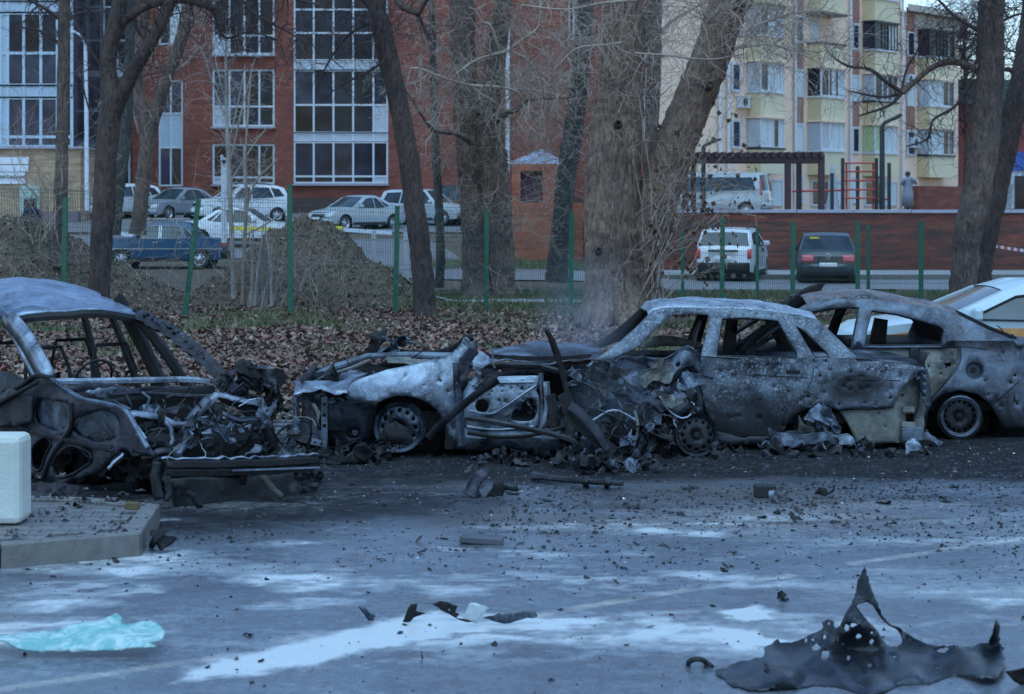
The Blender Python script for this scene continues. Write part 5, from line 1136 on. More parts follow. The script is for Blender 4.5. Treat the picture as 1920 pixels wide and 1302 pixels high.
r_, hf, pm_ = car('parked_car', 'dark saloon seen squarely from behind against the brick wall', 1548, 525, 60.5, 83, 'sedan', 4.4, 1.74, 1.48, 'dark', None, tail=plain('tail_lamp_pink', (.55, .12, .14), .25, var=.2))
mb = MB(); mb.lathe((-2.21, 0, .83), (-1, 0, 0), [(0, .085), (.015, .085), (.02, .07), (.012, .065)], 20); em = mb.build('badge_ring', CHROME, r_, local=True)
mb = MB()
for a, c in (((-.05, .06), (-.02, -.01)), ((-.02, -.01), (0, .03)), ((0, .03), (.02, -.01)), ((.02, -.01), (.05, .06)), ((-.05, .02), (-.025, -.055)), ((-.025, -.055), (0, 0)), ((0, 0), (.025, -.055)), ((.025, -.055), (.05, .02))):
    mb.bar((-2.23, a[0], .83 + a[1]), (-2.23, c[0], .83 + c[1]), .01, .01, Vector((1, 0, 0)))
mb.build('badge_mark', CHROME, em, local=True)
mb = MB(); mb.box((-1.45, .38, 1.36), (.05, .28, .05)); mb.build('sticker', MT['yellow'], r_, local=True)
r_, hf, pm_ = car('parked_van', 'pale silver passenger van with dark windows parked on the terrace', 1328, 395, 88, 156, 'van', 5.6, 1.9, 1.92, 'lightsilver', None, cat='van', zoff=-.22)
mb = MB(); mb.box((1.0, -.975, .62), (.8, .02, .2)); mb.build('orange_decal', plain('decal_orange', (.55, .30, .10), .5), r_, local=True)
mb = MB(); mb.box((0, -.5, 1.93), (2.6, .04, .04)); mb.build('roof_rail', MT['white_frame'], r_, local=True)
# --- the nearer white and blue car, right edge, behind the burnt hatchback
r_, hf, pm_ = car('patrol_car', 'pale blue-white car with an orange stripe behind the burnt hatchback at the right edge', 1925, 0, 22.9, 180.5, 'suv', 4.6, 1.76, 1.49, 'bluewhite', None, wr=.32)
OR = plain('stripe_orange', (.50, .22, .06), .5, var=.45, scale=4)
for s in (-1, 1):
    mb = MB(); sheet(mb, [(2.05, .68), (1.9, .90), (1.2, .97), (.4, .99), (-2.1, 1.0), (-2.1, .80), (.4, .77)], [], .15, lambda x, z: (x, s * (hf(x, z) + .004), z)); mb.build('side_stripe', OR, r_, local=True)
mb = MB(); mb.tube([(-.95, 0, 1.5), (-1.15, 0, 1.72)], .012, 6); mb.build('aerial', MT['black'], r_, local=True)
# yellow litter bench / barrier and low white kerbs
mb = MB(); mb.box(P(624, 435, 62), (.6, .5, .34)); mb.box(P(624, 447, 62), (.5, .4, .1))
single('salt_bin', mb, MT['yellow'], 'small yellow bin at the right of the second earth mound', 'bin', bevel=.02)
a = P(432, 428, 68); c = P(514, 430, 68); mb = MB(); mb.bar(a, c, .15, .12); mb.bar(a + Vector((.1, 0, -.05)), a + Vector((.1, 0, -.45)), .08, .08, Vector((0, 1, 0))); mb.bar(c + Vector((-.1, 0, -.05)), c + Vector((-.1, 0, -.5)), .08, .08, Vector((0, 1, 0)))
single('low_barrier', mb, MT['yellow'], 'low yellow barrier rail in front of the white saloon', 'barrier')
for a, c, lb in ((P(640, 431, 70), P(735, 437, 70), 'white concrete kerb block right of the yellow bin'), (P(212, 436, 72), P(262, 444, 72), 'white concrete slab behind the bonnet of the blue saloon')):
    mb = MB(); mb.bar(a, c, .3, .13); single('concrete_block', mb, MT['pipe'], lb, 'concrete block', 'white concrete blocks')

# ================================================================== PEOPLE
def person(name, label, pos, rz, hgt, joints, mats, hair=None, coat_len=.55):
    """one continuous skinned body, coat and head as children"""
    root = thing(name, label, 'person', pos, rz=R(rz))
    k = hgt / 1.75
    V = []; E = []; Rr = []
    def ch(pts, par=None):
        last = par
        for x, y, z, r in pts:
            V.append((x * k, y * k, z * k)); Rr.append(r * k)
            if last is not None: E.append((last, len(V) - 1))
            last = len(V) - 1
        return last
    pelvis = ch([(0, 0, .92, .15)]); chest = ch([(0, -.01, 1.12, .14), (0, -.01, 1.33, .17)], pelvis); neck = ch([(0, 0, 1.48, .065), (0, -.02, 1.55, .06)], chest)
    head = ch([(0, -.03, 1.63, .095), (0, -.03, 1.70, .085)], neck)
    for s in (-1, 1):
        ch([(s * .1, 0, .84, .10), (s * .11, -.02 * s, .48, .065), (s * .11, .01, .09, .045), (s * .11, -.12, .04, .04)], pelvis)
        a = joints[s]; ch([(s * .19, 0, 1.42, .075)] + [(x, y, z, r) for (x, y, z), r in zip(a, (.055, .045, .04))], chest)
    me = bpy.data.meshes.new('body'); me.from_pydata(V, E, []); o = bpy.data.objects.new('body', me); COL.objects.link(o); o.parent = root; me.materials.append(mats[0])
    m = o.modifiers.new('skin', 'SKIN'); 
    sk = me.skin_vertices[0].data if me.skin_vertices else None
    if sk is None:
        bmx = bmesh.new(); bmx.from_mesh(me); bmx.verts.layers.skin.verify(); bmx.to_mesh(me); bmx.free(); sk = me.skin_vertices[0].data
    for i, r in enumerate(Rr): sk[i].radius = (r, r * .85); sk[i].use_root = (i == 0)
    s2 = o.modifiers.new('sub', 'SUBSURF'); s2.levels = 2; s2.render_levels = 2
    mb = MB()
    mb.lathe((0, 0, 0), (0, 0, 1), [(coat_len * k, .26 * k), (.8 * k, .235 * k), (1.05 * k, .2 * k), (1.3 * k, .225 * k), (1.43 * k, .2 * k), (1.50 * k, .09 * k)], 18)
    mb.v = [(x, y * .78, z) for x, y, z in mb.v]; mb.build('coat', mats[1], root, smooth=True, local=True, solid=.02)
    for s in (-1, 1):
        a = joints[s]; mb = MB(); mb.tube([(s * .17 * k, 0, 1.42 * k)] + [(x * k, y * k, z * k) for x, y, z in a[:2]], [.095 * k, .08 * k, .065 * k], 10); mb.build('sleeve', mats[1], root, smooth=True, local=True)
    mb = MB(); mb.lathe((0, -.03 * k, 1.64 * k), (0, 0, 1), [(-.06 * k, .105 * k), (.0, .12 * k), (.07 * k, .108 * k), (.12 * k, .07 * k), (.145 * k, .01)], 14)
    mb.v = [(x, y + .025 * k, z) for x, y, z in mb.v]; mb.build('hood' if hair is None else 'hair', mats[2], root, smooth=True, local=True)
    return root
GREY = plain('coat_grey', (.22, .24, .29), .85, var=.15, scale=8); NAVY = plain('coat_navy', (.012, .02, .05), .85, var=.3)
SKIN = plain('skin', (.38, .25, .2), .6, var=.1)
p = P(1702, 390, 84); p.z = 2.06
person('person', 'person in a long pale grey coat on the terrace raising both hands to the face', p, 0, 1.66, {-1: [(-.30, -.10, 1.22), (-.16, -.26, 1.40), (-.08, -.2, 1.50)], 1: [(.34, -.12, 1.24), (.2, -.28, 1.42), (.08, -.2, 1.52)]}, (GREY, GREY, MT['black']), hair=1, coat_len=.22)
mb = MB()
p = P(60, 410, 60); p.z = tz(p.x, 60) + .62
person('person', 'hooded person in dark navy clothing by the annex door, seen through the fence', p, 20, 1.55, {-1: [(-.27, .02, 1.18), (-.26, -.1, .98), (-.24, -.14, .92)], 1: [(.27, .02, 1.18), (.26, -.1, .98), (.24, -.14, .92)]}, (MT['black'], NAVY, MT['black']), coat_len=.6)
# ================================================================== BURNT WRECKS
BM = dict(
    speck=burnt('burnt_speckled', pale=(.20, .24, .29), palemid=.47, rustamt=.15, speck=.6, scale=1.4, dots=.35, sootz=(.30, .62), soots=((.75, .62, .42, .16),)),
    roof=burnt('burnt_roof_pale', pale=(.36, .42, .50), palemid=.42, rustamt=.12, speck=.7, scale=2.0, rough=.45),
    blue=burnt('burnt_bluegrey', pale=(.17, .21, .27), palemid=.50, rustamt=.12, speck=.2, dots=.3, scale=1.8, rough=.42, metal=.5),
    silver=burnt('burnt_silver', pale=(.36, .43, .52), palemid=.46, rustamt=.10, speck=.22, scale=1.7, rough=.36, metal=.5, dots=.12),
    dark=burnt('burnt_dark', pale=(.055, .062, .075), palemid=.55, rustamt=.25, speck=.15, scale=3.5, rough=.5, metal=.2),
    black=burnt('burnt_black', pale=(.018, .018, .021), soot=(.008, .008, .009), palemid=.6, rustamt=.12, speck=.03, scale=4, rough=.6, metal=.0, bump=.3),
    ochre=burnt('burnt_ochre', pale=(.24, .25, .23), soot=(.04, .038, .04), palemid=.45, rustamt=.45, speck=.2, scale=2, rough=.6, metal=.2, rust=(.16, .11, .07)),
    rustroof=burnt('burnt_rust', pale=(.22, .21, .22), palemid=.50, rust=(.14, .065, .05), rustamt=.85, speck=.5, scale=2.4, rough=.6, metal=.2),
    mauve=burnt('burnt_mauve', pale=(.075, .082, .11), palemid=.50, rust=(.10, .07, .09), rustamt=.6, speck=.1, scale=2.2, rough=.45, metal=.5),
)
SHM = ['dark', 'blue', 'black', 'dark', 'silver', 'black']
def warpn(p, amp, sc, seed):
    n = mnoise.noise_vector(Vector((p.x * sc + seed * 3.1, p.y * sc - seed, p.z * sc + seed * 7.7)))
    n2 = mnoise.noise_vector(Vector((p.x * sc * 2.7 + seed, p.y * sc * 2.7, p.z * sc * 2.7)))
    return p + n * amp + n2 * amp * .4
def shard(mb, c, size, rg, flat=.3, n=None, bend=.35, up=None, long_=1.):
    n = n or rg.randint(5, 9); ax = Vector((rg.gauss(0, 1), rg.gauss(0, 1), rg.gauss(0, 1))).normalized() if up is None else (Vector(up) + Vector((rg.gauss(0, flat), rg.gauss(0, flat), rg.gauss(0, flat)))).normalized()
    e = ax.orthogonal().normalized(); e.rotate(Matrix.Rotation(rg.uniform(0, 6.28), 3, ax)); g = ax.cross(e); c = Vector(c)
    poly = [(size * rg.uniform(.35, 1.) * math.cos(2 * math.pi * k / n) * long_, size * rg.uniform(.35, 1.) * math.sin(2 * math.pi * k / n)) for k in range(n)]
    sd = rg.uniform(0, 100)
    fn = lambda a, b_: c + e * a + g * b_ + ax * (bend * size * (mnoise.noise(Vector((a / size * 1.3 + sd, b_ / size * 1.3, sd))) * 2.))
    try: sheet(mb, jag(poly, size * .3, size * .07), [], size * .3, fn)
    except Exception: pass
def rim(root, c, r, axis, mat, nh=12, name='wheel', width=.17, hub=True, holes=True):
    """bare steel rim: lip, barrel, pierced disc"""
    c = Vector(c); ax = Vector(axis).normalized(); mb = MB()
    mb.lathe(c, ax, [(-width, r), (-width + .015, r * 1.0), (-width + .03, r * .88), (-.04, r * .84), (.0, r * .88), (.02, r * .98), (.03, r), (.022, r * 1.0), (.0, r * .90), (-.045, r * .86)], 36)
    o = mb.build(name, BM[mat], root, smooth=30)
    e = Vector((0, 0, 1)).cross(ax).normalized(); g = ax.cross(e)
    def fn(a, b_):
        d = math.hypot(a, b_) / r; h = -.03 + .028 * math.sin(min(1, d / .82) * math.pi) - (.02 if d < .3 else 0)
        return c + e * a + g * b_ + ax * h
    ou = [(r * .87 * math.cos(2 * math.pi * k / 32), r * .87 * math.sin(2 * math.pi * k / 32)) for k in range(32)]
    hs = []
    if holes:
        for k in range(nh):
            t = 2 * math.pi * k / nh; hs.append([(r * .66 * math.cos(t) + r * .075 * math.cos(q * 1.0472), r * .66 * math.sin(t) + r * .085 * math.sin(q * 1.0472)) for q in range(6)])
    hs.append([(r * .13 * math.cos(q * .785), r * .13 * math.sin(q * .785)) for q in range(8)])
    mb = MB(); sheet(mb, ou, hs, r * .14, fn); mb.build('rim_disc', BM[mat], o, smooth=40, solid=.006)
    if hub:
        mb = MB(); mb.lathe(c, ax, [(-.1, r * .5), (-.06, r * .5), (-.05, r * .2), (.0, r * .15), (.005, .001)], 18); mb.build('hub', BM['black'], o, smooth=40)
    return o
def holes_in(poly, avoid, n, rg, r0, r1, box, margin=1.5):
    out = []; t = 0
    while len(out) < n and t < n * 30:
        t += 1; x, y = rg.uniform(box[0], box[2]), rg.uniform(box[1], box[3]); r = rg.uniform(r0, r1) * (1.5 if rg.random() < .12 else 1)
        ring = np.array([(x + (r + margin) * math.cos(k), y + (r + margin) * math.sin(k)) for k in range(0, 7)] + [(x, y)])
        if not inside(poly, ring[:, 0], ring[:, 1]).all(): continue
        if any(inside(a, ring[:, 0], ring[:, 1]).any() for a in avoid): continue
        if any(math.hypot(x - h[1], y - h[2]) < r + h[3] + 3 for h in out): continue
        m_ = rg.randint(5, 7); out.append(([(x + r * rg.uniform(.7, 1.2) * math.cos(2 * math.pi * k / m_), y + r * rg.uniform(.7, 1.2) * math.sin(2 * math.pi * k / m_)) for k in range(m_)], x, y, r))
    return [o[0] for o in out]
def mirror(mb, yc):
    q = MB(); q.v = [(x, 2 * yc - y, z) for x, y, z in mb.v]; q.f = [f[::-1] for f in mb.f]; return q
def pxtube(mb, pts, r, D, sides=6, flat=1.):
    mb.tube([P(p[0], p[1], D + (p[2] if len(p) > 2 else 0)) for p in pts], r, sides, flat=flat); return mb
def clutter(root, n, box, rg, size=(.06, .2), mats=('black', 'dark'), tubes=.4, name='engine_part'):
    """burnt lumps, pipes and torn sheet inside a box (x0,x1,y0,y1,z0,z1)"""
    for k in range(n):
        c = Vector((rg.uniform(*box[0:2]), rg.uniform(*box[2:4]), rg.uniform(*box[4:6]))); mb = MB(); s = rg.uniform(*size)
        t = rg.random()
        if t < tubes:
            q = [c]; d = Vector((rg.gauss(0, 1), rg.gauss(0, .6), rg.gauss(0, .6))).normalized()
            for i in range(4): d = (d + Vector((rg.gauss(0, .5), rg.gauss(0, .5), rg.gauss(0, .5)))).normalized(); q.append(q[-1] + d * s * .6)
            mb.tube(q, rg.uniform(.005, .016), 6); nm = 'pipe'
        elif t < tubes + (1 - tubes) * .72:
            shard(mb, c, s, rg); nm = 'torn_sheet'
        else:
            M = Matrix.Rotation(rg.uniform(0, 3), 3, 'X') @ Matrix.Rotation(rg.uniform(0, 3), 3, 'Z')
            mb.box((0, 0, 0), (s * rg.uniform(.6, 1.4), s * rg.uniform(.5, 1), s * rg.uniform(.4, .9)), M=M)
            bmx = bmesh.new(); me = bpy.data.meshes.new('t'); me.from_pydata(mb.v, [], mb.f); bmx.from_mesh(me); bmesh.ops.subdivide_edges(bmx, edges=bmx.edges[:], cuts=1, use_grid_fill=True)
            mb = MB(); mb.add([c + warpn(v.co, s * .16, 3.5 / s * .35, k) for v in bmx.verts], [tuple(v.index for v in f.verts) for f in bmx.faces]); bmx.free(); bpy.data.meshes.remove(me); nm = name
        if mb.v: mb.build(nm, BM[rg.choice(mats)], root, solid=.006 if nm == 'torn_sheet' else 0, smooth=False)

# ------------------------------------------------------------------ saloon wreck (middle right)
DB = 19.07; WB = 1.62; YB = DB + WB / 2
def yb(u, v):
    y = max(0, (672 - v) / 100) * .24 + .03 * ((v - 740) / 60) ** 2 * (v > 672)
    if u > 1690: y += .10 * ((u - 1690) / 50) ** 2
    return y
def fB(u, v):
    p = P(u, v, DB + yb(u, v)); a = .012 + .03 * float(sstep(1360, 1310, u)) * (v > 660) + .02 * float(sstep(1640, 1720, u))
    return Vector((p.x, p.y + a * 2 * turb(p, 3.2, 3, 3), p.z))
sb_ = thing('burnt_saloon', 'burnt-out four-door saloon peppered with holes, roof ash-grey, front end torn away', 'wrecked car', G(1450, 838))
OB = [(1338, 818), (1324, 775), (1312, 715), (1313, 668), (1323, 630), (1332, 596), (1327, 591), (1290, 590), (1259, 592), (1244, 604), (1228, 617), (1210, 636), (1196, 652), (1150, 672), (1108, 692), (1098, 686), (1130, 664), (1160, 643), (1192, 615), (1214, 592), (1224, 583), (1245, 578), (1300, 578), (1370, 579), (1442, 584), (1500, 592), (1531, 599),
      (1550, 616), (1575, 640), (1608, 673), (1650, 678), (1700, 683), (1728, 688), (1738, 693), (1722, 703), (1704, 714), (1688, 730), (1679, 748), (1674, 764), (1630, 766), (1588, 767), (1572, 769), (1555, 763), (1537, 761), (1512, 766), (1490, 779), (1474, 797), (1466, 822), (1400, 824)]
WB1 = [(1354, 598), (1400, 597), (1458, 602), (1470, 622), (1484, 646), (1496, 664), (1494, 673), (1420, 671), (1343, 668), (1347, 640)]
WB2 = [(1491, 611), (1508, 622), (1534, 646), (1556, 669), (1528, 672), (1512, 648)]
rg = random.Random(11)
hB = holes_in(OB, [WB1, WB2], 16, rg, 1.6, 3.2, (1345, 672, 1720, 800)) + holes_in(OB, [WB1, WB2], 46, rg, .7, 1.5, (1350, 675, 1715, 795), 1.) + holes_in(OB, [WB1, WB2], 14, rg, .9, 1.8, (1230, 578, 1520, 600), .6)
kept = []
for h in hB:
    cx, cy = sum(p[0] for p in h) / len(h), sum(p[1] for p in h) / len(h)
    if all(math.hypot(cx - k[0], cy - k[1]) > 8 for k in kept): kept.append((cx, cy, h))
hB = [k[2] for k in kept]
mb = MB(); sheet(mb, OB, [WB1, WB2] + hB, 11, fB); mb.build('body_side', BM['speck'], sb_, smooth=50, solid=.012, off=-1)
q = MB(); sheet(q, OB, [WB1, WB2], 26, fB); mirror(q, YB).build('body_side', BM['black'], sb_, smooth=50, solid=.012, off=1)
# lip around the window openings
for wp in (WB1, WB2):
    mb = MB(); pts = [fB(*p) + Vector((0, .02, 0)) for p in wp]; mb.tube(pts + [pts[0]], .013, 5); mb.build('window_frame', BM['dark'], sb_)
railB = [(1216, 592), (1224, 583), (1245, 578), (1300, 578), (1370, 579), (1442, 584), (1500, 592), (1531, 599)]
rl = [Vector(x) for x in [tuple(fB(*p)) for p in railB]]
def roofB(a, b_):
    i = a * (len(rl) - 1); k = min(int(i), len(rl) - 2); p = rl[k].lerp(rl[k + 1], i - k); y = lerp(p.y, 2 * YB - p.y, b_); t = b_ * 2 - 1
    z = p.z + .055 * (1 - t ** 4) * (1 if 0 < k < 6 else .6); q = Vector((p.x, y, z)); q.z += .028 * turb(q, 2.2, 9, 3) * (1 - t ** 4); return q
mb = MB(); mb.grid(roofB, 28, 20); mb.build('roof', BM['roof'], sb_, smooth=True, solid=.012)
dk = [(1604, 672), (1650, 677), (1700, 682), (1735, 689)]
dl = [fB(*p) for p in dk]
def deck(a, b_):
    i = a * 3; k = min(int(i), 2); p = dl[k].lerp(dl[k + 1], i - k); t = b_ * 2 - 1; q = Vector((p.x, lerp(p.y, 2 * YB - p.y, b_), p.z + .03 * (1 - t ** 2))); q.z += .03 * turb(q, 3, 4, 3) * (1 - t ** 4); return q
mb = MB(); mb.grid(deck, 10, 16); mb.build('boot_lid', BM['blue'], sb_, smooth=True, solid=.012)
xt = P(1738, 700, DB + .1).x
mb = MB(); mb.grid(lambda a, b_: Vector((xt + .05 * turb(Vector((0, a * 3, b_ * 2)), 2, 7) - .12 * (1 - b_), lerp(DB + .12, DB + WB - .12, a), lerp(.22, .93, b_))), 14, 8); mb.build('tail_panel', BM['dark'], sb_, smooth=True, solid=.01)
# recessed rear corner: ochre plates
OC = [(1574, 771), (1600, 769), (1640, 768), (1673, 766), (1676, 742), (1690, 724), (1708, 708), (1720, 704), (1726, 740), (1733, 790), (1731, 818), (1700, 829), (1640, 832), (1604, 831), (1598, 812), (1588, 792)]
fo = lambda u, v: (lambda p: Vector((p.x, p.y + .03 * turb(p, 4, 8), p.z)))(P(u, v, DB + .045 + .12 * float(sstep(1675, 1730, u))))
LH = [(1697, 776), (1713, 776), (1713, 791), (1697, 791)]
mb = MB(); sheet(mb, OC, [LH, circ(1692, 742, 2.4, 6), circ(1648, 775, 1.8, 6), circ(1660, 800, 1.4, 6)], 9, fo); mb.build('rear_corner_panel', BM['ochre'], sb_, smooth=50, solid=.01)
mb = MB(); sheet(mb, jag([(1716, 703), (1737, 692), (1741, 705), (1744, 735), (1745, 762), (1735, 764), (1729, 742), (1722, 722)], 8, 1), [], 7, lambda u, v: P(u, v, DB + .02 + .05 * math.sin(u * .3))); mb.build('tail_edge_strip', BM['blue'], sb_, smooth=50, solid=.012)
for a, c_, m_ in (((1692, 768), (1714, 768), 'ochre'), ((1690, 796), (1716, 797), 'ochre'), ((1690, 815), (1729, 813), 'blue')):
    mb = MB(); mb.bar(P(a[0], a[1], DB + .02), P(c_[0], c_[1], DB + .04), .05, .055 if a[1] < 810 else .13); mb.build('bumper_bracket', BM[m_], sb_, bevel=.008)
mb = MB(); mb.box(P(1705, 784, DB + .25), (.12, .1, .14)); mb.build('lamp_recess', BM['black'], sb_)
for pts in ([(1497, 673), (1522, 684), (1523, 706), (1509, 737), (1488, 762), (1470, 786)], [(1600, 767), (1640, 766), (1674, 764)], [(1313, 668), (1420, 674), (1497, 675), (1560, 676), (1608, 677)], [(1344, 700), (1420, 704), (1515, 708), (1600, 712), (1690, 714)]):
    mb = MB(); c3 = catmull([tuple(fB(*p) + Vector((0, -.009, 0))) for p in pts], 4); mb.tube([tuple(x) for x in c3], .0045 if pts[0][1] != 668 else .007, 4); mb.build('panel_gap', BM['black'], sb_)
mb = MB(); mb.bar(fB(1474, 697) + Vector((0, -.012, 0)), fB(1500, 698) + Vector((0, -.012, 0)), .03, .03); mb.build('door_handle', BM['black'], sb_, bevel=.006)
# pillars across, interior
mb = MB()
mb.box((P(1410, 800, DB).x, YB, .30), (2.6, WB - .2, .1)); mb.build('floor_pan', BM['black'], sb_)
mb = MB(); mb.box((P(1590, 700, DB).x, YB, .76), (.5, WB - .25, .05)); mb.build('parcel_shelf', BM['black'], sb_)
for u in (1330, 1345):
    mb = MB(); a = P(1362 if u == 1330 else 1340, 668, DB + (1.05 if u == 1330 else .35)); 
    q = [a + Vector((-.22, 0, -.15)), a + Vector((-.18, 0, .2)), a + Vector((-.14, .0, .33)), a + Vector((-.10, .38, .33)), a + Vector((-.16, .42, .2)), a + Vector((-.2, .42, -.15))]
    mb.tube(q, .014, 6); mb.build('seat_frame', BM['dark'], sb_)
mb = MB(); sheet(mb, [(1362, 598), (1383, 600), (1378, 668), (1352, 668)], [], 15, lambda u, v: P(u, v, DB + .95)); mb.build('far_pillar', BM['black'], sb_, solid=.06)
mb = MB(); mb.tube([P(1384, 668, DB + .75), P(1410, 640, DB + .8), P(1440, 612, DB + .8), P(1454, 600, DB + .8)], .035, 6); mb.tube([P(1395, 668, DB + .6), P(1445, 634, DB + .6), P(1490, 620, DB + .6)], .02, 6); mb.build('roof_brace', BM['dark'], sb_)
# dashboard bar and steering parts seen in the front opening
mb = MB(); mb.tube([P(1205, 662, DB + .3), P(1250, 664, DB + .8), P(1312, 661, DB + 1.3)], .035, 6); mb.build('dash_beam', BM['dark'], sb_)
mb = MB(); sheet(mb, smooth_poly([(1196, 655), (1215, 632), (1250, 628), (1290, 636), (1320, 645), (1312, 655), (1262, 648), (1220, 652)], 1), [], 9, lambda u, v: P(u, v, DB + 1.0 + .1 * math.sin(u * .05))); mb.build('twisted_trim', BM['ochre'], sb_, solid=.01, smooth=50)
# torn front: door skins, wing, wiring
torn = [(1112, 690), (1150, 676), (1200, 668), (1262, 667), (1313, 668), (1312, 715), (1324, 775), (1336, 815), (1300, 812), (1262, 790), (1240, 812), (1205, 800), (1180, 778), (1150, 752), (1122, 738), (1096, 716)]
th = [circ(1240, 712, 17, 9, .6, 12), circ(1178, 748, 13, 9, .5, 9), circ(1290, 735, 5, 7, .6), circ(1150, 715, 5, 6, .6), circ(1275, 690, 4, 6, .5)]
def fT(u, v):
    p = P(u, v, DB + .05 + yb(u, v)); w_ = float(sstep(1330, 1285, u)); q = warpn(p, .10 * w_, 3.0, 5); return q + Vector((0, -.06 * w_ * abs(math.sin(u * .07 + v * .05)) + .10 * w_, 0))
mb = MB(); sheet(mb, jag(torn, 12, 3), th, 7, fT); mb.build('torn_front_door', BM['blue'], sb_, smooth=35, solid=.008)
rg = random.Random(21)
for k in range(26):
    u, v = rg.uniform(1095, 1320), rg.uniform(690, 800); mb = MB(); shard(mb, P(u, v, DB + rg.uniform(-.05, .25)), rg.uniform(.07, .2), rg, up=(0, -1, .3), flat=.6, bend=.5); 
    if mb.v: mb.build('torn_sheet', BM[rg.choice(['blue', 'dark', 'dark', 'mauve', 'black', 'black'])], sb_, solid=.005)
for pts, m_ in (([(1205, 700), (1222, 686), (1245, 678), (1268, 684), (1275, 705), (1262, 722), (1240, 716), (1222, 728), (1208, 716)], 'ochre'), ([(1150, 706), (1172, 696), (1200, 704), (1216, 726), (1206, 748), (1186, 738), (1160, 724)], 'blue'), ([(1222, 738), (1250, 726), (1280, 714), (1296, 738), (1270, 752), (1240, 748)], 'silver'), ([(1068, 698), (1110, 680), (1150, 682), (1148, 700), (1110, 706), (1075, 710)], 'dark')):
    sd_ = pts[0][0] * .1
    mb = MB(); sheet(mb, jag(pts, 8, 2.2), [], 6, lambda u, v: warpn(P(u, v, DB - .08), .10, 5, sd_)); mb.build('torn_petal', BM[m_], sb_, solid=.006)
clutter(sb_, 60, (P(1100, 0, DB).x, P(1320, 0, DB).x, DB + .1, DB + 1.3, .1, .62), rg, (.08, .26), ('black', 'dark', 'dark', 'blue'))
mb = MB(); mb.grid(lambda a, b_: warpn(Vector((lerp(P(1120, 0, DB).x, P(1310, 0, DB).x, a), DB + 1.35, lerp(.1, .85, b_))), .08, 3, 2), 12, 8); mb.build('inner_bulkhead', BM['black'], sb_, smooth=True, solid=.01)
mb = MB(); mb.lathe(P(1207, 752, DB + .12), (-.15, -1, .1), [(0, .16), (.02, .15), (.03, .10), (.01, .08), (-.05, .05)], 20); mb.build('blown_speaker_ring', BM['dark'], sb_, smooth=True)
for k in range(40):
    p = P(rg.uniform(1050, 1310), rg.uniform(700, 835), DB - rg.uniform(.1, .5)); q = [p]; d = Vector((rg.gauss(0, 1), rg.gauss(0, .4), rg.gauss(-.3, .7))).normalized()
    for i in range(7): d = (d + Vector((rg.gauss(0, .4), rg.gauss(0, .3), rg.gauss(-.08, .35)))).normalized(); q.append(q[-1] + d * .05)
    mb = MB(); mb.tube(q, rg.choice((.004, .006, .009)), 4); mb.build('wire', BM[rg.choice(['silver', 'dark', 'ochre', 'dark', 'blue'])], sb_)
for k in range(26):
    mb = MB(); shard(mb, P(rg.uniform(1060, 1310), rg.uniform(690, 830), DB - rg.uniform(.05, .4)), rg.uniform(.04, .13), rg, up=(0, -1, .3), flat=.8, bend=.3, long_=2.)
    if mb.v: mb.build('torn_sheet', BM[rg.choice(['silver', 'dark', 'blue', 'black', 'ochre'])], sb_, solid=.003)
# cables hanging
for k in range(10):
    u = rg.uniform(1120, 1310); mb = MB(); q = [P(u, rg.uniform(740, 780), DB - .1)]
    for i in range(5): q.append(q[-1] + Vector((rg.gauss(0, .06), -.02, -.07)))
    mb.tube(q, .008, 5); mb.build('cable', BM[rg.choice(['silver', 'dark', 'ochre'])], sb_)
# sill and rear wheel with shredded arch
mb = MB(); sheet(mb, jag([(1338, 812), (1400, 822), (1466, 818), (1510, 806), (1520, 822), (1470, 834), (1400, 836), (1345, 832)], 10, 2), [], 8, lambda u, v: warpn(P(u, v, DB - .03), .05, 4, 3)); mb.build('sill', BM['dark'], sb_, smooth=35, solid=.02)
mb = MB(); sheet(mb, jag([(1440, 800), (1470, 806), (1515, 812), (1548, 806), (1560, 826), (1500, 832), (1455, 826)], 9, 2), [], 7, lambda u, v: warpn(P(u, v, DB - .14), .06, 4, 13)); mb.build('bent_bar', BM['blue'], sb_, solid=.02)
rim(sb_, P(1532, 806, DB + .08), .20, (0.1, -1, .05), 'dark', width=.14)
mb = MB(); mb.lathe(P(1532, 800, DB + .35), (0, -1, 0), [(-.2, .05), (-.2, .33), (.3, .32)], 20); mb.build('wheel_arch', BM['black'], sb_)
for pts, m_, dd in (([(1505, 790), (1520, 765), (1548, 762), (1566, 790), (1568, 818), (1548, 806), (1530, 812)], 'blue', -.16), ([(1548, 800), (1570, 812), (1592, 826), (1610, 838), (1580, 842), (1556, 828)], 'silver', -.1), ([(1500, 790), (1524, 800), (1528, 815), (1498, 812)], 'ochre', -.12), ([(1540, 758), (1560, 772), (1566, 812), (1552, 800), (1540, 780)], 'blue', -.2)):
    mb = MB(); sd_ = pts[0][0] * .3; sheet(mb, jag(pts, 7, 2.5), [], 6, lambda u, v: warpn(P(u, v, DB + dd), .09, 5, sd_)); mb.build('shredded_wing', BM[m_], sb_, solid=.006)

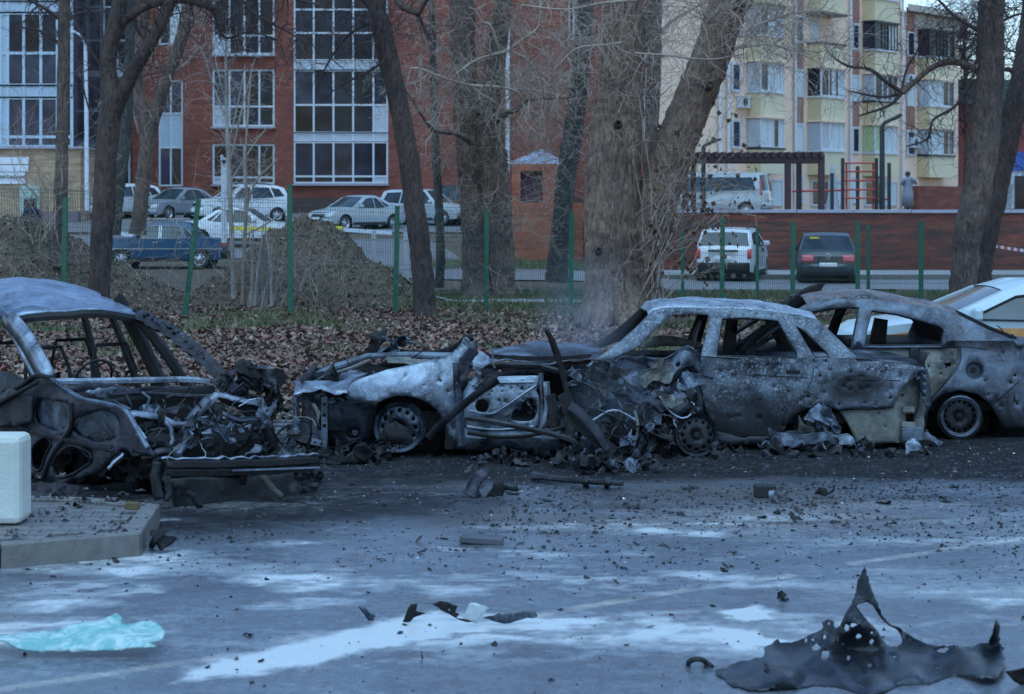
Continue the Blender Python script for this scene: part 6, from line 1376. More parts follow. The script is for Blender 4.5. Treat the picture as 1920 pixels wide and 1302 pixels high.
# ------------------------------------------------------------------ front wreck (middle left)
DA_ = 18.55; YA = DA_ + .8
wa = thing('blasted_car', 'torn car shell facing left with crushed cabin, bare inner door and upright steel strip', 'wrecked car', G(850, 858))
def fA(u, v, d=0):
    y = .05 * ((v - 750) / 60) ** 2 + .16 * float(sstep(700, 560, u)) + max(0, (720 - v) / 100) * .12
    p = P(u, v, DA_ + y + d); return Vector((p.x, p.y + .05 * turb(p, 2.2, 6, 3), p.z))
FA = [(650, 742), (651, 728), (660, 718), (677, 710), (702, 701), (727, 693), (780, 683), (827, 672), (846, 663), (858, 652), (866, 642), (877, 641), (885, 652), (872, 662), (860, 676), (857, 700), (858, 760), (862, 815), (838, 812), (834, 790), (822, 772), (806, 757), (786, 747), (764, 742), (742, 742), (722, 748), (710, 754), (690, 753), (664, 751)]
mb = MB(); sheet(mb, FA, [[(818, 712), (824, 710), (830, 714), (826, 717)], circ(840, 735, 1.6, 5), circ(760, 705, 1.3, 5), circ(795, 722, 1.3, 5)], 8, fA); mb.build('front_wing', BM['silver'], wa, smooth=50, solid=.01)
q = MB(); sheet(q, FA, [], 20, fA); mirror(q, YA).build('front_wing', BM['dark'], wa, smooth=50, solid=.01)
rim(wa, P(748, 801, DA_ + .06), .235, (-.12, -1, .04), 'blue', nh=12, hub=False)
mb = MB(); mb.lathe(P(762, 800, DA_ + .3), (0, -1, 0), [(-.2, .05), (-.2, .40), (.28, .36)], 22); mb.build('wheel_arch', BM['black'], wa)
mb = MB(); sheet(mb, jag([(722, 800), (745, 790), (770, 800), (768, 830), (735, 835), (700, 828)], 9, 2), [], 7, lambda u, v: warpn(P(u, v, DA_ - .12), .06, 4, 8)); mb.build('hanging_liner', BM['black'], wa, solid=.01, smooth=40)
# wheel arch liner front, lower apron
mb = MB(); sheet(mb, jag([(612, 760), (640, 752), (668, 753), (712, 757), (700, 790), (698, 820), (660, 838), (615, 836)], 10, 1.5), [circ(662, 812, 13, 9, .4, 10), circ(640, 775, 1.6, 5)], 8, lambda u, v: fA(u, v, .12)); mb.build('arch_liner', BM['mauve'], wa, solid=.01, smooth=50)
mb = MB(); mb.lathe(P(662, 812, DA_ + .3), (-.3, -1, 0), [(-.05, .03), (0, .1), (.03, .13), (.06, .11)], 14); mb.build('brake_hub', BM['dark'], wa, smooth=True)
# nose: slam panel, headlamp cavity, perforated beam
nx = P(556, 780, DA_).x
def nose(a, b_): return Vector((lerp(nx, nx + .30, a ** 2) if True else 0, lerp(DA_ + .1, DA_ + 1.5, a), 0))
mb = MB(); sheet(mb, jag([(548, 742), (556, 718), (612, 716), (660, 706), (690, 700), (652, 722), (650, 738), (622, 738), (600, 730)], 9, 1.5), [], 7, lambda u, v: warpn(P(u, v, DA_ + .25 + (716 - v) * .012), .03, 4, 2)); mb.build('slam_panel', BM['silver'], wa, solid=.012, smooth=40)
mb = MB(); sheet(mb, jag([(549, 742), (575, 736), (583, 760), (596, 800), (606, 836), (560, 826), (550, 815)], 7, 1.5), [[(560, 752), (566, 752), (570, 790), (562, 790)], [(556, 800), (562, 800), (563, 810), (557, 810)]], 6, lambda u, v: warpn(P(u, v, DA_ + .02 + (u - 549) * .001), .03, 5, 12)); mb.build('nose_panel', BM['mauve'], wa, solid=.012, smooth=40)
mb = MB(); bh = [(x, x + 4) for x in range(556, 606, 11)]
sheet(mb, [(548, 814), (612, 828), (613, 839), (548, 826)], [[(a, 818 + (a - 548) * .22), (b_, 818 + (b_ - 548) * .22), (b_, 823 + (b_ - 548) * .2), (a, 823 + (a - 548) * .2)] for a, b_ in bh], 6, lambda u, v: P(u, v, DA_ - .05)); mb.build('perforated_beam', BM['silver'], wa, solid=.03)
for x0, x1 in ((549, 556), (603, 614)):
    mb = MB(); sheet(mb, [(x0, 745), (x1, 745), (x1, 835 if x0 > 600 else 818), (x0, 832 if x0 > 600 else 818)], [[(x0 + 2, y), (x1 - 2, y), (x1 - 2, y + 7), (x0 + 2, y + 7)] for y in (755, 775, 795)], 6, lambda u, v: P(u, v, DA_ - .03)); mb.build('nose_upright', BM['blue'], wa, solid=.03)
mb = MB(); sheet(mb, jag([(570, 752), (590, 760), (600, 770), (598, 800), (588, 815), (580, 790)], 6, 2), [], 5, lambda u, v: warpn(P(u, v, DA_ + .1), .06, 6, 4)); mb.build('melted_lamp', BM['ochre'], wa, solid=.01, smooth=40)
mb = MB(); mb.grid(lambda a, b_: warpn(Vector((nx + .04, lerp(DA_ + .15, DA_ + 1.45, a), lerp(.2, .75, b_))), .03, 3, 5), 10, 6); mb.build('radiator_support', BM['dark'], wa, smooth=True, solid=.02)
# inner wings, bay and strut towers
mb = MB(); mb.tube([P(552, 720, DA_ + 1.25), P(620, 690, DA_ + 1.3), P(690, 668, DA_ + 1.35), P(760, 665, DA_ + 1.35), P(850, 667, DA_ + 1.35)], .04, 6, flat=.5); mb.build('far_wing_rail', BM['blue'], wa)
mb = MB(); pxtube(mb, [(566, 728), (610, 706), (660, 690), (694, 676)], .02, DA_ + .9); mb.build('bonnet_edge', BM['ochre'], wa)
for u, v, d in ((663, 700, .85), (800, 690, 1.0)):
    c = P(u, v, DA_ + d); mb = MB(); mb.lathe(c, (0, 0, 1), [(-.35, .15), (-.02, .135), (0, .12), (.015, .06), (.03, .05), (.03, .001)], 20); mb.build('strut_tower', BM['blue'] if u < 700 else BM['dark'], wa, smooth=35)
mb = MB(); mb.grid(lambda a, b_: warpn(Vector((P(850, 0, DA_).x, lerp(DA_ + .15, DA_ + 1.45, a), lerp(.2, .88, b_))), .05, 3, 8), 10, 6); mb.build('bulkhead', BM['dark'], wa, smooth=True, solid=.02)
mb = MB(); mb.grid(lambda a, b_: warpn(Vector((lerp(P(560, 0, DA_).x, P(1110, 0, DA_).x, a), DA_ + 1.38, lerp(.12, .70 + .06 * math.sin(a * 9), b_))), .05, 2.5, 14), 24, 6); mb.build('far_inner_side', BM['black'], wa, smooth=True, solid=.02)
mb = MB(); mb.box((P(700, 0, DA_).x, YA, .32), (1.3, 1.2, .18)); mb.build('subframe', BM['black'], wa)
mb = MB(); mb.box((P(975, 0, DA_).x, YA, .24), (1.3, 1.4, .08)); mb.build('floor_pan', BM['black'], wa)
rg = random.Random(31)
clutter(wa, 42, (P(580, 0, DA_).x, P(840, 0, DA_).x, DA_ + .3, DA_ + 1.35, .35, .76), rg, (.07, .2), ('black', 'dark', 'dark', 'mauve'))
mb = MB(); sheet(mb, jag([(724, 672), (800, 672), (858, 676), (840, 684), (770, 686), (726, 684)], 10, 2), [], 8, lambda u, v: warpn(P(u, v, DA_ + .9 + (684 - v) * .03), .03, 4, 2)); mb.build('scuttle_remains', BM['ochre'], wa, solid=.01, smooth=40)
mb = MB(); sheet(mb, jag([(686, 652), (740, 655), (830, 661), (862, 668), (830, 672), (740, 668), (688, 664)], 12, 1.2), [], 8, lambda u, v: P(u, v, DA_ + 1.65)); mb.build('long_dark_strip', BM['black'], wa, solid=.03)
mb = MB(); sheet(mb, jag([(688, 653), (692, 630), (702, 618), (712, 622), (722, 611), (731, 618), (724, 640), (712, 648), (706, 656)], 6, 2), [circ(716, 632, 2.5, 6), circ(708, 643, 2, 5), circ(721, 622, 2, 5)], 5, lambda u, v: warpn(P(u, v, DA_ + 1.7), .04, 5, 3)); mb.build('upright_bracket', BM['dark'], wa, solid=.02)
for k in range(5):
    mb = MB(); shard(mb, P(rg.uniform(718, 770), rg.uniform(636, 660), DA_ + 1.6), rg.uniform(.08, .16), rg, bend=.5); mb.build('torn_sheet', BM[rg.choice(['silver', 'blue', 'dark'])], wa, solid=.006) if mb.v else None
# collapsed roof, scuttle beam, inner far side
def froof(a, b_):
    u = lerp(918, 1128, a); p = P(u, lerp(668, 652, b_), DA_ + lerp(.5, 1.5, b_)); return Vector((p.x, p.y, .86 + .05 * b_ + .05 * turb(Vector((u * .01, b_, 0)), 1.4, 4) + .05 * math.sin(a * 3.1) * b_))
mb = MB(); mb.grid(froof, 26, 12); mb.build('crushed_roof', BM['blue'], wa, smooth=True, solid=.012)
mb = MB(); sheet(mb, jag([(915, 664), (980, 668), (1060, 668), (1110, 664), (1106, 672), (1040, 676), (960, 676), (916, 672)], 14, .8), [], 8, lambda u, v: P(u, v, DA_ + .55)); mb.build('roof_edge', BM['black'], wa, solid=.03)
mb = MB(); sheet(mb, jag([(880, 676), (960, 678), (1060, 676), (1104, 672), (1100, 700), (1060, 708), (1020, 704), (960, 706), (905, 708)], 14, 1.5), [circ(935, 692, 3, 6), circ(1000, 690, 2, 6)], 9, lambda u, v: warpn(P(u, v, DA_ + .6), .03, 3, 9)); mb.build('inner_side', BM['mauve'], wa, solid=.015, smooth=50)
mb = MB(); mb.tube([P(880, 686, DA_ + .4), P(940, 684, DA_ + .42), P(1010, 686, DA_ + .45), P(1060, 700, DA_ + .4)], .03, 6); mb.build('dash_beam', BM['dark'], wa)
# torn A-post
for pts, m_, d in (([(860, 690), (868, 662), (880, 650), (896, 648), (890, 672), (878, 690), (868, 720), (866, 760), (858, 740)], 'mauve', -.1), ([(893, 668), (905, 656), (916, 668), (920, 680), (906, 692), (900, 712), (890, 730), (884, 726), (892, 700)], 'silver', -.22), ([(886, 730), (900, 712), (916, 708), (934, 712), (926, 722), (905, 732)], 'blue', -.26), ([(862, 644), (872, 638), (882, 640), (888, 650), (878, 656)], 'silver', -.12), ([(898, 716), (912, 700), (938, 716), (920, 724)], 'dark', -.3)):
    sd_ = pts[0][0] * .2; mb = MB(); sheet(mb, jag(pts, 6, 1.5), [], 5, lambda u, v: warpn(P(u, v, DA_ + d), .05, 6, sd_)); mb.build('torn_post', BM[m_], wa, smooth=35, solid=.01)
mb = MB(); pxtube(mb, [(910, 652), (918, 650), (925, 662), (922, 680), (928, 690)], .008, DA_ - .1); mb.build('wire', BM['ochre'], wa)
# door: bare inner panel
DP = [(868, 738), (880, 716), (908, 712), (940, 706), (1010, 704), (1013, 720), (1006, 732), (1014, 750), (1012, 790), (1000, 806), (960, 810), (900, 808), (872, 800)]
DH1 = circ(904, 761, 13, 14, .08, 13); DH2 = smooth_poly([(955, 788), (962, 770), (980, 754), (996, 744), (1005, 752), (1008, 770), (1000, 790), (975, 791)], 1)
dh = holes_in(DP, [DH1, DH2], 26, random.Random(3), .9, 1.9, (885, 715, 1005, 800))
mb = MB(); sheet(mb, DP, [DH1, DH2] + dh, 7, lambda u, v: fA(u, v, -.08) + Vector((0, -.02 * math.sin((u - 860) * .045), 0))); mb.build('door_inner_panel', BM['silver'], wa, smooth=50, solid=.01)
for pts in ([(884, 724), (930, 718), (1000, 716)], [(880, 770), (920, 776), (950, 760), (985, 736), (1006, 722)], [(876, 800), (930, 806), (1000, 800)]):
    mb = MB(); mb.tube([tuple(x) for x in catmull([tuple(fA(p[0], p[1], -.10)) for p in pts], 4)], .012, 5); mb.build('pressed_rib', BM['silver'], wa, smooth=True)
clutter(wa, 12, (P(950, 0, DA_).x, P(1012, 0, DA_).x, DA_ + .02, DA_ + .2, .35, .55), rg, (.04, .1), ('ochre', 'dark', 'blue'))
for pts, m_, w_ in (([(1014, 700), (1018, 750), (1017, 806)], 'blue', .03), ([(1024, 716), (1027, 760), (1022, 790), (1012, 808)], 'silver', .04), ([(856, 680), (858, 740), (862, 800), (866, 836)], 'blue', .05), ([(1032, 740), (1038, 780), (1042, 806)], 'dark', .06)):
    mb = MB(); pxtube(mb, pts, w_, DA_ - .12, 5, flat=.5); mb.build('door_post', BM[m_], wa)
# bars and blade
for nm, pts, w_, d, m_, fl in (('bent_pillar', [(802, 822), (822, 800), (850, 776), (890, 742), (920, 722), (934, 713)], .045, -.3, 'dark', .4), ('long_bar', [(872, 783), (930, 792), (1000, 806), (1066, 823), (1086, 838)], .028, -.35, 'dark', 1), ('thin_bar', [(876, 812), (940, 820), (1010, 814), (1060, 800)], .02, -.2, 'black', 1),
    ('bent_pillar', [(1056, 738), (1070, 770), (1090, 795), (1118, 822), (1150, 850)], .085, -.3, 'black', .35), ('bent_pillar', [(1068, 760), (1092, 778), (1120, 810), (1140, 842)], .05, -.4, 'dark', .4)):
    mb = MB(); mb.tube([tuple(x) for x in catmull([tuple(P(p[0], p[1], DA_ + d)) for p in pts], 4)], w_, 6, flat=fl, wob=.12); mb.build(nm, BM[m_], wa, smooth=40)
mb = MB(); sheet(mb, jag([(1021, 617), (1027, 618), (1040, 636), (1046, 652), (1054, 674), (1062, 700), (1068, 740), (1074, 762), (1060, 756), (1054, 720), (1046, 690), (1034, 655)], 8, .9), [], 6, lambda u, v: P(u, v, DA_ - .05 + .05 * math.sin(v * .02))); mb.build('upright_blade', BM['black'], wa, solid=.025, smooth=40)
mb = MB(); sheet(mb, jag([(838, 800), (866, 806), (1085, 806), (1088, 824), (1084, 842), (1000, 842), (900, 842), (840, 840)], 12, 1.2), [], 8, lambda u, v: warpn(P(u, v, DA_ - .03 - .05 * math.cos((v - 822) * .12)), .03, 3, 2)); mb.build('sill', BM['blue'], wa, solid=.03, smooth=50)
mb = MB(); sheet(mb, jag([(820, 770), (836, 790), (834, 842), (850, 842), (838, 800)], 8, 1), [], 6, lambda u, v: P(u, v, DA_ - .2)); mb.build('mud_flap', BM['black'], wa, solid=.02)
# rear of this wreck : torn shapes merging with the saloon front
rg = random.Random(44)
for k in range(34):
    u, v = rg.uniform(1040, 1260), rg.uniform(770, 846); mb = MB(); shard(mb, P(u, v, DB - rg.uniform(.0, .7)), rg.uniform(.06, .22), rg, up=(0, -.7, 1), flat=.7, bend=.5)
    if mb.v: mb.build('torn_sheet', BM[rg.choice(['blue', 'dark', 'dark', 'black', 'black', 'mauve', 'black'])], wa, solid=.005)
clutter(wa, 44, (P(1060, 0, DB).x, P(1270, 0, DB).x, DB - .75, DB - .1, .04, .30), rg, (.06, .2), ('black', 'dark', 'black', 'blue', 'black'), .35)
for pts, m_ in (([(1088, 806), (1092, 840), (1104, 852)], 'silver'), ([(1110, 790), (1150, 770), (1196, 790)], 'silver'), ([(1190, 770), (1196, 800), (1190, 830), (1178, 852)], 'ochre'), ([(1120, 768), (1165, 788), (1200, 812)], 'dark')):
    mb = MB(); mb.tube([tuple(x) for x in catmull([tuple(P(p[0], p[1], DB - .5)) for p in pts], 4)], .014, 6); mb.build('pipe', BM[m_], wa, smooth=True)
# loose wheel standing between the two wrecks
lw = thing('loose_wheel', 'bare burnt steel wheel standing upright beside the saloon front door', 'wheel', G(1305, 856))
rim(lw, P(1306, 816, DB - .45), .20, (-.0, -1, .10), 'dark', nh=12, width=.22); lw.children[0].name = 'rim_barrel'
mb = MB(); mb.lathe(P(1290, 816, DB - .22), (0, -1, .1), [(-.1, .13), (.0, .16), (.05, .1)], 16); mb.build('brake_drum', BM['mauve'], lw, smooth=40)
mb = MB(); shard(mb, P(1282, 775, DB - .4), .16, random.Random(6), up=(0, -1, 0), flat=.2, bend=.6); mb.build('attached_sheet', BM['dark'], lw, solid=.008)

# ------------------------------------------------------------------ burnt hatchback (right, behind)
DC = 20.0; YC = DC + .86
hc = thing('burnt_hatchback', 'burnt hatchback behind the saloon with rusty roof and round open fuel filler', 'wrecked car', G(1790, 824))
def fC(u, v):
    y = max(0, (650 - v) / 90) * .26 + .04 * ((v - 730) / 60) ** 2 * (v > 650) + .16 * float(sstep(1900, 2020, u))
    p = P(u, v, DC + y); return Vector((p.x, p.y + .012 * turb(p, 3, 3), p.z))
WC1 = [(1400, 660), (1440, 630), (1488, 597), (1530, 584), (1570, 578), (1611, 577), (1606, 606), (1598, 648), (1592, 664)]
WC2 = [(1634, 583), (1683, 590), (1726, 602), (1762, 613), (1770, 620), (1765, 649), (1700, 649), (1621, 649), (1625, 616)]
OCr = [(1290, 815), (1290, 700), (1325, 674), (1385, 663), (1440, 618), (1498, 578), (1522, 568), (1566, 562), (1624, 561), (1683, 567), (1726, 574), (1770, 583), (1798, 592), (1850, 618), (1900, 638), (1950, 648), (2005, 664), (2012, 760), (2000, 806), (1880, 803), (1870, 782), (1856, 758), (1834, 740), (1799, 731), (1768, 738), (1748, 752), (1740, 770), (1736, 806)]
DRr = [(1596, 655), (1700, 654), (1795, 653), (1799, 668), (1796, 684), (1784, 702), (1768, 722), (1746, 748), (1738, 762), (1732, 800), (1640, 806), (1590, 806)]
FCAP = circ(1827, 695, 17, 18, .02)
rg = random.Random(51)
hC = holes_in(OCr, [WC1, WC2, DRr, FCAP], 12, rg, 1, 2.2, (1800, 650, 1990, 780))
mb = MB(); sheet(mb, OCr, [WC1, WC2, DRr, FCAP] + hC, 12, fC); mb.build('body_side', burnt('burnt_hatch', pale=(.19, .23, .29), palemid=.45, rustamt=.3, speck=.2, dots=.2, sootz=(.25, .5), scale=1.6, rough=.5, metal=.3), hc, smooth=50, solid=.012, off=-1)
hD = holes_in(DRr, [], 10, rg, .9, 2.2, (1610, 660, 1790, 780)) + [[(1770, 681), (1783, 681), (1782, 688), (1771, 687)]]
mb = MB(); sheet(mb, [(x + (1 if x < 1700 else -1), y + (.6 if y < 700 else 0)) for x, y in DRr], hD, 10, fC); mb.build('rear_door', BM['ochre'], hc, smooth=50, solid=.012, off=-1)
q = MB(); sheet(q, OCr, [WC1, WC2], 26, fC); mirror(q, YC).build('body_side', BM['dark'], hc, smooth=50, solid=.012, off=1)
for wp in (WC1, WC2):
    mb = MB(); pts = [fC(*p) + Vector((0, .015, 0)) for p in wp]; mb.tube(pts + [pts[0]], .014, 5); mb.build('window_frame', BM['dark'], hc)
railC = [(1440, 618), (1498, 578), (1522, 568), (1566, 562), (1624, 561), (1683, 567), (1726, 574), (1770, 583), (1798, 592)]
rlc = [fC(*p) for p in railC]
def roofC(a, b_):
    i = a * (len(rlc) - 1); k = min(int(i), len(rlc) - 2); p = rlc[k].lerp(rlc[k + 1], i - k); t = b_ * 2 - 1
    q = Vector((p.x, lerp(p.y, 2 * YC - p.y, b_), p.z + .06 * (1 - t ** 4))); q.z += .03 * turb(q, 2.5, 19, 3) * (1 - t ** 4); return q
mb = MB(); mb.grid(lambda a, b_: roofC(.2 + a * .8, b_), 26, 18); mb.build('roof', BM['rustroof'], hc, smooth=True, solid=.012)
mb = MB(); mb.grid(lambda a, b_: (lambda p, t: Vector((p.x, lerp(p.y, 2 * YC - p.y, b_), p.z + .04 * (1 - t * t))))(fC(lerp(1900, 2008, a), lerp(638, 664, a)), b_ * 2 - 1), 8, 12); mb.build('tailgate', BM['blue'], hc, smooth=True, solid=.012)
mb = MB(); mb.box((P(2010, 0, DC).x, YC, .6), (.1, 1.5, .65)); mb.build('tail_panel', BM['dark'], hc)
mb = MB(); mb.grid(lambda a, b_: (lambda p: Vector((p.x, lerp(p.y, 2 * YC - p.y, b_), p.z)))(fC(lerp(1290, 1385, a), lerp(700, 664, a))), 8, 10); mb.build('bonnet', BM['dark'], hc, smooth=True, solid=.012)
mb = MB(); c = fC(1827, 695); mb.lathe(c, (0, -1, 0), [(.004, .092), (.008, .09), (-.02, .08), (-.045, .06), (-.05, .03), (-.05, .001)], 24); mb.build('fuel_filler', BM['blue'], hc, smooth=40)
mb = MB(); mb.disc(c + Vector((0, .02, -.0)), (0, -1, 0), .03, 6); mb.build('filler_neck', BM['black'], hc)
rim(hc, P(1799, 781, DC + .02), .232, (0, -1, .0), 'dark', nh=16, width=.18); 
mb = MB(); mb.lathe(P(1799, 781, DC + .0), (0, -1, 0), [(.03, .215), (.05, .20), (.035, .17), (.02, .165)], 28); mb.build('trim_ring', BM['blue'], hc, smooth=True)
mb = MB(); mb.lathe(P(1802, 785, DC + .35), (0, -1, 0), [(-.2, .05), (-.2, .35), (.28, .33)], 22); mb.build('wheel_arch', BM['black'], hc)
for pts in ([(1799, 652), (1801, 668), (1797, 686), (1784, 704), (1766, 725), (1744, 750)], [(1925, 702), (1900, 724), (1864, 757), (1856, 762)], [(1590, 652), (1700, 651), (1798, 650), (1850, 655)], [(1594, 664), (1592, 720), (1590, 800)]):
    mb = MB(); mb.tube([tuple(x) for x in catmull([tuple(fC(*p) + Vector((0, -.01, 0))) for p in pts], 4)], .006, 4); mb.build('panel_gap', BM['black'], hc)
mb = MB(); mb.bar(fC(1899, 746) + Vector((0, -.006, 0)), fC(1960, 748) + Vector((0, -.006, 0)), .02, .08); mb.build('bumper_slot', BM['black'], hc)
mb = MB(); mb.box((P(1650, 0, DC).x, YC, .32), (3.0, 1.4, .1)); mb.build('floor_pan', BM['black'], hc)
mb = MB(); sheet(mb, [(1640, 596), (1664, 600), (1660, 648), (1628, 648)], [], 15, lambda u, v: P(u, v, DC + .9)); mb.build('far_pillar', BM['black'], hc, solid=.06)
mb = MB(); mb.box((P(1700, 0, DC).x + .1, YC, P(0, 645, DC + .8).z - .05), (.85, 1.3, .12)); mb.build('seat_remains', BM['black'], hc)
mb = MB(); a = [fC(1798, 590), fC(1850, 616), fC(1905, 638)]; mb.add([x + Vector((.03, .10, .01)) for x in a] + [x + Vector((.06, 1.3, .03)) for x in a], [(0, 1, 4, 3), (1, 2, 5, 4)]); mb.build('tailgate_frame', BM['black'], hc, solid=.03)
clutter(hc, 8, (P(1892, 0, DC).x, P(1930, 0, DC).x, DC + .15, DC + .9, .98, 1.03), rg, (.05, .12), ('dark', 'blue', 'silver'))
# buckled bonnet flap sticking up in front of the windscreen
mb = MB(); sheet(mb, jag([(1458, 577), (1480, 562), (1500, 548), (1520, 538), (1538, 534), (1544, 537), (1536, 548), (1520, 562), (1500, 578), (1478, 590)], 8, .8), [], 6, lambda u, v: warpn(P(u, v, DC + .7), .03, 3, 3)); mb.build('buckled_flap', BM['black'], hc, solid=.03, smooth=40)
for pts in ([(1372, 662), (1410, 632), (1452, 604)], [(1340, 668), (1400, 640), (1470, 596)]):
    mb = MB(); pxtube(mb, pts, .04, DC + .5); mb.build('screen_pillar', BM['dark'], hc)
# ------------------------------------------------------------------ left wreck, three-quarter front view
fd = Vector((-.63, .77, 0)).normalized(); cd = Vector((.77, .63, 0)).normalized()
N0 = G(312, 958)
def LC(a, c, z): return Vector((N0.x, N0.y, 0)) + fd * a + cd * c + Vector((0, 0, z))
nN = -cd
def nearp(u, v, off=0.): return onplane(u, v, N0 + nN * off, nN)
def crossp(u, v, a): return onplane(u, v, LC(a, 0, 0), -fd)
wl_ = thing('burnt_front_wreck', 'burnt car at the left with stripped front, missing windscreen and folded bonnet frame', 'wrecked car', LC(1.5, .7, 0))
WL_ = 1.42
# roof
def roofL(a, b_):
    aa = lerp(3.0 - .2 * b_, 5.0, a); t = b_ * 2 - 1
    z = 1.33 + .25 * math.sin(min(1, a * 1.25 + .05) * 1.45) + .05 * (1 - t * t) - .10 * max(0, a - .75)
    q = LC(aa - .14 * (1 - t * t) * (1 - a), lerp(.13, WL_ - .13, b_), z); q.z += .035 * turb(q, 1.8, 5, 3); return q
mb = MB(); mb.grid(roofL, 22, 20); mb.build('roof', burnt('burnt_roof_blue', pale=(.30, .38, .50), palemid=.40, rust=(.14, .12, .16), rustamt=.5, speck=.15, scale=1.6, rough=.33, metal=.6), wl_, smooth=True, solid=.02)
mb = MB(); q = [roofL(0, t / 10) - Vector((0, 0, .035)) for t in range(11)]; mb.tube(q, .05, 6, flat=.6); mb.build('screen_header', BM['black'], wl_)
for s in (0, 1):
    mb = MB(); q = [roofL(t / 10, s) - Vector((0, 0, .02)) for t in range(11)]; mb.tube(q, .035, 6); mb.build('roof_rail', BM['blue'], wl_, smooth=True)
# pillars
nh = roofL(0, 0); fh = roofL(0, 1)
bn = LC(2.02, .02, .88); bf = LC(1.5, WL_ - .02, .84)
def band(mb, pts, w_, nrm, wob=0, seed=0):
    """flat strip of width w_ along pts, facing nrm"""
    vs = []
    for i, p in enumerate(pts):
        t = (pts[min(i + 1, len(pts) - 1)] - pts[max(0, i - 1)]).normalized(); s = t.cross(nrm).normalized(); ww = (w_[i] if hasattr(w_, '__len__') else w_) / 2
        j = wob * turb(p, 14, seed) if wob else 0
        vs += [p - s * (ww + j), p + nrm * ww * .3, p + s * (ww - j)]
    n = len(pts); mb.add(vs, [(3 * i + k, 3 * i + k + 1, 3 * i + k + 4, 3 * i + k + 3) for i in range(n - 1) for k in (0, 1)]); return mb
q = [nh.lerp(bn, t / 12) + Vector((0, 0, .05 * math.sin(t / 12 * 3.1))) for t in range(13)]
mb = MB(); band(mb, q, .13, Vector((-.5, -.8, .3)).normalized()); mb.build('windscreen_pillar', BM['silver'], wl_, smooth=True, solid=.05)
mb = MB(); mb.tube([x + Vector((-.09, .05, -.04)) for x in q], .014, 5); mb.build('door_seal', BM['black'], wl_)
q = [fh.lerp(bf, t / 22) + Vector((0, 0, .07 * math.sin(t / 22 * 3.1))) for t in range(23)]
mb = MB(); band(mb, q, [.11 + .012 * math.sin(i * 2.3) for i in range(23)], Vector((0, -.8, .6)).normalized(), .022, 3); mb.build('windscreen_pillar', BM['dark'], wl_, solid=.05)
rg = random.Random(61)
for i in range(12):
    mb = MB(); shard(mb, q[2 + i * 1 if 2 + i < 23 else 20].lerp(q[min(22, 3 + i * 2)], .5) + Vector((0, -.03, .03)), rg.uniform(.03, .07), rg, bend=.6)
    if mb.v: mb.build('scorched_flake', BM[rg.choice(['dark', 'blue', 'black'])], wl_, solid=.005)
# far side door frames (seen through the screen), near side frames
for a0, z0, a1, z1, w_ in ((3.2, 1.47, 2.45, .55, .15), (3.5, 1.5, 2.95, .55, .05), (4.0, 1.5, 3.8, .6, .06), (2.9, 1.36, 1.95, .6, .09)):
    mb = MB(); a = LC(a0, WL_ - .12, z0); c_ = LC(a1, WL_, z1); m_ = a.lerp(c_, .5) + Vector((0, 0, .04)); band(mb, [a, a.lerp(m_, .5), m_, m_.lerp(c_, .5), c_], w_, -cd); mb.build('far_door_frame', BM['black'], wl_, solid=.05)
mb = MB(); q = [LC(a, WL_ - .0, z) for a, z in ((1.5, .15), (1.6, .62), (2.5, .62), (3.6, .62), (4.4, .7), (4.4, .2))]
mb.add(q, [tuple(range(len(q)))]); mb.build('far_door', BM['dark'], wl_, solid=.05)
mb = MB(); sheet(mb, [(2.0, .2), (2.0, .80), (2.9, .88), (4.6, .9), (4.6, .2)], [], .2, lambda a, z: LC(a, -.0, z) + nN * .02 * turb(Vector((a, z, 0)), 3, 2)); mb.build('near_door', BM['dark'], wl_, solid=.03, smooth=50)
for a0, z0, a1, z1 in ((3.6, 1.48, 3.5, .88), (3.1, 1.34, 2.2, .86)):
    mb = MB(); a = LC(a0, .12, z0); c_ = LC(a1, .0, z1); band(mb, [a, a.lerp(c_, .5), c_], .06, nN); mb.build('near_door_frame', BM['silver'] if a0 > 2.8 else BM['dark'], wl_, solid=.04)
# interior: floor, seat frames, steering wheel
mb = MB(); q = [LC(a, c, .3) for a, c in ((1.7, .05), (1.7, WL_ - .05), (4.4, WL_ - .05), (4.4, .05))]; mb.add(q, [(0, 1, 2, 3)]); mb.build('floor_pan', BM['black'], wl_, solid=.08)
for c0 in (.15, .8):
    for a0 in (2.7, 3.5):
        mb = MB(); mb.tube([LC(a0, c0, .4), LC(a0 + .1, c0 + .02, .9), LC(a0 + .13, c0 + .08, 1.08), LC(a0 + .13, c0 + .38, 1.08), LC(a0 + .1, c0 + .44, .9), LC(a0, c0 + .46, .4)], .018, 6); mb.build('seat_frame', BM['black'], wl_)
clutter(wl_, 14, (LC(2.6, .6, 0).x - .5, LC(2.6, .6, 0).x + .4, LC(2.6, .6, 0).y - .3, LC(2.6, .6, 0).y + .5, .45, .85), rg, (.08, .2), ('black',), name='melted_trim')
mb = MB(); cc = LC(2.15, .5, .86); ax = (fd * .9 + Vector((0, 0, .5))).normalized(); e = ax.orthogonal().normalized(); g = ax.cross(e)
mb.tube([cc + (e * math.cos(t) + g * math.sin(t)) * .17 for t in [k * .3307 for k in range(20)]], .012, 5); mb.build('steering_wheel', BM['black'], wl_)
